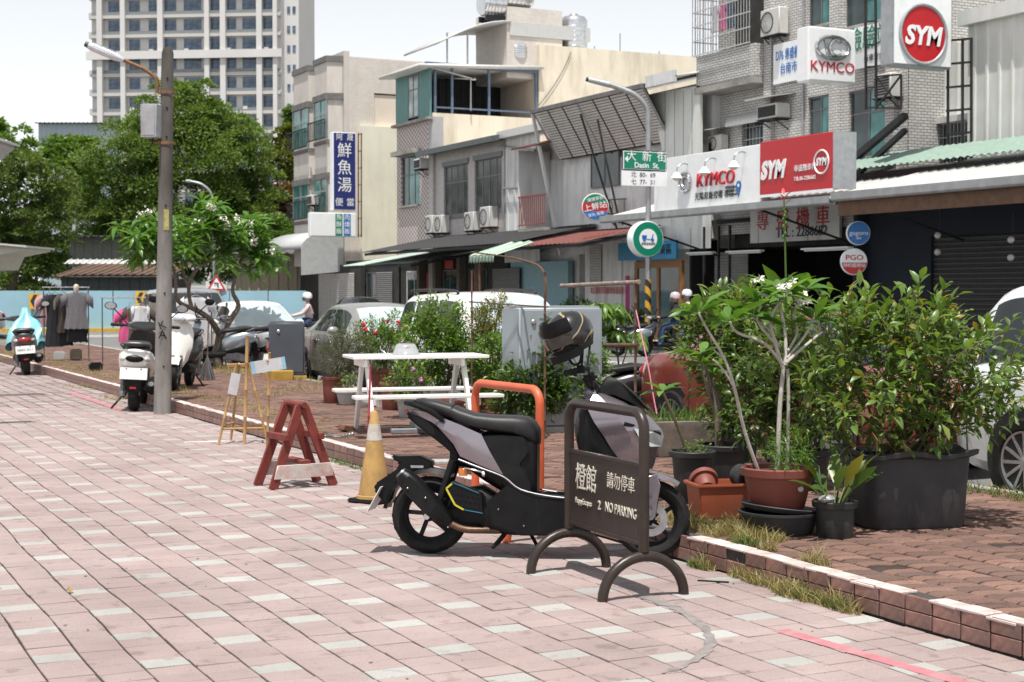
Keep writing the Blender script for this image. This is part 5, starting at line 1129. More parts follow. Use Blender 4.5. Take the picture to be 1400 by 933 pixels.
    if rails:
        for s in (-1, 1):
            wr = at(-.5)[4]-.06; zz = at(-.5)[1]; x0, x1 = rails
            b = MB(); b.tube(catmull([(x0, s*wr, zz-.02), (x0+.12, s*wr, zz+.03), ((x0+x1)/2, s*wr, zz+.045), (x1-.12, s*wr, zz+.03), (x1, s*wr, zz-.02)], 6), .022, 8); b.build('roof_rail', m_trim, root)
    return root
sedan = [(-2.22, .70, .72, .60, .60, .50), (-2.1, .90, .92, .78, .74, .62), (-1.75, 1.0, 1.02, .84, .80, .66), (-1.45, .99, 1.08, .85, .83, .64), (-.95, .97, 1.40, .86, .845, .56), (-.2, .95, 1.47, .86, .85, .58), (.35, .94, 1.42, .86, .85, .57), (.95, .93, 1.10, .86, .84, .66), (1.15, .93, .96, .86, .83, .70), (1.7, .86, .87, .84, .80, .68), (2.1, .74, .75, .76, .72, .6), (2.25, .58, .60, .55, .52, .45)]
suv = [(-2.25, .70, .74, .70, .66, .55), (-2.15, .95, 1.25, .82, .80, .62), (-1.85, 1.05, 1.66, .88, .86, .66), (-1.2, 1.05, 1.74, .90, .88, .68), (0, 1.02, 1.76, .90, .88, .68), (.5, 1.02, 1.68, .90, .88, .67), (1.05, 1.02, 1.26, .90, .87, .72), (1.25, 1.02, 1.06, .90, .86, .74), (1.8, .97, .98, .88, .83, .72), (2.15, .84, .85, .80, .74, .62), (2.3, .62, .64, .6, .55, .48)]
SW = [(-.95, -.28, .1, 0), (-.22, .62, 0, -.12)]
SWs = [(-1.95, -1.28, .12, 0), (-1.2, -.35, 0, 0), (-.28, .72, 0, -.25)]
H90 = R(-90)
car('beige silver sedan parked facing the plants, sunshade behind its windscreen', (9.55, 24.95, -.015), H90, paint('champagne_paint', (.40, .395, .37), .6), sedan, SW, (.42, 1.12), (-1.42, -.98), (-1.32, 1.36))
wg = car('tall white off road wagon with black roof rails behind the shrubs', (9.6, 20.35, -.015), H90, paint('white_car_paint', (.80, .80, .79), .0), suv, SWs, (.55, 1.2), (-2.1, -1.9), (-1.35, 1.4), .35, .9, rails=(-1.8, .2)); wg.scale = (.91, 1, .94)
car('dusty red hatchback sedan behind the big planter shrub', (9.55, 12.6, -.015), H90, paint('faded_red_paint', (.26, .055, .045), .3), sedan, SW, (.42, 1.12), (-1.42, -.98), (-1.32, 1.36), shade=False)
car('white wagon with dark quarter window parked at the right of the planter', (9.62, 7.55, -.015), H90, paint('pearl_white_paint', (.74, .76, .79), .15), suv, SWs, (.55, 1.2), (-2.1, -1.9), (-1.30, 1.4), .355, .9, shade=False, spokes=12)
car('white sedan with a bright sunshade behind the frangipani tree', (9.5, 32.3, -.015), H90, paint('plain_white_paint', (.78, .79, .79), .0), sedan, SW, (.42, 1.12), (-1.42, -.98), (-1.32, 1.36))
car('silver grey minivan with dark windows behind the concrete pole', (9.6, 38.2, -.015), H90, paint('silver_paint', (.40, .42, .44), .6), suv, SWs, (.55, 1.2), (-2.1, -1.9), (-1.35, 1.4), .34, .9, shade=False)
car('small red hatchback on the far side of the street', (21.6, 71.5, -.015), R(200), paint('bright_red_paint', (.38, .03, .035), .2), sedan, SW, (.42, 1.12), (-1.42, -.98), (-1.32, 1.36), shade=False)
car('black sedan beyond the rider with pink jacket', (22.3, 60.5, -.015), R(90), paint('black_car_paint', (.02, .021, .023), .2), sedan, SW, (.42, 1.12), (-1.42, -.98), (-1.32, 1.36), shade=False)
car('white sedan waiting by the blue wall', (6.2, 62.5, -.015), R(178), paint('white_car_paint', (.8,)*3), sedan, SW, (.42, 1.12), (-1.42, -.98), (-1.32, 1.36), shade=False)
# ================================================================ town scooters
def town_scooter(label, loc, rz, shell, front, seatm=m_seat, plate=True, group=None, lean=R(-4), box=None, mirror=True, tlm=None):
    root = thing('parked_scooter', label, 'scooter', loc, rz, group); root.rotation_euler = (lean, 0, rz); rt = .215
    wheel(root, 0, rt, rt, .10, .13, 5, m_dsteel, False); wheel(root, 1.22, rt, rt, .095, .13, 5, m_dsteel, True)
    sweep([(-.20, .66, .05, .05), (-.17, .64, .13, .11), (-.05, .62, .165, .15), (.10, .58, .175, .17), (.30, .53, .17, .17), (.42, .48, .14, .15), (.47, .46, .08, .11)], 2.6, 20).build('tail_shell', shell, root)
    sweep([(.40, .30, .13, .06), (.55, .28, .16, .055), (.80, .28, .16, .055), (.95, .31, .14, .07)], 3.5, 16).build('footboard', m_blk2, root)
    sweep([(-.10, .40, .10, .10), (.10, .36, .12, .14), (.35, .34, .12, .12), (.45, .32, .09, .08)], 3, 16).build('underbody', m_blk, root)
    sweep([(-.18, .795, .08, .015), (-.10, .80, .12, .035), (.05, .80, .135, .045), (.22, .775, .13, .045), (.38, .76, .12, .05), (.48, .74, .09, .045), (.51, .73, .04, .02)], 3, 18).build('seat', seatm, root)
    b = MB(); b.loft([[(x-(.0), y_*w_, z) for x, y_ in ((-.05, -1), (.03, -.72), (.085, 0), (.03, .72), (-.05, 1), (-.015, 0))] for z, w_, x0 in ((.30, .05, 0), (.42, .12, 0), (.60, .165, 0), (.78, .17, 0), (.90, .13, 0), (.95, .08, 0))])
    v = []
    for (x, y, z) in b.v: v.append((x+1.10-(z-.3)*.28, y, z))
    b.v = v; b.build('leg_shield', front, root)
    sweep([(.90, .97, .05, .03), (.91, 1.0, .16, .05), (.98, 1.0, .20, .055), (1.05, .985, .12, .045), (1.09, .97, .04, .02)], 2.6, 16).build('handlebar_cover', front, root)
    b = MB(); b.sphere((1.06, 0, .98), 1, 12, 8, (.04, .09, .045)); b.build('headlight', m_lens, root)
    b = MB(); b.tube([(.93, -.34, 1.0), (.97, -.16, 1.0), (.97, .16, 1.0), (.93, .34, 1.0)], .014, 8); hb = b.build('handlebar', m_blk2, root)
    for s in (-1, 1):
        b = MB(); b.tube([(.955, s*.22, 1.0), (.925, s*.345, 1.0)], .02, 10); b.build('grip', m_rub, hb)
        b = MB(); b.tube([(.99, s*.2, 1.0), (.975, s*.33, .995)], .007, 6); b.build('brake_lever', m_steel, hb)
        if mirror:
            b = MB(); b.tube(catmull([(.97, s*.19, 1.02), (.99, s*.26, 1.12), (.98, s*.33, 1.2)], 4), .007, 6); mo = b.build('mirror', m_blk2, root)
            b = MB(); b.sphere((.98, s*.36, 1.235), 1, 14, 8, (.014, .065, .05)); b.build('mirror_head', m_blk, mo)
            b = MB(); b.lathe([(.001, 0), (.9, 0)], 14, Matrix.Translation((.965, s*.36, 1.235)) @ Matrix.Diagonal((1, .06, .045, 1)) @ Matrix.Rotation(R(90), 4, 'Y'), cap=False); b.build('mirror_glass', m_steel, mo)
    b = MB(); rr = []
    for k in range(8):
        a = R(40+k*15); rr.append([(1.22+math.cos(a)*r_, y_, rt+math.sin(a)*r_) for r_, y_ in ((.23, -.065), (.25, -.045), (.256, 0), (.25, .045), (.23, .065), (.238, 0))])
    b.loft(rr); b.build('front_mudguard', front, root)
    for s in (-1, 1): b = MB(); b.tube([(1.22, s*.06, rt), (1.12, s*.05, .48)], .02, 8); b.build('fork', m_dsteel, root)
    b = MB(); b.sphere((-.19, 0, .635), 1, 14, 8, (.035, .09, .045)); tl_ = b.build('tail_light', tlm or m_redlens, root)
    for s in (-1, 1):
        b = MB(); b.sphere((-.155, s*.105, .63), 1, 10, 6, (.035, .045, .035)); b.build('indicator', m_lens, root)
        b = MB(); b.tube([(-.02, s*.11, .26), (-.06, s*.12, .52)], .022, 8)
        for k in range(7): b.tube([(-.02-.04*k/7-.004, s*.11, .29+k*.03), (-.028-.04*k/7, s*.112, .305+k*.03)], .03, 8)
        b.build('shock_absorber', m_dsteel, root)
    b = MB(); slab([(-.10, .50), (-.20, .53), (-.245, .30), (-.21, .22), (-.16, .30)], -.075, .075, b); b.build('rear_mudguard', m_blk, root, bevel=.02, seg=2)
    b = MB(); b.box(-.262, -.248, -.03, .03, .28, .305); b.build('reflector', m_redlens, root)
    if plate:
        b = MB(); b.box(-.006, 0, -.13, .13, -.07, .07); pl = b.build('licence_plate', m_plate, root); pl.location = (-.235, 0, .46); pl.rotation_euler = (0, R(12), 0)
        for y_ in (-.07, .07): b = MB(); b.sphere((-.006, y_, .055), .009, 6, 4); b.build('plate_bolt', m_dsteel, pl)
    b = MB(); b.tube([(.12, -.16, .24), (-.02, -.17, .26), (-.22, -.175, .33), (-.26, -.175, .345)], [.03, .06, .065, .045], 14); mf = b.build('muffler', m_blk2, root)
    b = MB(); b.tube([(-.255, -.175, .343), (-.275, -.175, .35)], [.03, .028], 12); b.build('end_cap', m_dsteel, mf)
    b = MB(); slab([(-.06, .16), (-.02, .28), (.20, .33), (.42, .30), (.44, .2), (.1, .15)], .09, .15, b); b.build('transmission_case', m_dsteel, root, bevel=.02, seg=2)
    b = MB(); b.tube([(.30, .1, .22), (.22, .24, .0)], .011, 6); b.build('side_stand', m_blk2, root)
    b = MB(); b.tube(catmull([(.02, -.12, .74), (-.12, -.14, .80), (-.22, -.07, .82), (-.22, .07, .82), (-.12, .14, .80), (.02, .12, .74)], 4), .013, 8); b.build('grab_rail', m_dsteel, root)
    if box: b = MB(); b.box(-.38, -.08, -.17, .17, .84, 1.1); b.build('top_box', box, root, bevel=.05, seg=3)
    return root
m_sw = paint('scooter_white', (.80, .79, .75), 0.); m_sg = paint('scooter_dark_grey', (.05, .05, .055), .3); m_sr = paint('scooter_red', (.50, .03, .03), .1); m_ss = paint('scooter_silver_blue', (.32, .37, .42), .6); m_sb = paint('scooter_black', (.018, .018, .02), .1); m_slg = paint('scooter_pale_grey', (.42, .43, .45), .3)
vh = lambda P: math.atan2(P.y, P.x)
P = gnd(183, 562); A_ = town_scooter('white and black scooter seen from behind, parked beside the concrete pole', P, vh(P)-R(6), m_sw, m_sb, lean=R(3), tlm=m_blk); A_.scale = (1.15, 1.42, 1.16)
P = S(252, 534); B_ = town_scooter('white scooter facing the plaza between pole and frangipani tree', P+Vector((.35, 1.1, 0)), vh(P)+R(170), m_sb, m_sw, lean=R(-3)); B_.scale = (1.05, 1.2, 1.12)
P = gnd(37, 513); C_ = town_scooter('black scooter with a pale blue rain cape over its handlebars', P, vh(P)+R(2), m_sg, m_sb, lean=R(-4)); C_.scale = (1.1, 1.42, 1.12)
text('NRN·2511', .062, m_plateink, C_, (-.246, 0, .455), Matrix(((0, 0, -1, 0), (-1, 0, 0, 0), (0, 1, 0, 0), (0, 0, 0, 1))), ext=.001, sx=.8, bold=.001)
P = gnd(2, 496); town_scooter('white scooter cut by the picture side next to the caped one', P+Vector((-.3, .5, 0)), vh(P)+R(60), m_sw, m_sw)
P = S(335, 506); town_scooter('silver blue scooter leaning behind the bamboo easel', (P.x+.2, P.y+.6, SZ), R(168), m_ss, m_ss, plate=False); town_scooter('pale grey scooter beside the silver blue one near the dark cabinet', (P.x+.75, P.y+.7, SZ), R(150), m_slg, m_slg, plate=False)
P = S(398, 532); town_scooter('red scooter half hidden behind the beige sedan', (8.62, 27.55, -.015), R(12), m_sr, m_sr)
town_scooter('black scooter standing between the white wagon and the red car', (9.15, 15.5, -.015), R(160), m_sb, m_sb)
for i, (px, py, a, m, lab) in enumerate(((845, 487, 150, m_sg, 'dark grey scooter parked across the street below the round delivery sign'), (880, 487, 165, m_ss, 'silver blue scooter parked across the street beside the riders'), (915, 484, 205, m_sb, 'black scooter in the row across the street near the wooden door'), (820, 484, 30, m_sr, 'red tailed scooter parked across the street left of the striped lamp post'))):
    P = gnd(px, py); town_scooter(lab, P, R(a), m, m, plate=False, mirror=False)
# ---- riders
m_skin = mat('skin', (.45, .29, .21), .6, var=.08)
def skinbody(name, joints, edges, m, parent, root_i=0, sub=2):
    me = bpy.data.meshes.new(name); me.from_pydata([j[0] for j in joints], edges, []); o = link(name, me, parent)
    md = o.modifiers.new('skin', 'SKIN'); md.use_smooth_shade = True
    sv = me.skin_vertices[0].data if me.skin_vertices else None
    if sv is None:
        bm = bmesh.new(); bm.from_mesh(me); bm.verts.layers.skin.verify(); bm.to_mesh(me); bm.free(); sv = me.skin_vertices[0].data
    for i, j in enumerate(joints): sv[i].radius = (j[1], j[1]); sv[i].use_root = (i == root_i)
    o.modifiers.new('sub', 'SUBSURF').levels = sub; o.modifiers['sub'].render_levels = sub
    dg = bpy.context.evaluated_depsgraph_get(); dg.update(); m2 = bpy.data.meshes.new_from_object(o.evaluated_get(dg)); o.modifiers.clear(); o.data = m2; m2.materials.append(m); return o
def rider(label, loc, rz, shirt, trousers, helm, seat=.80, group=None, scale=1., mask=None):
    root = thing('person', label, 'person', loc, rz, group); z = seat; root.scale = (scale,)*3
    J = [((0, 0, z+.08), .15), ((.02, 0, z+.30), .15), ((.05, 0, z+.50), .155), ((.05, 0, z+.57), .07), ((.06, 0, z+.63), .055)]
    E = [(0, 1), (1, 2), (2, 3), (3, 4)]
    for s in (-1, 1):
        n = len(J); J += [((.05, s*.17, z+.50), .075), ((.22, s*.23, z+.30), .055), ((.44, s*.25, z+.24), .042), ((.52, s*.25, z+.235), .04)]; E += [(2, n), (n, n+1), (n+1, n+2), (n+2, n+3)]
    skinbody('jacket', J, E, shirt, root)
    J = [((0, 0, z+.06), .15)]; E = []
    for s in (-1, 1):
        n = len(J); J += [((.06, s*.10, z+.04), .11), ((.42, s*.14, z-.02), .085), ((.44, s*.14, z-.40), .055), ((.46, s*.14, z-.46), .05), ((.58, s*.15, z-.47), .045)]; E += [(0, n)]+[(n+k, n+k+1) for k in range(4)]
    skinbody('trousers', J, E, trousers, root)
    b = MB(); b.sphere((.08, 0, z+.74), 1, 16, 12, (.095, .08, .115)); b.sphere((.175, 0, z+.73), .016, 8, 6); b.sphere((.15, 0, z+.665), 1, 8, 6, (.03, .03, .02)); h = b.build('head', mask or m_skin, root)
    b = MB(); b.lathe([(.135, -.03), (.14, .03), (.125, .09), (.085, .135), (.001, .15)], 20, Matrix.Translation((.07, 0, z+.76)), cap=False); b.build('helmet', helm, root)
    b = MB(); b.lathe([(.142, .0), (.15, -.04), (.15, -.10)], 12, Matrix.Translation((.07, 0, z+.76)), R(-60), R(60)); b.build('helmet_visor', glassmat('smoked_visor'), root)
    for s in (-1, 1):
        b = MB(); b.sphere((.55, s*.25, z+.235), 1, 10, 8, (.05, .035, .035)); 
        for k in range(4): b.tube([(.56, s*(.225+.016*k), z+.25), (.59, s*(.225+.016*k), z+.235), (.585, s*(.225+.016*k), z+.21)], .009, 5)
        b.build('hand', m_skin, root)
    return root
m_pk = mat('pale_pink_jacket', (.55, .42, .42), .85, var=.12, scale=14, bump=.3, bscale=20); m_jean = mat('blue_jeans', (.04, .07, .13), .9, var=.25, scale=30); m_bk = mat('black_shirt', (.014, .014, .016), .9); m_be = mat('beige_shirt', (.48, .40, .33), .9, var=.1); m_hw = mat('white_helmet', (.72, .75, .8), .25, coat=.5); m_hp = mat('pale_pink_helmet', (.55, .45, .47), .3, coat=.5)
Pr = Vector((14.1, 41.5, -.015)); town_scooter('red scooter ridden along the street by the person in pink', Pr, R(165), m_sr, m_sr, plate=False)
rider('person in a pale pink jacket and white helmet riding a red scooter', Pr+Vector((.2*math.cos(R(165)), .2*math.sin(R(165)), 0)), R(165), m_pk, m_jean, m_hw, .77)
Pr = gnd(944, 486); town_scooter('dark scooter carrying two riders across the street', Pr, R(158), m_sg, m_sg, plate=False)
rider('person in a black shirt and pink helmet at the front of a scooter', Pr+Vector((.34*math.cos(R(158)), .34*math.sin(R(158)), 0)), R(158), m_bk, m_jean, m_hp, .76)
rider('passenger in a beige shirt and pale helmet behind the black shirted rider', Pr+Vector((-.02, .02, .05)), R(158), m_be, m_bk, m_hw, .78)
# ---- clothes racks and rain cape
def shirt_mesh(w, h, sl=.16, tk=.05, seed=0, trousers=False):
    rnd = random.Random(seed); b = MB(); N, Mv = 12, 14; vs = []; ph = rnd.uniform(0, 6)
    def half_w(t): return w*(.5 if t > .08 else .5)+(.02*math.sin(t*7+ph))
    for side in (0, 1):
        for j in range(Mv+1):
            t = j/Mv; hwid = half_w(t)*(1.0+.08*t)*(1 if t > .05 else .55+.45*t/.05)
            for i in range(N+1):
                x = -hwid+2*hwid*i/N; yy = (tk*(1-(2*i/N-1)**2)+.012*math.sin(i*1.9+ph+t*3)*(t))*(1 if side == 0 else -1); vs.append((x, -yy, -t*h+.012*math.sin(i*2.2+ph)*t))
    n1 = (N+1)*(Mv+1)
    for s in (0, 1):
        for j in range(Mv):
            for i in range(N):
                q = [s*n1+j*(N+1)+i, s*n1+(j+1)*(N+1)+i, s*n1+(j+1)*(N+1)+i+1, s*n1+j*(N+1)+i+1]; b.f.append(q if s == 0 else q[::-1]); b.t.append(0.)
    b.v = vs
    for s in (-1, 1): b.loft([[(s*(w*.44+a*sl), y_*tk*(.9-.3*a), -.03-.5*sl*a*1.6+zz) for y_, zz in ((-1, 0), (0, .05), (1, 0), (1, -.16), (0, -.2), (-1, -.16))] for a in (0, .5, 1.)])
    return b
def garment(label, m, loc, rz, w, h, seed, sl=.16, name='shirt'):
    o = thing(name, label, 'clothing', loc, rz); shirt_mesh(w, h, sl, .05, seed).build('cloth', m, o, ang=70)
    b = MB(); b.tube([(-.2, 0, -.02), (0, 0, .05), (.2, 0, -.02)], .006, 6); b.tube(catmull([(0, 0, .05), (.0, 0, .09), (.03, 0, .12), (0, 0, .14)], 4), .004, 6); b.build('hanger', m_dsteel, o); return o
def rack(label, P, rz, w, h, double=False):
    root = thing('clothes_rack', label, 'rack', P, rz)
    for s in (-1, 1):
        b = MB(); b.tube([(s*w/2, 0, .03), (s*w/2, 0, h)], .014, 8); b.build('upright', m_dsteel, root)
        b = MB(); b.tube([(s*w/2, -.24, .03), (s*w/2, .24, .03)], .016, 8); b.build('foot', m_dsteel, root)
    b = MB(); b.tube([(-w/2-.03, 0, h), (w/2+.03, 0, h)], .013, 8); b.build('rail', m_steel, root); return root
m_gt = mat('grey_jersey', (.155, .15, .165), .95, var=.12, scale=20, bump=.2, bscale=25); m_dk = mat('dark_navy_cloth', (.022, .024, .03), .95, var=.25); m_br = mat('brown_cloth', (.09, .075, .06), .95, var=.2); m_pkc = mat('dusty_pink_cloth', (.45, .27, .29), .95, var=.15); m_hot = mat('hot_pink_cloth', (.60, .10, .26), .9, var=.15); m_wh = mat('off_white_cloth', (.60, .60, .64), .9, var=.1)
P = S(91, 493); rq = vh(P)-R(90); rack('low clothes rack holding dark shirts and a grey T shirt', P, rq, .95, 1.62)
e = Vector((math.cos(rq), math.sin(rq), 0)); nf = Vector((-e.y, e.x, 0))
garment('plain grey T shirt hanging at the front of the clothes rack', m_gt, P+e*.22-nf*.10+Vector((0, 0, 1.50)), rq+.1, .46, .80, 1); garment('dark skirt hanging below the grey T shirt', m_dk, P+e*.22+nf*.02+Vector((0, 0, .82)), rq, .46, .42, 2, .02, 'skirt')
garment('black jacket hanging on the left of the clothes rack', m_dk, P-e*.24+Vector((0, 0, 1.46)), rq+.6, .42, 1.15, 3); garment('brown shirt squeezed between black jacket and grey T shirt', m_br, P-e*.06+Vector((0, 0, 1.47)), rq+1.0, .42, .85, 4); garment('dusty pink top half behind the black jacket', m_pkc, P-e*.36+nf*.10+Vector((0, 0, 1.45)), rq+.5, .40, .70, 5); garment('black trousers hanging low on the clothes rack', m_dk, P-e*.1+nf*.06+Vector((0, 0, .95)), rq+.2, .5, .62, 6, .02, 'trousers')
b = MB(); b.lathe([(.04, 0), (.05, .08), (.06, .14), (.055, .2), (.03, .23), (.001, .235)], 14, cap=False); hd_ = b.build('mannequin_head', mat('mannequin_cream', (.6, .52, .42), .5)); hd_.location = P+e*.22+Vector((0, 0, 1.44)); hd_.location.z = 1.60; tag(hd_, 'cream mannequin head on top of the grey T shirt', 'mannequin')
for i, (q, m, lab) in enumerate(((.5, m_blk2, 'black crate on the bricks right of the clothes rack'), (-.15, m_wpot, 'grey shoe box under the dark clothes'), (.2, m_br, 'brown bag under the grey T shirt'))):
    b = MB(); b.box(-.12, .12, -.1, .1, 0, .16+.05*i); o = tag(b.build('box', m, bevel=.03, seg=2), lab, 'box'); o.location = P+e*(q if i else 0)-nf*.12+(Vector((0, 0, 0)) if i else e*.0)
    if i == 0: o.location = S(131, 507)
P = S(160, 500); rq2 = vh(P)-R(90); rack('second clothes rack with a pale blouse and pink shirt behind the white scooter', P+Vector((.2, .3, 0)), rq2, .85, 1.40); P = P+Vector((.2, .3, 0))
garment('hot pink shirt on the second clothes rack', m_hot, P+e*.12+nf*.05+Vector((0, 0, 1.16)), rq2+.4, .40, .70, 7); garment('grey brown coat with white collar on the second clothes rack', m_br, P+e*.30+Vector((0, 0, 1.20)), rq2, .52, .85, 8); garment('off white blouse on the second clothes rack', m_wh, P+e*.34-nf*.1+Vector((0, 0, 1.22)), rq2, .30, .42, 9, .06)
P = S(262, 500); rack('third clothes rack with a pale shirt behind the white scooter', P+Vector((.3, .9, 0)), rq2, .7, 1.5); garment('pale lilac shirt spread on the third clothes rack', m_wh, P+Vector((.3, .8, 1.40)), rq2, .55, .75, 10)
cape = thing('rain_cape', 'pale blue rain cape draped over the black scooter handlebars', 'cape', C_.location, C_.rotation_euler.z)
b = MB(); rnd = random.Random(4); rings = []
for j in range(9):
    t = j/8; rings.append([(.92+(.05+.34*t**1.3+.07*math.sin(5*a+j*.8)*t)*math.cos(a)-.30*t, (.05+(.30 if j > 2 else .14)*min(1, t*1.6)+.06*math.sin(4*a+j*.9)*t)*math.sin(a), 1.34-.78*t+.11*math.sin(3*a+1)*t) for a in [2*math.pi*k/26 for k in range(26)]])
b.loft(rings, caps=False); b.f.append(list(reversed(range(26)))); b.t.append(0.); b.build('sheet', mat('pale_blue_raincoat', (.20, .48, .55), .4, var=.12, scale=5, bump=.4, bscale=8), cape, ang=80)
# ================================================================ buildings across the street
FX = 26.0
class Fac:
    """a street front lying in the plane X = const; local x runs along the front, y into the house"""
    def __init__(s, X, px0, name, label, cat='building', group=None):
        s.X = X; s.Y0 = onX(px0, 400, X).y; s.o = thing(name, label, cat, (X, s.Y0, 0), R(-90), group)
    def q(s, px, py):
        p = onX(px, py, s.X); return s.Y0-p.y, p.z
    def x(s, px): return s.q(px, 400)[0]
    def rect(s, px0, py0, px1, py1):
        """front rectangle: x from both sides, heights read at its middle"""
        xa, xb = s.x(px0), s.x(px1); pm = (px0+px1)/2; return xa, xb, s.q(pm, py1)[1], s.q(pm, py0)[1]
def bx(parent, name, m, x0, x1, y0, y1, z0, z1, bevel=0.):
    b = MB(); b.box(x0, x1, y0, y1, z0, z1); return b.build(name, m, parent, smooth=bevel > 0, bevel=bevel)
def hole_wall(parent, m, x0, x1, z0, z1, holes, depth=.16, y=0., name='wall'):
    xs = sorted({x0, x1, *[h[0] for h in holes], *[h[1] for h in holes]}); zs = sorted({z0, z1, *[h[2] for h in holes], *[h[3] for h in holes]}); xs = [v for v in xs if x0 <= v <= x1]; zs = [v for v in zs if z0 <= v <= z1]; b = MB()
    for i in range(len(xs)-1):
        for j in range(len(zs)-1):
            cx, cz = (xs[i]+xs[i+1])/2, (zs[j]+zs[j+1])/2
            if any(h[0] < cx < h[1] and h[2] < cz < h[3] for h in holes): continue
            b.add([(xs[i], y, zs[j]), (xs[i+1], y, zs[j]), (xs[i+1], y, zs[j+1]), (xs[i], y, zs[j+1])], [(0, 1, 2, 3)])
    for h in holes:
        a, c, e, f = h[:4]; b.add([(a, y, e), (c, y, e), (c, y, f), (a, y, f), (a, y+depth, e), (c, y+depth, e), (c, y+depth, f), (a, y+depth, f)], [(0, 4, 5, 1), (1, 5, 6, 2), (2, 6, 7, 3), (3, 7, 4, 0)])
    return b.build(name, m, parent, smooth=False)
m_alu = mat('grey_window_frame', (.17, .17, .18), .45, .4, var=.1); m_gw = glassmat('window_glass', (.03, .05, .052)); m_teal_g = glassmat('teal_window_glass', (.05, .20, .19), .08)
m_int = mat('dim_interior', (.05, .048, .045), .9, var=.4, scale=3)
def window(parent, x0, x1, z0, z1, y=.10, nx=2, nz=1, glass=None, frame=None, teal=(), fr=.05, bars=False, sill=None, split=None):
    frame = frame or m_alu; glass = glass or m_gw
    b = MB(); b.box(x0, x1, y-.03, y+.03, z0, z0+fr); b.box(x0, x1, y-.03, y+.03, z1-fr, z1); b.box(x0, x0+fr, y-.029, y+.029, z0+fr, z1-fr); b.box(x1-fr, x1, y-.029, y+.029, z0+fr, z1-fr)
    zc = [z0]+([z0+(z1-z0)*split] if split else [z0+(z1-z0)*k/nz for k in range(1, nz)])+[z1]
    for z in zc[1:-1]: b.box(x0+fr, x1-fr, y-.028, y+.028, z-fr/2, z+fr/2)
    for k in range(1, nx): xx = x0+(x1-x0)*k/nx; b.box(xx-fr/2, xx+fr/2, y-.027, y+.027, z0+fr, z1-fr)
    w = b.build('window', frame, parent, smooth=False)
    for j in range(len(zc)-1):
        for k in range(nx):
            a, c = x0+(x1-x0)*k/nx, x0+(x1-x0)*(k+1)/nx; bx(w, 'pane', m_teal_g if k in teal else glass, a+.02, c-.02, y-.008, y+.008, zc[j]+.02, zc[j+1]-.02)
    if sill: bx(w, 'sill', sill, x0-.06, x1+.06, y-.24, y-.12+.0, z0-.09, z0-.002, .01)
    if bars:
        b = MB()
        for k in range(1, 9): xx = x0+(x1-x0)*k/9; b.box(xx-.008, xx+.008, y-.12, y-.10, z0, z1)
        for k in range(4): zz = z0+(z1-z0)*k/3; b.box(x0, x1, y-.125, y-.095, zz-.01, zz+.01)
        b.build('bar_grille', m_steel, w)['kind'] = 'stuff'
    return w
def tilemat(name, col, mortar, bw, bh, var=.12, off=.5, dirt=(.3, .28, .25), ms=.008):
    m, t, b = newmat(name); tc = t.nodes.new('ShaderNodeTexCoord'); sp = t.nodes.new('ShaderNodeSeparateXYZ'); t.links.new(tc.outputs['Object'], sp.inputs[0])
    cb = t.nodes.new('ShaderNodeCombineXYZ'); t.links.new(mth(t, 'ADD', sp.outputs[0], sp.outputs[1]), cb.inputs[0]); t.links.new(sp.outputs[2], cb.inputs[1])
    br = t.nodes.new('ShaderNodeTexBrick'); br.offset = off; br.inputs['Scale'].default_value = 1; br.inputs['Brick Width'].default_value = bw; br.inputs['Row Height'].default_value = bh; br.inputs['Mortar Size'].default_value = ms; br.inputs['Mortar Smooth'].default_value = .2
    br.inputs['Color1'].default_value = (*[c*(1-var) for c in col], 1); br.inputs['Color2'].default_value = (*[min(1, c*(1+var)) for c in col], 1); br.inputs['Mortar'].default_value = (*mortar, 1); t.links.new(cb.outputs[0], br.inputs['Vector'])
    dn = ramp(t, noise(t, coords(t, (1, 1, .25)), 1.2, 6, .65), [(.45, (0, 0, 0)), (.75, (.5,)*3)]); c = mix(t, dn, br.outputs[0], dirt); t.links.new(c, b.inputs['Base Color']); b.inputs['Roughness'].default_value = .5
    inv = mth(t, 'SUBTRACT', 1., br.outputs['Fac']); setbump(t, b, inv, .5, .006); return m
m_wt = tilemat('white_wall_tile', (.62, .61, .595), (.13, .125, .12), .20, .075, .10, ms=.009, dirt=(.30, .28, .26))
m_gt2 = tilemat('grey_pink_wall_tile', (.55, .52, .51), (.34, .32, .31), .20, .075, .08)
m_ct = tilemat('cream_wall_tile', (.68, .63, .58), (.54, .50, .46), .24, .09, .05, dirt=(.42, .38, .34))
def diamond():
    m, t, b = newmat('diamond_tile'); tc = t.nodes.new('ShaderNodeTexCoord'); sp = t.nodes.new('ShaderNodeSeparateXYZ'); t.links.new(tc.outputs['Object'], sp.inputs[0]); h = mth(t, 'ADD', sp.outputs[0], sp.outputs[1])
    u = mth(t, 'PINGPONG', mth(t, 'ADD', h, mth(t, 'MULTIPLY', sp.outputs[2], 1.6)), .17); v = mth(t, 'PINGPONG', mth(t, 'SUBTRACT', h, mth(t, 'MULTIPLY', sp.outputs[2], 1.6)), .17); k = mth(t, 'GREATER_THAN', mth(t, 'ADD', u, v), .17)
    t.links.new(mix(t, k, (.62, .57, .55), (.30, .21, .20)), b.inputs['Base Color']); b.inputs['Roughness'].default_value = .55; return m
m_dia = diamond()
m_crw = mat('cream_render', (.76, .69, .56), .85, var=.06, scale=1.2, dirt=(.45, .38, .29), damt=.75, dscale=1.1, streak=True, bump=.2)
m_pch = mat('peach_render', (.72, .63, .54), .85, var=.06, scale=1.2, dirt=(.45, .37, .3), damt=.6, dscale=1.2, streak=True)
m_yel_w = mat('pale_yellow_render', (.77, .75, .63), .85, var=.05, scale=1., dirt=(.5, .48, .4), damt=.3, streak=True)
m_gc = mat('grey_cornice', (.16, .155, .15), .8, var=.25, scale=4)
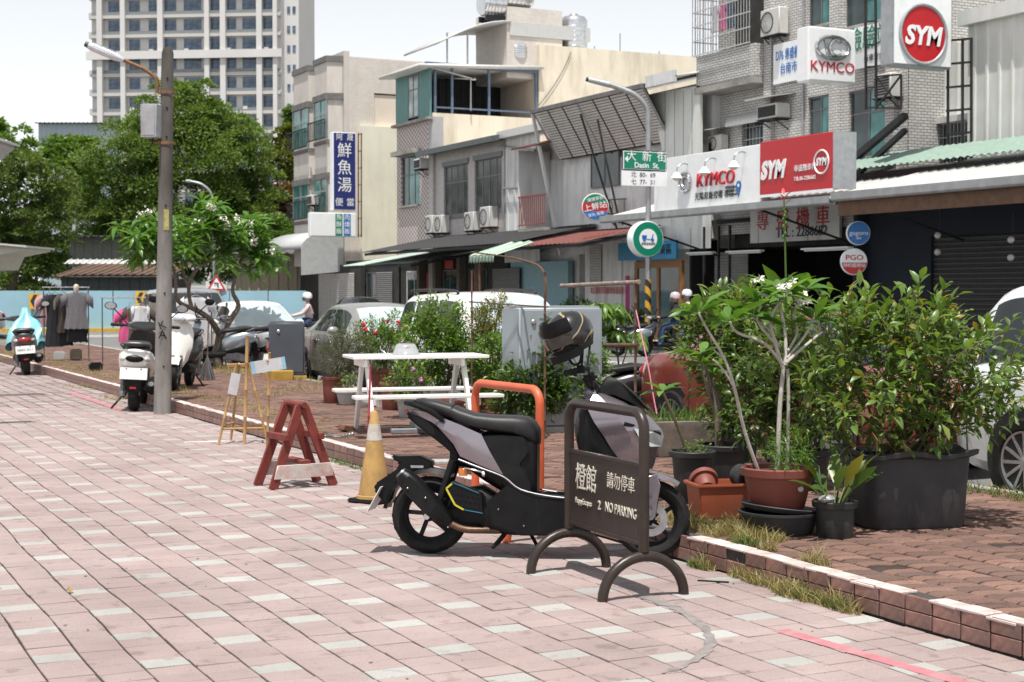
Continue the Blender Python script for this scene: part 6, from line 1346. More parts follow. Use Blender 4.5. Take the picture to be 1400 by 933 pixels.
m_corr = mat('white_metal_cladding', (.70, .71, .71), .5, .1, var=.07, scale=1.5, dirt=(.36, .32, .28), damt=.7, dscale=2.2, streak=True)
m_corr2 = mat('pale_green_white_cladding', (.70, .72, .69), .5, .1, var=.06, scale=1.5, dirt=(.4, .36, .3), damt=.4, dscale=1.2, streak=True)
m_rust2 = mat('rusty_steel', (.13, .07, .045), .8, .2, var=.4, scale=6)
m_dkst = mat('dark_steel', (.03, .03, .033), .6, .3, var=.3, scale=4); m_gst = mat('galvanised_gutter', (.36, .37, .38), .4, .6, var=.2, scale=5, dirt=(.2, .17, .15), damt=.4)
m_gal = mat('galvanised_sheet', (.62, .62, .61), .4, .35, var=.12, scale=2.5, dirt=(.4, .36, .32), damt=.4)
def corrugated(parent, name, m, A, B, C, D, pitch=.25, amp=.02, sharp=True):
    """ribbed sheet over the quad A B C D (A-B = one edge, ribs run from A to D)"""
    A, B, C, D = map(Vector, (A, B, C, D)); n = max(2, int((B-A).length/pitch)); nr = (B-A).cross(D-A).normalized(); prof = ((0, 0), (.35, 0), (.42, 1), (.58, 1), (.65, 0)) if sharp else tuple((k/6, .5-.5*math.cos(2*math.pi*k/6)) for k in range(6)); b = MB(); top, bot = [], []
    for i in range(n):
        for t, h in prof: u = (i+t)/n; top.append(A.lerp(B, u)+nr*h*amp); bot.append(D.lerp(C, u)+nr*h*amp)
    top.append(B); bot.append(C); k = len(top); b.add(top+bot, [(i, i+1, k+i+1, k+i) for i in range(k-1)]); return b.build(name, m, parent, smooth=not sharp, ang=60)
m_acw = mat('air_conditioner_white', (.62, .62, .60), .5, var=.06, scale=4, dirt=(.38, .33, .27), damt=.45, dscale=4)
def aircon(label, px, py, X, w=.85, h=.6, d=.32, rust=False, window_type=False, canopy=False):
    p = onX(px, py, X); o = thing('air_conditioner', label, 'air conditioner', (X, p.y, p.z), R(-90))
    b = MB(); b.box(-w/2, w/2, -d, -.02, 0, h); b.build('case', m_acw, o, bevel=.02)
    if window_type:
        for k in range(7): bx(o, 'louvre', m_dkst, -w/2+.06, w/2-.06, -d-.012, -d+.002, .06+k*(h-.12)/7, .10+k*(h-.12)/7)
    else:
        b = MB(); b.lathe([(h*.40, 0), (h*.40, .012), (h*.36, .012)], 24, Matrix.Translation((-w*.14, -d, h/2)) @ Matrix.Rotation(R(90), 4, 'X'), cap=False)
        for k in range(4): rr_ = h*.08*(k+1); b.lathe([(rr_, .006), (rr_+.008, .012)], 20, Matrix.Translation((-w*.14, -d, h/2)) @ Matrix.Rotation(R(90), 4, 'X'), cap=False)
        b.build('fan_grille', m_dkst, o)
    for s in (-1, 1): b = MB(); b.bar((s*w*.35, 0, -.03), (s*w*.35, -d-.02, -.03), .03, .04); b.bar((s*w*.35, 0, -.3), (s*w*.35, -d+.05, -.04), .025, .025); b.build('bracket', m_rust2 if rust else m_dkst, o)
    bx(o, 'drip_tray', m_rust2 if rust else m_dkst, -w/2-.03, w/2+.03, -d-.03, 0, -.012, -.002)
    if canopy: b = MB(); b.add([(-w*.7, 0, h+.28), (w*.7, 0, h+.28), (w*.7, -d-.3, h+.16), (-w*.7, -d-.3, h+.16), (-w*.7, 0, h+.25), (w*.7, 0, h+.25), (w*.7, -d-.3, h+.13), (-w*.7, -d-.3, h+.13)], [(0, 3, 2, 1), (4, 5, 6, 7), (0, 1, 5, 4), (2, 3, 7, 6), (0, 4, 7, 3), (1, 2, 6, 5)]); b.build('canopy', m_gal, o, smooth=False)
    return o
# ---------------------------------------------------------------- tiled motorcycle shop house
k = Fac(FX, 968, 'shop_house', 'white tiled four storey house above the motorcycle dealer awning'); o = k.o
Wd = k.x(1240)
wins = [k.rect(1102, -25, 1134, 36), k.rect(1152, -25, 1206, 34), k.rect(1103, 131, 1134, 191), k.rect(1159, 122, 1209, 222)]
xs_ = k.x(1048)      # set-back between the balcony bay and the main front
hole_wall(o, m_wt, xs_, Wd, 3.4, 13, [(*w,) for w in wins])
hb = k.rect(1000, 155, 1046, 205)
hole_wall(o, m_wt, 0, xs_-.02, 3.4, k.q(1000, 118)[1], [(max(.2, hb[0]), hb[1]-.15, hb[2], hb[3])], y=.35)
bx(o, 'balcony_parapet', m_wt, 0, xs_-.01, -.45, .35, k.q(1000, 115)[1], k.q(1000, 72)[1])
bx(o, 'balcony_slab', m_conc, -.03, xs_-.005, -.5, .34, k.q(1000, 122)[1]-.05, k.q(1000, 116)[1])
bx(o, 'side_wall', m_wt, Wd-.02, Wd+.0, .0, 12, 3.0, 13); bx(o, 'inner_mass', m_int, .1, Wd-.1, .9, 12, 3.0, 12.9); bx(o, 'left_wall', m_wt, 0, .02, .36, 12, 3.0, 13)
for i, w in enumerate(wins): window(o, *w, nx=2 if i != 3 else 2, split=.68 if i in (2, 3) else None, glass=m_gw, teal=(1,), sill=m_conc)
window(o, max(.2, hb[0]), hb[1]-.15, hb[2], hb[3], y=.5, nx=2, bars=True)
for i in range(3): bx(o, 'pilaster', m_wt, [xs_-.0, k.x(1137), k.x(1214)][i], [xs_+.35, k.x(1150), k.x(1226)][i], -.14, -.001, 3.4, 12.99)
# cage of bars round the balcony
zb0, zb1 = k.q(1000, 72)[1], k.q(1000, 72)[1]+2.6; b = MB()
for i in range(22): x = .02+(xs_-.06)*i/21; b.box(x-.009, x+.009, -.62, -.60, zb0, zb1)
for i in range(7): z = zb0+(zb1-zb0)*i/6; b.box(0, xs_, -.625, -.595, z-.016, z+.016); b.box(-.01, .01, -.6, .3, z-.016, z+.016)
for i in range(6): b.box(-.009, .009, -.5+i*.15, -.48+i*.15, zb0, zb1)
b.build('window_cage', mat('stainless_bar', (.55, .55, .54), .35, .7, var=.15), o)['kind'] = 'stuff'
for i, (x, m) in enumerate(((.9, m_hot), (.5, m_wh), (1.3, m_jean), (1.75, m_dk))):
    bb = shirt_mesh(.4, .8, .1, .04, i); g = bb.build('laundry', m, o); g.location = (x, -.1, zb0+1.5)
b = MB(); b.lathe([(.35, 0), (.35, k.x(1037)-k.x(992))], 14, Matrix.Translation((k.x(992), .30, k.q(1010, 170)[1])) @ Matrix.Rotation(R(90), 4, 'Y') @ Matrix.Rotation(R(0), 4, 'Z'), R(170), R(275)); b.build('curved_canopy', m_gal, o)
for px in (1047, 1098): b = MB(); x = k.x(px); b.tube([(x, -.05, 3.5), (x, -.05, 12.5)], .03, 6); b.build('downpipe', m_dkst if px == 1047 else m_gst, o)
aircon('large white outdoor unit high beside the balcony cage', 1066, 50, FX, .9, .75, .35); aircon('old window air conditioner with tin canopy below the blue lettered banner', 1068, 164, FX, .95, .42, .5, window_type=True, canopy=True); aircon('small outdoor unit with tin canopy under the barred window', 988, 208, FX+.3, .7, .5, .3, canopy=True); aircon('box air conditioner behind the steel sign mast', 1222, 135, FX, .7, .6, .4, window_type=True)
# steel mast behind the SYM box and the two long struts
mast = thing('sign_mast', 'black lattice steel mast and braces holding the high box signs', 'mast', (0, 0, 0)); XM = 25.4
def ms(pa, pb, w=.05, X=XM): b = MB(); b.bar(onX(*pa, X), onX(*pb, X), w, w); return b.build('steel_bar', m_dkst, mast)
for px in (1183, 1197): ms((px, -15), (px+1, 150))
for py in (0, 30, 62, 92, 120, 148): ms((1183, py), (1198, py-1), .04)
for a, c in (((1198, 105), (1232, 102)), ((1198, 148), (1232, 148)), ((1198, 105), (1232, 148)), ((1232, 103), (1198, 148)), ((1232, 103), (1232, 150))): ms(a, c, .04)
ms((1238, 158), (1160, 224), .16); ms((1238, 178), (1160, 250), .12); ms((1160, 222), (1164, 230), .14)
# ---------------------------------------------------------------- signs of the dealer
m_sgw = mat('sign_white', (.86, .88, .90), .3, var=.03, scale=2, dirt=(.6, .6, .58), damt=.25); m_sgr = mat('sign_red', (.50, .012, .02), .35, var=.05); m_sgred2 = mat('sign_letter_red', (.48, .015, .03), .4); m_sgk = mat('sign_black', (.03, .03, .035), .5); m_sgb = mat('sign_blue', (.02, .16, .48), .4); m_chr = mat('chrome', (.62, .62, .64), .15, 1., var=.1); m_sgg = mat('sign_green', (.0, .21, .12), .4, var=.05); m_grey = mat('sign_case_grey', (.36, .38, .40), .45, .2)
XS = 22.35; kk = Fac(XS, 900, 'dealer_signboard', 'long white and red dealer signboard lettered KYMCO and SYM above the awning', 'sign'); o = kk.o
x1, x2 = kk.x(1047), kk.x(1147); z0, z1 = kk.q(950, 288)[1], kk.q(950, 212)[1]; z0 += .0
bx(o, 'white_board', m_sgw, 0, x1-.01, -.15, .15, z0, z1, .01); rb = bx(o, 'red_board', m_sgr, x1, x2, -.20, .25, z0+.22, z1+.04, .01)
bx(o, 'case_end', m_grey, x2+.002, x2+.03, -.2, .45, z0+.2, z1+.05); bx(o, 'red_board_trim', m_sgw, x1, x2, -.21, -.16, z0+.15, z0+.215)
X_, Z_ = kk.q(982, 246); text('KYMCO', .50, m_sgred2, o, (X_+.12, -.17, Z_), ext=.03, shear=.12, sx=1.0)
X_, Z_ = kk.q(944, 250); b = MB(); b.tube([(X_+.26*math.cos(R(a)), -.20, Z_+.24*math.sin(R(a))) for a in range(0, 360, 15)], .045, 8, closed=True); b.tube([(X_+.03+.15*math.cos(R(a)), -.20, Z_+.15*math.sin(R(a))) for a in range(40, 330, 15)], .04, 8); b.build('ring_emblem', m_chr, o)
X_, Z_ = kk.q(980, 268); text('光陽原廠授權 專區', .22, m_sgk, o, (X_+.1, -.158, Z_), ext=.004, bold=.004)
X_, Z_ = kk.q(1003, 262); text('專營新舊機車買賣\n維修保養 估車\n06-2286682', .09, m_sgk, o, (X_+.2, -.158, Z_), ext=.003)
X_, Z_ = kk.q(1017, 254); b = MB(); b.prism([(X_+.11*math.cos(R(a)), Z_+.12*math.sin(R(a))) for a in range(-20, 201, 20)]+[(X_, Z_-.30)], -.165, -.152, 'y'); pin = b.build('map_pin', m_sgb, o); b = MB(); b.lathe([(.001, 0), (.045, 0), (.045, .004)], 14, Matrix.Translation((X_, -.166, Z_)) @ Matrix.Rotation(R(90), 4, 'X')); b.build('pin_eye', m_sgw, pin)
X_, Z_ = kk.q(1067, 231); text('SYM', .58, m_sgw, rb, (X_, -.215, Z_-.05), ext=.008, bold=.03, shear=.2, sx=.9)
X_, Z_ = kk.q(1112, 230); text('專盛機車行', .17, m_sgw, rb, (X_-.05, -.212, Z_), ext=.004); text('TEL:06-2286682', .13, m_sgw, rb, (X_-.05, -.212, Z_-.24), ext=.004)
X_, Z_ = kk.q(1133, 222); b = MB(); b.tube([(X_+.27*math.cos(R(a)), -.212, Z_+.27*math.sin(R(a))) for a in range(0, 360, 15)], .022, 6, closed=True); b.build('ring_emblem', m_sgw, rb); text('SYM', .24, m_sgw, rb, (X_, -.212, Z_), ext=.004, bold=.01, shear=.2, sx=.9)
for px, py, lb in ((925, 244, 'left end of the white board'), (963, 237, 'red letters KYM'), (1003, 229, 'blue map pin'), (890, 246, 'street name sign beside the white board')):
    p = onX(px, py, XS-.5); l = thing('sign_lamp', 'small white gooseneck lamp above the '+lb, 'lamp', p, R(-90), 'gooseneck lamps over the dealer signboard'); b = MB(); b.lathe([(.05, .16), (.08, .12), (.16, .0), (.15, -.01), (.06, .1)], 18, cap=False); b.build('shade', m_sgw, l)
    b = MB(); b.sphere((0, 0, -.01), .1, 12, 8, (1, 1, .6)); b.build('bulb', mat('lamp_glass', (.55, .5, .38), .3), l); b = MB(); b.tube(catmull([(0, 0, .15), (0, .05, .32), (0, .25, .40), (0, .5, .33)], 4), .018, 6); b.build('arm', m_gst, l)
def boxsign(label, Y, px0, px1, py0, py1, side=.35, m=m_sgw, trim=None):
    a, c = onY(px0, (py0+py1)/2, Y), onY(px1, (py0+py1)/2, Y); zt, zb = onY((px0+px1)/2, py0, Y).z, onY((px0+px1)/2, py1, Y).z
    o = thing('box_sign', label, 'sign', ((a.x+c.x)/2, Y, zb)); w = c.x-a.x; h = zt-zb; b = MB(); b.box(-w/2, w/2, 0, side, 0, h); b.build('case', trim or m, o, bevel=.03, seg=2)
    bx(o, 'face', m, -w/2+.05, w/2-.05, -.012, -.002, .05, h-.05); return o, w, h
o, w, h = boxsign('white box sign with silver oval emblem and red KYMCO letters', 32.0, 1105, 1170, 38, 113, .5)
text('KYMCO', .38, m_sgred2, o, (0, -.016, h*.27), ext=.012, sx=1.05)
b = MB(); b.tube([(.52*math.cos(R(a)), -.03, h*.63+.28*math.sin(R(a))) for a in range(0, 360, 12)], .05, 8, closed=True); b.tube([(.12+.22*math.cos(R(a)), -.03, h*.63+.20*math.sin(R(a))) for a in range(50, 320, 15)], .045, 8); b.tube([(-.25, -.03, h*.63+.2), (-.15, -.03, h*.63-.2)], .04, 8); b.build('oval_emblem', m_chr, o)
o, w, h = boxsign('large square white box sign with round red SYM emblem', 28.9, 1220, 1302, -12, 92, .45, m_sgw, m_grey)
b = MB(); b.lathe([(.001, 0), (.66, 0), (.66, .03), (.001, .03)], 40, Matrix.Translation((0, -.012, h*.43)) @ Matrix.Rotation(R(90), 4, 'X')); em = b.build('red_disc', m_sgr, o); b = MB(); b.tube([(.70*math.cos(R(a)), -.03, h*.43+.70*math.sin(R(a))) for a in range(0, 360, 10)], .045, 8, closed=True); b.build('disc_ring', m_grey, em); text('SYM', .62, m_sgw, o, (0, -.055, h*.43-.06), ext=.01, bold=.02, shear=.2, sx=.95)
def flatsign(name, label, X, px0, py0, px1, py1, m, d=.06):
    f = Fac(X, px0, name, label, 'sign'); a, c, z0, z1 = f.rect(px0, py0, px1, py1); p = bx(f.o, 'panel', m, a, c, -d, 0, z0, z1); return f, c-a, z0, z1, p
f, w, z0, z1, p = flatsign('wall_banner', 'white banner with blue lettering beside the KYMCO box sign', FX-.12, 1058, 57, 1103, 112, m_sgw); text('D76 專盛機車', .36, m_sgb, p, (w/2, -.07, z0+(z1-z0)*.68), ext=.004, sx=.6); text('台南市政', .34, m_sgb, p, (w/2+.1, -.07, z0+(z1-z0)*.33), ext=.004, sx=.8)
f, w, z0, z1, p = flatsign('wall_banner', 'white banner with green lettering behind the steel mast', FX-.12, 1168, 35, 1210, 92, m_sgw); text('檢驗站', .66, m_sgg, p, (w/2, -.07, z0+(z1-z0)*.66), ext=.004, bold=.01, sx=.85); text('行車安全', .2, m_sgk, p, (w*.65, -.07, z0+(z1-z0)*.2), ext=.003)
# ---------------------------------------------------------------- long tin awning over the pavement
def awning(label, XA, px0, px1, py0, py1, rise=.9, back=FX, m=m_gal, fascia=None, ribs=True, gut=True, name='awning'):
    A, B = onX(px0, py0, XA), onX(px1, py1, XA); z = (A.z+B.z)/2; o = thing(name, label, 'awning', (XA, A.y, z), R(-90)); L = A.y-B.y; D = back-XA
    corrugated(o, 'roof_sheet', m, (0, -.08, .04), (L, -.08, .04), (L, D-.02, .04+rise), (0, D-.02, .04+rise), .3, .03)
    if gut: b = MB(); b.prism([(-.16, .10), (-.16, -.06), (-.12, -.10), (.02, -.10), (.04, .02), (.02, .02), (0, -.07), (-.11, -.07), (-.14, -.04), (-.14, .10)], 0, L, 'x'); b.build('gutter', m_gst, o, smooth=False)
    if fascia: bx(o, 'fascia', fascia, 0, L, .06, .11, -.42, -.0)
    n = max(2, int(L/3.2))
    for i in range(n+1):
        x = min(L-.06, max(.06, L*i/n)); b = MB(); b.bar((x, .05, -.05), (x, D-.05, rise-.08), .06, .10); b.build('rafter', m_dkst, o)
        if i % 2 == 0 and gut: b = MB(); b.bar((x, .4, -.02), (x, D-.1, -1.0), .05, .05); b.build('brace', m_dkst, o)
    b = MB(); b.bar((0, .08, -.03), (L, .08, -.03), .08, .1); b.bar((0, D*.5, rise*.5-.05), (L, D*.5, rise*.5-.05), .06, .06); b.build('purlin', m_dkst, o)['kind'] = 'stuff'
    return o
awning('long corrugated tin awning with gutter over the motorcycle dealer', 22.0, 826, 1141, 305.5, 268, 1.0)
m_wf = mat('brown_wood_fascia', (.14, .075, .045), .75, var=.25, scale=6, bump=.3, bscale=30)
awning('tin awning with brown wooden fascia over the shuttered shop', 21.9, 1143, 1560, 271, 232, 1.0, fascia=m_wf)
# ground floor under the awnings
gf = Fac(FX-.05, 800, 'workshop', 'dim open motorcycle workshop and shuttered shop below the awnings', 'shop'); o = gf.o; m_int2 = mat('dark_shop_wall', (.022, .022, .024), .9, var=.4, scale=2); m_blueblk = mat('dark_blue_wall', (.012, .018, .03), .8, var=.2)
m_shut = mat('grey_shutter', (.24, .24, .235), .5, .3, var=.1); m_shutw = mat('white_shutter', (.50, .49, .47), .55, .1, var=.08, dirt=(.3, .28, .26), damt=.4, streak=True)
def shutter(parent, x0, x1, z0, z1, m, y=0., pitch=.09):
    b = MB(); n = max(3, int((z1-z0)/pitch)); pts = []
    for i in range(n): z = z0+(z1-z0)*i/n; pts += [(y, z), (y-.025, z+pitch*.3), (y-.025, z+pitch*.6), (y, z+pitch*.95)]
    b.add([(x0, yy, z) for yy, z in pts]+[(x1, yy, z) for yy, z in pts], [(i, len(pts)+i, len(pts)+i+1, i+1) for i in range(len(pts)-1)]); return b.build('roller_shutter', m, parent, smooth=False)
x_a, x_b, x_c, x_d = gf.x(868), gf.x(935), gf.x(1200), gf.x(1560)
zc = 3.75
bx(o, 'left_wall', m_corr, 0, x_a-.9, .0, .2, .12, 3.4); shutter(o, .4, x_a-2.2, 2.0, 3.3, m_shutw, -.03); text('本店機車買賣維修保養請進', .28, m_sgred2, o, (1.6, -.04, 1.7), ext=.003, sx=.7)
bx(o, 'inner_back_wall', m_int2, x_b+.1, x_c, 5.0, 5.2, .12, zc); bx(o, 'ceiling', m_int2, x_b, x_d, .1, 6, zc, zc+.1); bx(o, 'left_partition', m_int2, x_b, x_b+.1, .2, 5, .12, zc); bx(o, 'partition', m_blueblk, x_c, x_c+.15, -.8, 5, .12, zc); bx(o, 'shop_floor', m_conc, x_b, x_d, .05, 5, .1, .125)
z0, z1 = gf.q(1090, 330)[1], gf.q(1090, 283)[1]
sb = bx(o, 'name_board', m_corr, gf.x(1030), gf.x(1152), -.12, -.04, z0, z1); 
for i, ch in enumerate('專盛機車'): text(ch, .62, m_sgr, sb, (gf.x(1045+27.5*i+2), -.13, z1-.36), ext=.01, bold=.012)
text('TEL : 2286682', .38, mat('sign_dark_blue', (.02, .03, .07), .5), sb, (gf.x(1100), -.13, z0+.24), ext=.008, sx=1.05, bold=.004)
for i, px in enumerate((965, 985, 1000)): bx(o, 'post', m_dkst, gf.x(px)-.03, gf.x(px)+.03, -.1, -.04, .12, zc-.1)
shutter(o, gf.x(955), gf.x(1000), .12, 2.9, m_shut, .6); bx(o, 'back_cabinet', mat('shop_cabinet', (.09, .085, .08), .7, var=.3), gf.x(1050), gf.x(1110), 3.5, 4.2, .12, 2.2)
for i in range(6): bx(o, 'spare_part_shelf', m_wood if i % 2 else m_dkst, gf.x(1115+i*13), gf.x(1126+i*13), 2.2+.2*(i % 3), 2.8, .12, .9+.35*(i % 4))
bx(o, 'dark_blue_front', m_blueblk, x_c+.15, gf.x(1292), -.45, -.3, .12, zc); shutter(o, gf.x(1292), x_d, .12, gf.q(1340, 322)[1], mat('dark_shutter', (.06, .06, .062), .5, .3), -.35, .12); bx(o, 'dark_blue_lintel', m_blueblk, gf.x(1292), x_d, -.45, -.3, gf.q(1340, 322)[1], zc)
# blue shop name, wooden glazed door
bx(o, 'door_wall', m_corr, x_a-.88, x_a-.02, .05, .2, .12, 3.0); bs = bx(o, 'blue_shop_board', mat('sky_blue_board', (.05, .28, .50), .5), x_a-.6, x_b, -.3, -.2, gf.q(905, 355)[1], gf.q(905, 330)[1]); text('海產 東區', .36, m_blueblk, bs, ((x_a+x_b)/2+.5, -.31, gf.q(905, 343)[1]), ext=.006, bold=.006)
m_dw = mat('door_wood', (.30, .14, .05), .5, var=.2, scale=8)
dx0, dx1, dz = x_a, x_b-.1, gf.q(905, 357)[1]
b = MB()
for a, c in ((dx0, dx0+.18), (dx0+(dx1-dx0)*.48, dx0+(dx1-dx0)*.48+.14), (dx1-.18, dx1)): b.box(a, c, -.02, .08, .12, dz)
b.box(dx0+.18, dx1-.18, -.019, .079, dz-.22, dz); b.box(dx0+.18, dx1-.18, -.018, .078, .12, .6); dr = b.build('door', m_dw, o, smooth=False); bx(dr, 'pane', m_gw, dx0+.1, dx1-.1, .02, .04, .6, dz-.2); bx(o, 'pink_banner', mat('magenta_banner', (.45, .05, .2), .7), dx0-.35, dx0-.1, -.16, -.14, .8, 2.2)
for px, py, w_, lb in ((958, 347, 1.3, 'nearest the wooden glazed door'), (1018, 345, 1.6, 'before the dealer name board'), (1130, 341, 1.9, 'beside the two small round signs')):
    p = onX(px, py, 23.8); l = thing('tube_lamp', 'fluorescent tube lamp under the tin awning '+lb, 'lamp', p, R(-90), 'tube lamps under the tin awning'); bx(l, 'reflector', m_sgw, -w_/2, w_/2, -.09, .09, 0, .05, .01); b = MB(); b.tube([(-w_/2+.05, 0, -.02), (w_/2-.05, 0, -.02)], .018, 8); b.build('tube', m_sgw, l)
    for s in (-1, 1): b = MB(); b.tube([(s*w_*.4, 0, .05), (s*w_*.4, 0, .75)], .006, 5); b.build('hanger', m_dkst, l)
for px, py, lb in ((1282, 322, 'dark blue wall'), (1382, 328, 'roller shutter')):
    p = onX(px, py, 23.9); l = thing('globe_lamp', 'pair of frosted globes on a thin rod in front of the '+lb, 'lamp', p, 0, 'globe lamps of the shuttered shop'); 
    for z in (0, -.38): b = MB(); b.sphere((0, 0, z), .075, 14, 10); b.build('globe', mat('frosted_globe', (.55, .53, .5), .35), l)
    b = MB(); b.tube([(.05, 0, .6), (.05, 0, -.38)], .008, 6); b.build('rod', m_dkst, l)
def roundsign(label, P, r, d, face_m, rz=0., rim=None):
    o = thing('round_sign', label, 'sign', P, rz); A_ = Matrix.Rotation(R(90), 4, 'X'); b = MB(); b.lathe([(.001, -d), (r*.97, -d), (r, -d+.03), (r, -.03), (r*.97, 0), (.001, 0)], 40, A_, cap=False); b.build('drum', rim or m_sgw, o)
    b = MB(); b.lathe([(.001, 0), (r*.94, 0), (r*.94, .006), (.001, .006)], 40, Matrix.Translation((0, -.001, 0)) @ A_, cap=False); b.build('face', face_m, o); return o
def halfdisc(o, r, z0, z1, m, y=-.012):
    pts = []
    for i in range(25):
        z = z0+(z1-z0)*i/24; pts.append((math.sqrt(max(0, r*r-z*z)), z))
    b = MB(); b.prism([(x, z) for x, z in pts]+[(-x, z) for x, z in reversed(pts)], y, y+.003, 'y'); return b.build('colour_field', m, o, smooth=False)
vz = R(-25)
o = roundsign('blue round gogoro sign hanging above the red and white round sign', onX(1174, 319, 22.6), .275, .12, m_sgb, vz); text('gogoro', .15, m_sgw, o, (0, -.012, .0), ext=.003); text('服務', .06, m_sgw, o, (0, -.012, -.12), ext=.003)
o = roundsign('red and white round PGO sign below the blue round sign', onX(1168, 358, 22.6), .31, .12, m_sgw, vz); halfdisc(o, .29, -.29, -.02, m_sgr); text('PGO', .17, m_sgred2, o, (0, -.014, .09), ext=.003, bold=.002, sx=1.2); text('特約服務站', .105, m_sgw, o, (0, -.017, -.09), ext=.003)
o = roundsign('round sign in green red and blue bands lettered 上鮮站', onX(814, 283, 23.6), .43, .10, m_sgr, vz); halfdisc(o, .40, .13, .40, m_sgg); halfdisc(o, .40, -.40, -.14, m_sgb); text('上鮮站', .25, m_sgw, o, (0, -.018, 0), ext=.003, bold=.006, rot=R(12)); text('健康茶飲', .13, m_sgw, o, (0, -.02, .24), ext=.003, rot=R(12)); text('貢丸·香腸', .12, m_sgw, o, (.02, -.02, -.24), ext=.003, rot=R(12))
for z in (.22, -.22): b = MB(); b.tube([(.38, .05, z), (1.0, .3, z+.05)], .018, 6); b.build('arm', m_dkst, o)
b = MB(); b.tube([(.8, .4, -.5), (.1, .5, 2.8)], .035, 8); b.build('post', m_dkst, o)
P = onX(886, 327, 21.2); o = roundsign('green ringed white light box with a blue cargo scooter drawing', P, .48, .32, m_sgg, R(-8)); o.rotation_euler.z = R(-2); b = MB(); b.lathe([(.001, 0), (.27, 0), (.27, .004), (.001, .004)], 32, Matrix.Translation((0, -.011, 0)) @ Matrix.Rotation(R(90), 4, 'X'), cap=False); b.build('white_field', m_sgw, o)
b = MB(); b.prism([(-.19, .0), (-.05, .0), (-.05, .10), (-.19, .10)], -.022, -.017, 'y'); b.prism([(-.05, .0), (.08, .0), (.10, .03), (.13, .13), (.16, .13), (.12, -.02), (-.05, -.02)], -.022, -.017, 'y'); 
for x in (-.12, .13): b.lathe([(.045, 0), (.045, .004), (.018, .004)], 16, Matrix.Translation((x, -.018, -.03)) @ Matrix.Rotation(R(90), 4, 'X'))
b.build('scooter_drawing', m_sgb, o)['kind'] = 'stuff'; text('機車送貨服務', .07, m_sgk, o, (0, -.02, -.13), ext=.002)
# striped lamp post with street name sign
P = gnd(886, 482); P = Vector((21.3, onX(886, 400, 21.3).y, .0)); lp = thing('street_lamp', 'tall grey street lamp with black and yellow striped foot across the street', 'street lamp', P, 0); zt = onX(886, 170, 21.3).z
b = MB(); e = [Vector((0, 0, 0)), Vector((0, 0, zt)), Vector((-.05, .03, zt+.45)), Vector((-.35, .2, zt+.8)), Vector((-.9, .5, zt+1.05))]; b.tube([(0, 0, 0), (0, 0, zt*.5)]+catmull(e[1:], 5), .075, 12); b.build('pole', m_gst, lp)
b = MB(); b.tube([e[-1], e[-1]+Vector((-.5, .28, .14))], [.085, .07], 10); hd2 = b.build('lamp_head', m_grey, lp); b = MB(); b.tube([e[-1]+Vector((-.5, .28, .14)), e[-1]+Vector((-.56, .31, .155))], .06, 10); b.build('lamp_cap', m_dkst, hd2)
ms_, t, bs = newmat('hazard_stripes'); sp_ = t.nodes.new('ShaderNodeSeparateXYZ'); t.links.new(coords(t), sp_.inputs[0]); v = mth(t, 'GREATER_THAN', mth(t, 'FRACT', mth(t, 'ADD', mth(t, 'MULTIPLY', sp_.outputs[2], 2.6), mth(t, 'MULTIPLY', sp_.outputs[0], 3.2))), .5); t.links.new(mix(t, v, (.62, .33, .02), (.02, .02, .02)), bs.inputs['Base Color']); bs.inputs['Roughness'].default_value = .5
b = MB(); b.tube([(0, 0, .6), (0, 0, 2.0)], .085, 16); b.build('striped_sleeve', ms_, lp)
Ys = P.y-.15; o, w, h = boxsign('green street name sign lettered 大新 Dasin with white number plate below', Ys, 851, 912, 206, 234, .06, m_sgg, m_sgw); text('大  新  街', .30, m_sgw, o, (.05, -.016, h*.68), ext=.003, bold=.003); text('Dasin  St.', .20, m_sgw, o, (.05, -.016, h*.26), ext=.003, bold=.003); b = MB(); b.prism([(-w/2+.06, h*.55), (-w/2+.16, h*.72), (-w/2+.16, h*.38)], -.018, -.014, 'y'); b.build('arrow', m_sgw, o)
pb_ = bx(o, 'number_plate', m_sgw, -w/2, w/2, .0, .06, -.40, -.01); text('北  80-  69', .17, m_sgk, pb_, (-.05, -.004, -.11), ext=.002); text('七  77-  31', .17, m_sgk, pb_, (-.05, -.004, -.30), ext=.002)
# ---------------------------------------------------------------- louvred house beside the dealer
k = Fac(FX, 770, 'louvred_house', 'white metal clad house with a big sloping grey louvre screen'); o = k.o; Wd = k.x(972)
corrugated(o, 'wall', m_corr, (0, 0, 3.0), (Wd, 0, 3.0), (Wd, 0, 6.2), (0, 0, 6.2), 1.0, .012)
bx(o, 'core', m_corr, .05, Wd-.05, .06, 9, 3.3, 8.1)
xl0, xl1 = k.x(772), k.x(925); zt0, zb0 = k.q(800, 156)[1], k.q(800, 218)[1]; zt0 = k.q(850, 140)[1]; zb0 = k.q(850, 205)[1]
out = 1.0
frm = lambda t, x: (x, -.25-out*t, zb0+(zt0-zb0)*t)
n = 19
for i in range(n):
    t = (i+.3)/n; x, y, z = frm(t, 0); b = MB(); b.box(xl0, xl1, -.01, .01, -.036, .036, Matrix.Translation((0, y, z)) @ Matrix.Rotation(R(35), 4, 'X')); b.build('slat', mat('grey_slat', (.68, .66, .64), .6, .1, var=.12, scale=3), o, smooth=False)
b = MB(); b.add([frm(-.02, xl0), frm(-.02, xl1), frm(1.02, xl1), frm(1.02, xl0)], [(0, 1, 2, 3)]); bk = b.build('gap_shade_sheet', m_dkst, o); bk.location = (0, .10, 0)  # dark sheet added behind the slats so their gaps read as shade
for i in range(8):
    x = xl0+(xl1-xl0)*i/7; b = MB(); b.bar(frm(-.03, x), frm(1.03, x), .05, .06); b.build('louvre_post', m_gst if i in (0, 3, 7) else m_dkst, o)
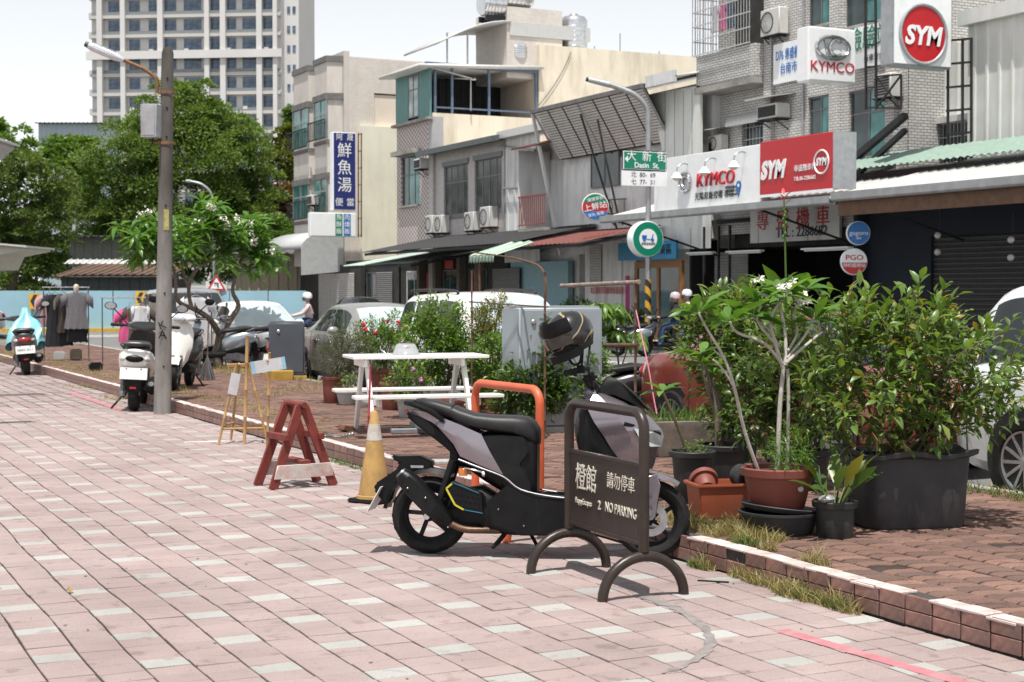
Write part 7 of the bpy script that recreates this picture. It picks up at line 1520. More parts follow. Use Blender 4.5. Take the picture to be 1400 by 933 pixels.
bx(o, 'louvre_top_rail', m_gc, xl0-.1, xl1+.1, -.25-out-.1, -.25-out+.1, zt0-.02, zt0+.12)
b = MB(); b.add([(xl0-.1, -.3-out, zt0+.14), (Wd, -.3-out, zt0+.14), (Wd, 3, zt0+1.0), (xl0-.1, 3, zt0+1.0)], [(0, 1, 2, 3)]); rf = b.build('roof', m_gal, o); rf.modifiers.new('t', 'SOLIDIFY').thickness = .05
sp4 = [k.q(*p) for p in ((906, 130), (974, 118), (974, 246), (930, 246))]; b = MB(); b.prism(sp4, -.45, -.35, 'y'); b.build('white_side_panel', m_corr2, o, smooth=False)
for px_ in (925, 938, 950, 962): bx(o, 'panel_seam', m_gst, k.x(px_), k.x(px_)+.03, -.458, -.452, k.q(px_, 244 if px_ > 929 else 210)[1], k.q(px_, 126)[1])
bx(o, 'white_fascia', m_corr, xl1+.3, Wd, -.35-out, -.25-out, zt0-.05, zt0+.3)
w_ = k.rect(810, 205, 848, 256); window(o, w_[0], w_[1], w_[2], w_[3], y=-.06, nx=2, glass=m_gw); b = MB(); b.bar((k.x(836), -1.2, zt0-.4), (k.x(856), -.3, 3.6), .06, .06); b.build('strut', m_dkst, o)
b = MB(); b.bar((0, -.1, 3.0), (xl0-.1, -.25-out, zt0), .10, .10); b.build('edge_post', m_corr, o)
aircon('beige outdoor unit on the wall behind the round red sign', 846, 296, FX, .8, .6, .3)
# ---------------------------------------------------------------- corrugated infill, balcony with red rail
k = Fac(FX, 690, 'tin_house', 'narrow white corrugated house with a red roofed balcony'); o = k.o; Wd = k.x(775); xm = k.x(738)
corrugated(o, 'wall', m_corr, (0, 0, 2.8), (xm, 0, 2.8), (xm, 0, k.q(715, 184)[1]), (0, 0, k.q(715, 184)[1]), .55, .04)
bx(o, 'core', m_corr, .05, Wd, .5, 9, .1, k.q(740, 190)[1]); bx(o, 'eave', m_gal, 0, Wd, -.35, .6, k.q(715, 186)[1], k.q(715, 186)[1]+.28)
bx(o, 'pale_blue_ground_wall', mat('pale_blue_wall', (.30, .47, .52), .8, var=.08), .1, Wd-.3, .2, .4, .1, 2.8)
zb = k.q(762, 312)[1]; bx(o, 'balcony_floor', m_conc, xm, Wd, -.9, .5, zb-.12, zb); bx(o, 'balcony_back', m_corr, xm, Wd, .42, .49, zb, k.q(760, 215)[1]); bx(o, 'balcony_side', m_corr, xm-.02, xm+.03, -.9, .4, zb, k.q(750, 205)[1])
m_rr = mat('rusty_red_rail', (.30, .07, .055), .7, var=.25, scale=9); b = MB(); zr = k.q(762, 268)[1]
bx(o, 'rail_bar', m_rr, xm, Wd, -.9, -.86, zr-.03, zr+.02); bx(o, 'rail_bar', m_rr, xm, Wd, -.9, -.86, zb+.1, zb+.14)
for i in range(14): x = xm+.05+(Wd-xm-.1)*i/13; bx(o, 'baluster', m_rr, x-.012, x+.012, -.89, -.87, zb+.14, zr-.03)
m_redroof = mat('faded_red_tin', (.17, .05, .042), .6, .1, var=.2, scale=3, dirt=(.2, .09, .07), damt=.5)
b = MB(); z = k.q(755, 196)[1]; b.add([(xm-.2, -1.1, z-.15), (Wd, -1.1, z-.15), (Wd, .5, z+.25), (xm-.2, .5, z+.25)], [(0, 1, 2, 3)]); r_ = b.build('small_red_roof', m_redroof, o); r_.modifiers.new('t', 'SOLIDIFY').thickness = .06
b = MB(); b.tube([(k.x(686)+.1, -.1, k.q(690, 200)[1]), (k.x(694), -.12, k.q(695, 200)[1]), (k.x(735), -.12, k.q(735, 205)[1]), (k.x(735), -.12, k.q(735, 256)[1]), (k.x(692), -.12, k.q(692, 258)[1]), (k.x(690), -.12, k.q(690, 300)[1])], .035, 8); b.build('drain_pipe', m_gst, o)
awning('rust red tin lean to roof below the railed balcony', 22.8, 664, 790, 345, 330, .6, FX-.1, m_redroof, gut=False)
# little green striped cloth canopy on a rusty post
p = onX(676, 362, 21.6); o = thing('cloth_canopy', 'faded green and white striped cloth canopy on a rusty post', 'canopy', (p.x, p.y, p.z), R(-90))
mcs, t, bs = newmat('green_stripe_cloth'); sp_ = t.nodes.new('ShaderNodeSeparateXYZ'); t.links.new(coords(t), sp_.inputs[0]); v = mth(t, 'GREATER_THAN', mth(t, 'FRACT', mth(t, 'MULTIPLY', sp_.outputs[0], 4.)), .5); t.links.new(mix(t, v, (.55, .62, .52), (.20, .36, .28)), bs.inputs['Base Color']); bs.inputs['Roughness'].default_value = .9
b = MB(); N = 18; L = 1.9; top = [(-L/2+L*i/N, 1.0, .75+.03*math.sin(i)) for i in range(N+1)]; mid = [(-L/2+L*i/N-.15, -.4, .3+.03*math.sin(i*1.3)) for i in range(N+1)]; low = [(-L/2+L*i/N-.15, -.42, .05+.07*abs(math.sin(i*1.57))) for i in range(N+1)]; n = N+1
b.add(top+mid+low, [(n*r+i, n*r+i+1, n*(r+1)+i+1, n*(r+1)+i) for r in (0, 1) for i in range(N)]); c_ = b.build('cloth', mcs, o); c_.modifiers.new('t', 'SOLIDIFY').thickness = .01
b = MB(); b.tube([(-.4, -.35, .3), (-.4, -.35, -p.z)], .04, 8); b.build('post', m_rust2, o); b = MB(); b.tube([(-L/2-.15, -.38, .3), (L/2-.15, -.38, .3)], .025, 6); b.build('front_bar', m_rust2, o)
# ---------------------------------------------------------------- two-storey tiled house
k = Fac(FX, 590, 'tiled_house', 'two storey grey tiled house with two wide windows and dark ground floor'); o = k.o; Wd = k.x(691); zt = k.q(640, 202)[1]
w1, w2 = k.rect(607, 226, 640, 294), k.rect(649, 217, 686, 287)
hole_wall(o, m_gt2, 0, Wd, 3.2, zt, [w1, w2]); bx(o, 'core', m_gt2, .05, Wd-.05, .5, 9, .1, zt-.05)
for w in (w1, w2): 
    window(o, *w, nx=4, split=.66, glass=glassmat('hazy_glass', (.09, .09, .095), .15), sill=None); x0, x1, a, c = w; bx(o, 'stone_lintel', m_alu, x0-.09, x1+.09, -.05, .03, c, c+.2); bx(o, 'stone_sill', m_alu, x0-.09, x1+.09, -.05, .03, a-.14, a)
bx(o, 'pilaster', m_gt2, -.02, .45, -.12, -.001, 3.2, zt); b = MB(); b.prism([(-.7, zt-.1), (-.7, zt+.12), (.5, zt+.35), (.5, zt+.1)], -.1, Wd+.15, 'x'); b.build('eave', mat('slate_green_eave', (.10, .12, .12), .6, var=.15), o, smooth=False)
for i, px in enumerate((598, 611)): aircon(['white outdoor unit at the left end of the tiled house, outer of a pair', 'white outdoor unit at the left end of the tiled house, inner of a pair'][i], px, 319, FX, .75, .75, .4)
aircon('white outdoor unit below the right window of the tiled house', 653, 316, FX, .9, .75, .4); aircon('rust stained beige outdoor unit by the downpipe of the tiled house', 675, 311, FX, .9, .8, .4, rust=True)
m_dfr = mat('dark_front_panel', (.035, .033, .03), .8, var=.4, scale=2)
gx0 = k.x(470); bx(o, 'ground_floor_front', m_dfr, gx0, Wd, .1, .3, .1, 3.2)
for px, w_, m in ((508, 1.6, m_shut), (605, 1.1, None), (555, 1.4, None), (500, 1.0, None), (640, 1.3, None), (672, 1.5, m_shut)):
    x = k.x(px)
    if m: shutter(o, x, x+w_*1.6, .1, 2.6, m, .06)
    else: window(o, x, x+w_*1.3, .12, 2.6, y=.06, nx=2, frame=m_wpaint if px == 555 else m_alu)
for i, px in enumerate((583, 625, 648)): bx(o, 'red_couplet', m_sgr, k.x(px), k.x(px)+.14, .0, .03, .6, 2.5)
bx(o, 'red_transom_banner', m_sgr, k.x(607), k.x(619), .02, .05, 2.65, 3.0)
for px in (575, 597, 630, 655): bx(o, 'post', mat('brown_pillar', (.16, .13, .10), .8, var=.2), k.x(px), k.x(px)+.3, -.2, .1, .1, 3.2)
awning('low dark tin canopy over the doors of the tiled house', 22.6, 497, 697, 353, 327, .7, FX-.02, m_dkst, gut=False); awning('pale green edged tin canopy left of the dark canopy', 22.8, 470, 560, 369, 358, .6, FX-.02, mat('pale_green_tin', (.34, .42, .38), .5, .2), gut=False)
# ---------------------------------------------------------------- tall cream house, side wall facing the dealer
k = Fac(FX, 543, 'cream_house', 'tall cream rendered house with teal roof room and steel framed roof terrace'); o = k.o; Wd = k.x(592); Yc = k.Y0-Wd   # near corner
zf = lambda px, py: k.q(px, py)[1]
def sy(px, py):   # point on the side wall plane (faces the street's near end), in local coordinates
    p = onY(px, py, Yc); return (p.x-FX, p.z)
zA = zf(570, 165)
win2 = k.rect(549, 213, 574, 281)
hole_wall(o, m_dia, 0, Wd-.45, 3.2, zA, [(win2[0], win2[1], win2[2], win2[3])]); window(o, *win2, nx=3, glass=m_gw, teal=(1, 2), sill=m_conc, split=.62); bx(o, 'corner_pier', mat('grey_stone_pier', (.40, .39, .40), .6, var=.08), Wd-.45, Wd, -.03, .5, .1, zA); bx(o, 'window_hood', m_conc, win2[0]-.2, win2[1]+.25, -.45, -.001, win2[3]+.02, win2[3]+.22)
D = sy(985, 200)[0]; ztop = sy(900, 74)[1]; zpar = sy(660, 158)[1]; x_t = sy(737, 120)[0]; zr = sy(660, 92)[1]
hole_wall_side = MB()
bx(o, 'side_wall', m_crw, Wd-.3, Wd-.002, .0, x_t, .1, zpar); bx(o, 'rear_block', m_crw, .2, Wd, x_t, D+6, .1, ztop); bx(o, 'party_wall', m_crw, .0, .2, .1, D+6, .1, zpar); bx(o, 'terrace_floor', m_conc, 0, Wd-.3, .1, x_t, zpar-.3, zpar-.05)
aircon('window air conditioner on a concrete ledge beside the teal glazed window', 583, 232, FX-.05, .75, .45, .45, window_type=True)
# teal corrugated room front + steel frame terrace
m_tl = mat('teal_metal_cladding', (.15, .30, .29), .5, .1, var=.08, scale=2, dirt=(.1, .2, .2), damt=.3, streak=True); zT = zf(570, 96)
wt = k.rect(560, 103, 574, 160); corrugated(o, 'teal_front', m_tl, (0, -.05, zA), (wt[0], -.05, zA), (wt[0], -.05, zT), (0, -.05, zT), .22, .025); corrugated(o, 'teal_front', m_tl, (wt[1], -.05, zA), (Wd, -.05, zA), (Wd, -.05, zT), (wt[1], -.05, zT), .22, .025)
bx(o, 'teal_band', m_tl, wt[0], wt[1], -.06, -.02, wt[3], zT); window(o, wt[0], wt[1], zA+.15, wt[3], y=-.03, nx=2, split=.66, glass=glassmat('pale_glass', (.35, .42, .42), .2)); bx(o, 'ledge', m_conc, -.1, Wd+.05, -.25, 0, zA-.12, zA-.002)
corrugated(o, 'terrace_back_sheet', m_dkst, (.25, 0, zpar), (.25, x_t, zpar), (.25, x_t, zr), (.25, 0, zr), .35, .04)
bx(o, 'terrace_end_wall', m_pch, .3, Wd-.4, x_t-.05, x_t+.02, zpar, zr); m_bst = mat('blue_grey_steel', (.13, .18, .25), .5, .3, var=.15)
for y in (.1, .9, x_t*.52, x_t-.15): bx(o, 'terrace_post', m_bst, Wd-.16, Wd-.06, y, y+.1, zpar, zr)
bx(o, 'terrace_rail', m_bst, Wd-.15, Wd-.08, .1, x_t, zpar+.22, zpar+.29); bx(o, 'terrace_beam', m_bst, Wd-.18, Wd-.04, -.3, x_t, zr-.1, zr+.08)
b = MB(); b.add([(-.3, -.75, zT+.0), (-.3, x_t+.1, zr+.32), (Wd+.25, x_t+.1, zr+.2), (Wd+.25, -.75, zT-.02)], [(0, 3, 2, 1)]); r_ = b.build('terrace_roof', mat('white_roof_sheet', (.6, .6, .58), .5, .2, var=.1), o); r_.modifiers.new('t', 'SOLIDIFY').thickness = .14
b = MB(); q = [sy(578, 90), sy(642, 108), sy(642, 152)]; b.tube([(Wd+.12, y, z) for y, z in q], .045, 8); b.build('drain_pipe', m_gst, o)
b = MB(); q = [sy(780, 72), sy(770, 95), sy(755, 120), sy(736, 145)]; b.tube(catmull([(Wd+.05, y, z) for y, z in q], 4), .015, 6); b.build('hanging_cable', m_dkst, o)
# stair tower, curved canopy, tanks
y0, z0 = sy(697, 78); y1, _ = sy(773, 78); zt = sy(740, 11)[1]
stt = bx(o, 'stair_tower', m_ct, .6, Wd-.3, y0, y1, ztop-1.5, zt); 
p0, p1 = sy(600, 60), sy(702, 30); b = MB(); rr = []
for i in range(9): t = i/8; rr.append((p0[0]+(p1[0]-p0[0])*t, p0[1]+(p1[1]-p0[1])*math.sin(t*math.pi/2)))
b.add([(.2, y, z) for y, z in rr]+[(Wd-.2, y, z) for y, z in rr], [(i, i+1, 9+i+1, 9+i) for i in range(8)]); c_ = b.build('curved_canopy', mat('dull_white_canopy', (.5, .5, .5), .5, .1, var=.1), o); c_.modifiers.new('t', 'SOLIDIFY').thickness = .08
for px in (616, 644): yy, zz = sy(px, 62); bx(o, 'canopy_post', m_gst, Wd-.4, Wd-.34, yy-.03, yy+.03, zr, zz+.6)
b = MB(); b.box(.3, Wd-.25, p1[0]-.05, p1[0]+4, p1[1]-.55, p1[1]+.05); b.build('canopy_fascia', m_gal, o)
m_st = mat('stainless_tank', (.66, .67, .68), .22, .85, var=.15, scale=5)
def tank(label, px, pyb, r, h, lying=False, Yp=None):
    q = sy(px, pyb); P = Vector((FX+q[0], Yc+.8, q[1])); o = thing('water_tank', label, 'water tank', P)
    T = Matrix.Rotation(R(90), 4, 'Y') @ Matrix.Translation((-r, 0, -h/2)) if lying else Matrix.Identity(4); b = MB(); pr = [(.001, 0), (r*.9, 0), (r, .08)]
    for i in range(1, 6): pr += [(r, h*.8*i/6-.02), (r+.025, h*.8*i/6), (r, h*.8*i/6+.02)]
    pr += [(r, h*.85), (r*.8, h*.95), (r*.35, h), (r*.3, h+.06), (.001, h+.06)]; b.lathe(pr, 28, T, cap=False); b.build('tank', m_st, o)
    for s in (-1, 1): bx(o, 'stand', m_dkst, -r, r, s*r*.6-.04, s*r*.6+.04, -.25, 0)
    return o
tank('upright ribbed stainless water tank on the cream roof', 796, 68, .62, 1.65); tank('low stainless water tank beside the stair tower', 716, 78, .58, .75); tank('lying stainless water tank with red lettering on the stair tower', 685, 19, .55, 1.2, True); tank('lying stainless water tank next to the lettered one', 716, 9, .58, 1.6, True)
for px in (817, 858, 894, 949): q = sy(px, 74); bx(o, 'roof_rod', m_gst, 1.0, 1.04, q[0], q[0]+.04, ztop, ztop+(1.4 if px in (817, 894) else .7))
# ---------------------------------------------------------------- bay windowed cream house further on
k = Fac(FX, 417, 'bay_house', 'pale three storey house with stacked bay windows and grey cornices'); o = k.o; Wd = k.x(471); Yc0 = k.Y0-Wd
def sy0(px, py): p = onY(px, py, Yc0); return (p.x-FX, p.z)
zt = k.q(440, 82)[1]; D0 = sy0(640, 200)[0]
m_pw = mat('pale_stucco', (.60, .56, .52), .8, var=.05, scale=1.5, dirt=(.40, .36, .33), damt=.65, streak=True)
bx(o, 'front_wall', m_pw, 0, Wd, .0, .3, .1, zt); bx(o, 'side_wall', m_ct, Wd-.3, Wd, .301, 1.6, .1, sy0(500, 80)[1]); bx(o, 'side_wall', m_pch, Wd-.35, Wd-.06, 1.6, D0, .1, sy0(520, 130)[1]); bx(o, 'lower_side_wall', m_yel_w, Wd-.3, Wd+.25, sy0(492, 300)[0], D0, .1, sy0(520, 174)[1]); bx(o, 'upper_side_band', m_ct, Wd-.3, Wd, 1.6, D0, sy0(520, 128)[1], sy0(520, 82)[1]); bx(o, 'core', m_pw, .1, Wd-.4, .31, D0, .1, zt-.2)
def bay(x0, x1, py_top, floors, pm):
    pts = [(x0, -.02), (x0+.25, -.75), (x1-.25, -.75), (x1, -.02)]
    zc = lambda py: k.q(pm, py)[1]
    b = MB(); b.prism(pts, zc(floors[0][0]+0) if 0 else 3.0, zc(py_top), 'z'); b.build('bay', m_pw, o, smooth=False)
    def band(py, h, m, s=.1): z = zc(py); b = MB(); b.prism([(x0-s, -.01), (x0+.25-s*.6, -.75-s), (x1-.25+s*.6, -.75-s), (x1+s, -.01)], z-h, z, 'z'); b.build('cornice', m, o, smooth=False)
    band(py_top, .28, m_gc, .08)
    for a, c in floors:
        z1, z0 = zc(a), zc(c); band(a-3, .3, m_gc); band(c+4, .2, m_gc, .06)
        b = MB(); b.prism([(x0+.02, -.03), (x0+.26, -.765), (x1-.26, -.765), (x1-.02, -.03)], z0, z1, 'z'); wn_ = b.build('bay_window', m_teal_g, o, smooth=False)
        for px_, py_ in ((x0+.25, -.77), (x1-.25, -.77), ((x0+x1)/2, -.78)): bx(wn_, 'mullion', m_gst, px_-.05, px_+.05, py_-.03, py_+.03, z0, z1)
        bx(wn_, 'mullion', m_gst, x0+.28, x1-.28, -.79, -.765, z0+(z1-z0)*.55, z0+(z1-z0)*.55+.07)
        b = MB()
        for i in range(12): xx = x0-.1+(x1-x0+.2)*i/11; b.box(xx-.02, xx+.02, -1.02, -.99, z0-.1, z0+.8)
        b.box(x0-.12, x1+.12, -1.03, -.98, z0+.78, z0+.84); b.box(x0-.12, x1+.12, -1.03, -.98, z0-.12, z0-.06); b.build('balcony_rail', m_dkst, o)['kind'] = 'stuff'
bay(k.x(419), k.x(444), 99, [(150, 205), (252, 300)], 420); bay(k.x(448), k.x(470), 84, [(137, 192), (243, 292)], 451)
aircon('white window unit between the lower bay windows', 433, 281, FX-.75, .9, .5, .4, window_type=True)
b = MB(); A = k.q(415, 356); B = k.q(468, 335); 
za = k.q(440, 338)[1]; b.loft([[(x, -.05-2.2*math.sin(R(a)), za-.2+1.0*math.cos(R(a))) for a in range(0, 91, 15)] for x in (-.3, Wd)], caps=False, closed=False); c_ = b.build('curved_awning', mat('grey_white_awning', (.46, .48, .49), .5, .1, var=.08, dirt=(.35, .3, .26), damt=.3), o); c_.modifiers.new('t', 'SOLIDIFY').thickness = .05
b = MB(); pts = [(-.05-2.2*math.sin(R(a)), za-.2+1.0*math.cos(R(a))) for a in range(0, 91, 15)]+[(-2.25, za-1.5), (-.05, za-1.3)]; b.prism(pts, Wd, Wd+.04, 'x'); b.build('awning_side', mat('grey_white_awning', (.5,)*3), o, smooth=False)
bx(o, 'dark_ground_floor', m_dfr, 0, Wd+3, -.25, -.05, .1, 3.0); shutter(o, Wd*.5, Wd+2.2, .1, 2.6, m_shutw, -.28)
# vertical blue sign and the small white sign on its frame
Ysg = onX(488, 400, FX-.05).y
o, w, h = boxsign('tall blue box sign with white characters 阿晟 鮮魚湯 便當', Ysg, 455, 487, 181, 288, .45, mat('deep_blue_face', (.02, .03, .17), .4, var=.08), m_sgw)
for ch, fx_, fz, sz_ in (('阿', -.22, .93, .36), ('晟', .24, .93, .36), ('鮮', 0, .755, .80), ('魚', 0, .535, .80), ('湯', 0, .315, .80), ('便', -.24, .10, .44), ('當', .24, .10, .44)): text(ch, sz_*w/1.25, m_sgw, o, (fx_*w, -.02, fz*h), ext=.006, bold=.012)
o, w, h = boxsign('small white box sign with green and blue characters below the tall blue sign', Ysg, 424, 487, 291, 324, .35, m_sgw); 
for i, (m, s_) in enumerate(((m_sgg, '魚酥飯'), (m_sgb, '肉燥飯'))):
    x = .10+i*.42; bx(o, 'colour_strip', m, x, x+.36, -.02, -.013, .05, h-.05)
    for j, ch in enumerate(s_): text(ch, .30, m_sgw, o, (x+.18, -.024, h*(.80-.29*j)), ext=.004, bold=.004)
fr_ = thing('steel_frame', 'rusty ladder like steel frame beside the tall blue sign', 'frame', (0, 0, 0))
for px in (490, 494): A, B = onY(px, 182, Ysg), onY(px, 325, Ysg); b = MB(); b.bar(A, B, .05, .05); b.build('upright', m_rust2, fr_)
for i in range(7): A, B = onY(489, 184+i*23, Ysg), onY(495, 184+i*23, Ysg); b = MB(); b.bar(A, B, .05, .04); b.build('rung', m_rust2, fr_)
# ---------------------------------------------------------------- metal building at the right end
k = Fac(FX+.6, 1240, 'metal_building', 'pale corrugated metal building with a barred window and green lean to roof'); o = k.o; Wd = k.x(1640)
zt = k.q(1330, 36)[1]; wb = k.rect(1262, 168, 1300, 225); xa = k.x(1326)
corrugated(o, 'wall', m_corr2, (0, .6, 3), (xa, .6, 3), (xa, .6, zt-.2), (0, .6, zt-.2), .4, .035); corrugated(o, 'front_wall', m_corr2, (xa, -.1, 3), (Wd, -.1, 3), (Wd, -.1, zt), (xa, -.1, zt), .4, .035); bx(o, 'side_return', m_corr2, xa-.03, xa, -.1, .6, 3, zt)
bx(o, 'core', m_corr2, .1, Wd, .8, 10, .1, zt-.3); bx(o, 'roof_edge', m_corr2, xa-.2, Wd, -.3, .9, zt, zt+.35); window(o, wb[0], wb[1]+.15, wb[2], wb[3], y=.5, nx=2, bars=True); bx(o, 'window_lintel', m_corr, wb[0]-.2, wb[1]+.4, .3, .62, wb[3]+.02, wb[3]+.18)
bx(o, 'pipe', m_gst, -.35, -.27, .2, .28, 3, k.q(1243, 95)[1]); bx(o, 'old_concrete_wall', m_conc, .2, Wd, 3, 3.2, zt, zt+2.5)
b = MB(); A = [k.q(p, 400)[0] for p in (1232, 1640)]; zz = k.q(1300, 228)[1]; o2 = thing('lean_to_roof', 'pale green corrugated lean to roof above the shuttered shop', 'roof', (24.6, k.Y0, zz), R(-90)); corrugated(o2, 'roof_sheet', mat('pale_green_roof', (.22, .31, .265), .6, .1, var=.1, dirt=(.16, .21, .18), damt=.3), (-.5, -.5, -.12), (9, -.5, -.12), (9, 1.3, .42), (-.5, 1.3, .42), .22, .04, False); bx(o2, 'dark_edge', m_dkst, -.3, 9, -.2, 1.8, -.65, -.2)
lad = thing('ladder_frame', 'black steel ladder frame fixed to the metal wall beside the SYM box', 'frame', (0, 0, 0))
for px in (1296, 1316, 1328): b = MB(); b.bar(onX(px, 55, 26.0), onX(px, 222, 26.0), .05, .05); b.build('upright', m_dkst, lad)
for i in range(6): b = MB(); b.bar(onX(1294, 56+i*32, 26.0), onX(1329, 53+i*32, 26.0), .05, .05); b.build('rung', m_dkst, lad)
# potted greenery before the far shop fronts
for i, (px, py, s_) in enumerate(((790, 470, 1.), (805, 474, .8), (868, 476, .7), (935, 470, .8), (1195, 480, 1.2), (1215, 478, 1.1))):
    P = gnd(px, py); o = thing('potted_plant', ['leafy pot plant below the red lean to roof', 'low pot plant left of the striped lamp post', 'small bush at the foot of the striped lamp post', 'green pot plant beside the wooden door', 'tall bush by the dark blue shop wall', 'bush by the roller shutter of the dark shop'][i], 'plant', P); lathe_pot(o, .25*s_, .2*s_, .35*s_, m_bpot); f = MB(); sprigs(f, None, [((0, 0, .8*s_), (.5*s_, .5*s_, .5*s_))], 110, .16, .07, random.Random(i)); f.build('foliage', m_lfd, o, tints=True)['kind'] = 'stuff'
# ================================================================ the far end of the street
YB = 66.5
bw = thing('blue_wall', 'long pale blue hoarding wall with a yellow foot at the road bend', 'wall', (0, 0, 0))
A, B = gnd(-60, 454), gnd(420, 453); m_bw = mat('pale_blue_hoarding', (.30, .50, .60), .7, var=.07, scale=.8, dirt=(.24, .42, .5), damt=.4, dscale=.7, streak=True)
d_ = (B-A); n = 9
for i in range(n):
    p, q = A+d_*(i/n), A+d_*((i+1)/n-.003); b = MB(); b.add([(p.x, p.y, .1), (q.x, q.y, .1), (q.x, q.y, 1.72), (p.x, p.y, 1.72), (p.x+.05, p.y+.1, .1), (q.x+.05, q.y+.1, .1), (q.x+.05, q.y+.1, 1.72), (p.x+.05, p.y+.1, 1.72)], [(0, 1, 2, 3), (7, 6, 5, 4), (3, 2, 6, 7), (0, 3, 7, 4), (1, 5, 6, 2)]); b.build('panel', m_bw, bw, smooth=False)
b = MB(); b.bar(A+Vector((0, -.1, .06)), B+Vector((0, -.1, .06)), .25, .16); b.build('yellow_foot', mat('yellow_kerb_paint', (.55, .34, .05), .7, var=.15), bw)
def chevron(label, px, py, Yd=None):
    t = (px+60)/480; p = A+d_*t; q = onY(px, py, p.y-.15); o = thing('chevron_sign', label, 'sign', q, math.atan2(d_.y, d_.x)); bx(o, 'panel', mat('chevron_yellow', (.75, .42, .02), .5), -.21, .21, -.02, .02, -.32, .32); b = MB(); b.prism([(.13, .27), (-.02, .27), (-.16, 0), (-.02, -.27), (.13, -.27), (0, 0)], -.026, -.021, 'y'); b.build('arrow', m_sgk, o); b = MB(); b.tube([(0, .04, -q.z), (0, .04, .3)], .03, 8); b.build('post', m_gst, o)
chevron('yellow chevron sign on the blue wall behind the clothes rack', 47, 412); chevron('yellow chevron sign on the blue wall left of the concrete pole', 192, 409); chevron('yellow chevron sign below the triangular warning sign', 293, 408)
p = onY(296, 387, 63.9); o = thing('warning_sign', 'triangular red bordered road bend warning sign behind the frangipani', 'sign', p, R(-14)); b = MB(); b.prism([(-.40, -.33), (.40, -.33), (0, .37)], -.02, .02, 'y'); b.build('border', m_sgr, o); b = MB(); b.prism([(-.27, -.25), (.27, -.25), (0, .22)], -.026, -.021, 'y'); b.build('field', m_sgw, o); b = MB(); b.tube([(.06, -.032, -.2), (.06, -.032, -.02), (-.10, -.032, .0)], .03, 6); b.build('bend_arrow', m_sgk, o); b = MB(); b.tube([(0, .03, -p.z), (0, .03, .3)], .035, 8); b.build('post', m_gst, o)
# sheds behind the wall
def shed(label, px0, px1, pyt, pyb, d, wallm, roofm, depth=5., roof_h=.8):
    f = _F.copy(); f.z = 0; f.normalize(); P = CAM+f*d; P.z = 0; a = P+_R*((px0-700)/CF*d); w = (px1-px0)/CF*d; h = CH-(pyt-400)*d/CF
    o = thing('shed', label, 'building', a, -CYAW); corrugated(o, 'wall', wallm, (0, 0, 0), (w, 0, 0), (w, 0, h-roof_h), (0, 0, h-roof_h), .5, .05); corrugated(o, 'roof', roofm, (-.3, -.6, h-roof_h+.02), (w+.3, -.6, h-roof_h+.02), (w+.3, depth, h), (-.3, depth, h), .4, .06); bx(o, 'core', wallm, .1, w-.1, .1, depth, 0, h-roof_h-.05)
    return o
m_brr = mat('rusty_brown_roof', (.115, .07, .05), .9, var=.3, scale=.8); m_dg = mat('dark_shed_wall', (.05, .06, .06), .8, var=.3); m_tan = mat('tan_shed_wall', (.30, .26, .19), .8, var=.12)
shed('low dark shed with a rusty brown roof behind the blue wall', 84, 225, 357, 400, 76, m_dg, m_brr, 6, .8)
shed('grey shed with plain windows under the big tree', 95, 220, 318, 365, 92, mat('grey_green_shed', (.16, .17, .15), .8, var=.2), m_dg, 5, .3)
shed('tan corrugated shed left of the bay windowed house', 322, 412, 338, 410, 82, m_tan, m_gc, 6, .4)
sh = shed('pale blue grey factory wall showing above the trees', 55, 140, 166, 200, 150, mat('pale_blue_grey_cladding', (.36, .43, .48), .6, var=.05), m_gc, 8, .3)
b = MB()
o = thing('white_roof_edge', 'white corrugated roof edge above the rusty brown roof', 'roof', onX(150, 360, 13.5)*0+CAM+Vector((_F.x, _F.y, 0)).normalized()*75.2+_R*((88-700)/CF*75.2)+Vector((0, 0, CH-(361-400)*75.2/CF-CH)), -CYAW); corrugated(o, 'sheet', m_gal, (0, 0, 0), (5, 0, 0), (5, .8, .22), (0, .8, .22), .3, .05)
# awnings cut by the left edge
def canopy_left(label, px1, py, d, w, h, m, name='canopy'):
    f = Vector((_F.x, _F.y, 0)).normalized(); q = CAM+f*d+_R*((px1-700)/CF*d); q.z = CH-(py-400)*d/CF; o = thing(name, label, 'canopy', q, -CYAW); b = MB(); b.prism([(-w, .32), (0, 0), (0, -.10), (-w*.28, -.30), (-w*.35, -h), (-w, -h*1.15)], -3.0, 0, 'y'); b.build('side', m, o, smooth=False); b = MB(); b.prism([(-w, .36), (.1, .04), (.1, -.03), (-w, .30)], -3.2, .2, 'y'); b.build('roof_sheet', m_gal, o, smooth=False); bx(o, 'house_wall', m_pch, -w-4, -w+.02, -3.1, .1, -q.z, .5); return o
canopy_left('cream stall canopy reaching in from the left behind the scooters', 70, 341, 58, 3.5, .8, mat('cream_canopy', (.55, .52, .45), .7, var=.08))
canopy_left('white upper storey canopy at the left picture edge', 22, 200, 45, .9, .4, mat('grey_white_canopy', (.5, .5, .5), .6))
# street lamp far behind
f_ = Vector((_F.x, _F.y, 0)).normalized(); q = CAM+f_*70+_R*((293-700)/CF*70); q.z = 0; o = thing('street_lamp', 'curved pale street lamp in front of the big tree', 'street lamp', q, -CYAW); zl = CH+(400-278)*70/CF; b = MB(); b.tube([(0, 0, 0), (0, 0, zl*.6), (0, 0, zl)]+catmull([(0, 0, zl), (-.15, 0, zl+.5), (-.55, 0, zl+.85), (-1.05, 0, zl+.98)], 4), .06, 8); b.build('pole', m_gst, o); b = MB(); b.tube([(-1.05, 0, zl+.98), (-1.25, 0, zl+1.0)], [.09, .06], 8); b.build('lamp_head', m_grey, o)
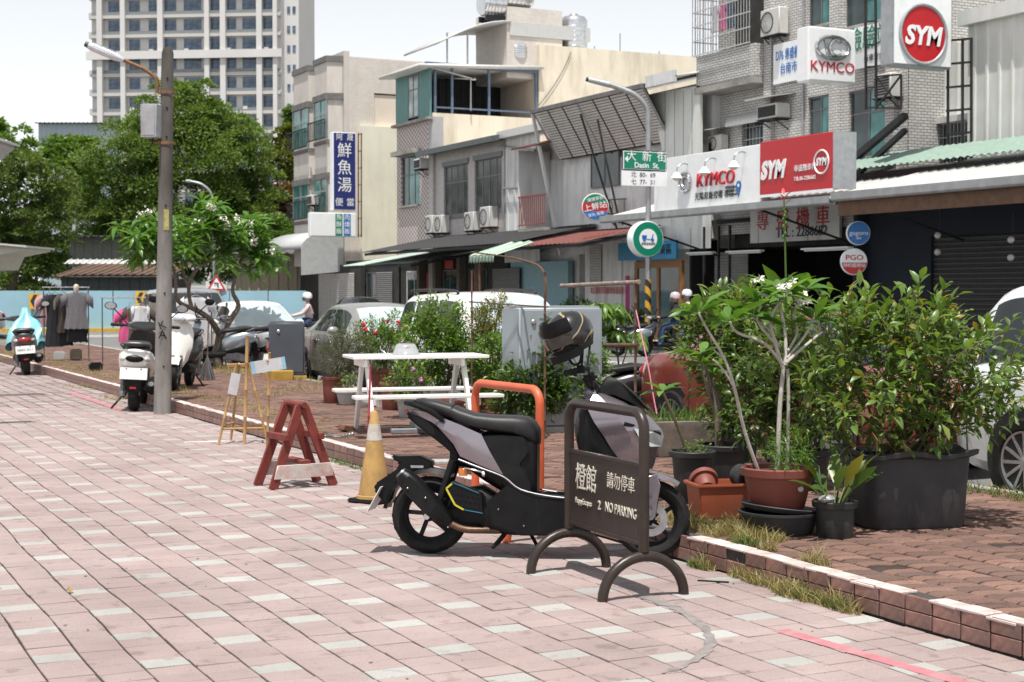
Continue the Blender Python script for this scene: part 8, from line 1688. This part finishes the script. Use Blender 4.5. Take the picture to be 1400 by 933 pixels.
# ---------------------------------------------------------------- apartment tower
D = 250.; rt_ = -CYAW+R(3); a = CAM+f_*D+_R*((125-700)/CF*D); a.z = 0; tw_ = thing('apartment_tower', 'tall grey cream apartment tower with blue windows above the trees', 'building', a, rt_-R(9)); Wt = 31.5; FHt = 3.12; m_tw = mat('tower_cream', (.60, .59, .585), .8, var=.05, scale=.15); m_tw2 = mat('tower_grey_trim', (.52, .505, .49), .8, var=.05, scale=.3); m_twg = glassmat('tower_glass', (.07, .11, .17), .2); m_rail = mat('tower_rail_glass', (.20, .22, .23), .4)
sx_ = Wt/280.
bx(tw_, 'body', m_tw, .0, Wt, 1.2, 20, 0, 66); bx(tw_, 'right_wing', m_tw, Wt, Wt+2.4, 3, 14, 0, 62)
for i, (p, w) in enumerate(((131, 8), (166, 7), (221, 8), (290, 7), (313, 8), (366, 8), (390, 6))): bx(tw_, 'pilaster', m_tw, (p-120)*sx_, (p-120+w)*sx_, .0, 1.199, 0, 64)
cols = [(147, 14), (178, 12), (207, 14), (231, 13), (259, 22), (299, 13), (321, 11), (345, 22), (376, 12)]
winm = {}
for c, w in cols:
    b = MB(); b.box(-.2, w*sx_+.2, 0, .06, 0, 2.15); winm[c] = b.mesh('window', m_twg, smooth=False)
zbase = 49.2-(-8)*0
b = MB(); b.box(0, 3.0*sx_*10/10*1, 0, .1, 0, .1)
ledge = MB().box(0, Wt, .45, 1.199, 0, .5).mesh('floor_band', m_tw2, smooth=False); rail = MB().box(.2, Wt-.2, .62, .66, 0, .75).mesh('balcony_rail', m_rail, smooth=False)
for fl in range(20):
    z = 3.0+FHt*fl; link('floor_band', ledge, tw_, (0, 0, z-.75)); link('balcony_rail', rail, tw_, (0, 0, z-.45))
    for i, (c, w) in enumerate(cols):
        o = link('window', winm[c], tw_, ((c-120)*sx_, 1.12, z))
        if fl >= 9 and (fl*7+i*3) % 6 == 0: bx(o, 'awning_unit', m_acw, 0, .7, -.55, -.1, .0, .5)
    if fl > 8: bx(tw_, 'side_window', m_twg, Wt+.5, Wt+1.0, 2.9, 2.99, z, z+1.1); bx(tw_, 'side_window', m_twg, Wt+1.4, Wt+1.9, 2.9, 2.99, z, z+1.1); bx(tw_, 'side_balcony', m_tw2, -1.2, -.01, 3, 6, z-.3, z+.7)
bx(tw_, 'cornice_band', m_tw, -.4, Wt+.4, -.35, -.01, 3+FHt*12-1.2, 3+FHt*12+.1)
# small distant tower at the roof line
q = CAM+f_*260+_R*((778-700)/CF*260); q.z = 0
# ---------------------------------------------------------------- trees
def far_tree(label, px, pyb, d, crowns, n, ml, leaf=.42, trunk=True, seed=1, group=None, per=95):
    """crowns in pixels of the survey at distance d: (px, py, rx, ry)"""
    rnd = random.Random(seed); s = d/CF; base = CAM+f_*d+_R*((px-700)*s); base.z = 0; root = thing('broadleaf_tree', label, 'tree', base, -CYAW, group); f = MB(); bl = []
    for (cx, cy, rx, ry) in crowns: bl.append((Vector(((cx-px)*s, 0, CH-(cy-400)*s)), Vector((rx*s, rx*s*.8, ry*s))))
    tot = sum(b_[1].x*b_[1].z for b_ in bl)
    for c, r in bl:
        for _ in range(max(4, int(n*r.x*r.z/tot))):
            q = rdir(rnd); kk_ = rnd.uniform(.55, 1.02); cc = c+Vector((q.x*r.x, q.y*r.y, q.z*r.z))*kk_; cr = rnd.uniform(.5, 1.15)*min(r.x, r.z)*.30+.25
            for _ in range(per):
                e = rdir(rnd); e.z = abs(e.z)*.9+e.z*.1; pp = cc+Vector((e.x*cr, e.y*cr, e.z*cr*.75))*rnd.uniform(.6, 1.05); dd = (e+rdir(rnd)*.7).normalized(); l = leaf*rnd.uniform(.6, 1.2); f.tint = rnd.random(); f.add(SMALL_V(l, l*.5), SMALL_F, Matrix.Translation(pp) @ orient(dd, rnd.uniform(-1, 1)))
    f.build('crown', ml, root, tints=True, smooth=False)['kind'] = 'stuff'
    if trunk:
        b = MB(); tz = bl[0][0].z; limb(b, [(0, 0, -.1), (.1, 0, tz*.4), (bl[0][0].x*.5, 0, tz*.75), (bl[0][0].x, 0, tz)], .35, .15, 10)
        for c, r in bl[1:]: limb(b, [(.05, 0, tz*.45), Vector((c.x*.5, c.y, tz*.6)), c], .16, .07, 7)
        b.build('trunk', m_bark, root)
m_t1 = leafmat('tree_dark_green', (.06, .11, .026), (.17, .24, .06), .38, .5); m_t2 = leafmat('tree_mid_green', (.075, .14, .03), (.21, .31, .07), .4, .5); m_t3 = leafmat('tree_yellow_green', (.09, .12, .02), (.21, .23, .04), .3, .5); m_t4 = leafmat('tree_reddish', (.10, .09, .03), (.28, .13, .07), .3, .5); m_t5 = leafmat('tree_bright_green', (.08, .16, .03), (.19, .31, .06), .35, .5)
far_tree('big round dark green tree directly behind the concrete pole', 150, 430, 95, [(250, 245, 105, 110), (175, 250, 62, 85), (310, 240, 60, 90), (260, 165, 70, 48), (340, 290, 40, 60), (150, 290, 45, 50)], 360, m_t2, .25, seed=1, per=230)
far_tree('dense dark tree at the left behind the cream canopy', 15, 430, 84, [(35, 285, 60, 85), (-25, 290, 60, 95), (60, 330, 35, 55), (20, 380, 70, 40)], 150, m_t1, .27, seed=2, per=160)
far_tree('bright green tree top at the left below the factory wall', 20, 400, 125, [(15, 195, 45, 28), (-20, 200, 50, 35)], 40, m_t5, .5, seed=3)
far_tree('light green tree filling the gap between the two big trees', 95, 420, 118, [(95, 250, 45, 55), (80, 215, 35, 25), (115, 230, 30, 38)], 70, m_t5, .5, seed=4)
far_tree('yellow green tree beside the bay windowed house', 392, 430, 110, [(395, 230, 30, 52), (385, 290, 25, 30), (400, 190, 18, 22)], 70, m_t3, .32, seed=5, per=140)
far_tree('low tree with reddish young leaves beside the bay windowed house', 388, 430, 100, [(392, 282, 26, 26), (375, 300, 18, 18)], 36, m_t4, .40, seed=6)
far_tree('bright shrubbery in front of the tan shed', 372, 430, 90, [(375, 322, 30, 26), (400, 332, 16, 18)], 36, m_t5, .24, seed=7, per=140)
far_tree('green tree top rising between tower and bay windowed house', 400, 430, 130, [(396, 165, 14, 16), (402, 180, 16, 14)], 14, m_t2, .5, seed=8)
far_tree('dark undergrowth added as deep shade between the sheds behind the blue wall', 130, 430, 104, [(40, 340, 70, 55), (130, 345, 80, 55), (220, 340, 80, 60), (310, 335, 60, 65), (370, 340, 40, 50)], 190, m_t1, .40, False, seed=9, per=120)  # backdrop foliage added, its dark leaves stand for deep shade and close sky gaps
far_tree('far dark tree row added as shady backdrop at the left behind the scooters', -20, 430, 130, [(-10, 360, 60, 60), (60, 370, 50, 40)], 50, m_t1, .6, False, seed=10)  # more dark backdrop added to deepen the shade low down
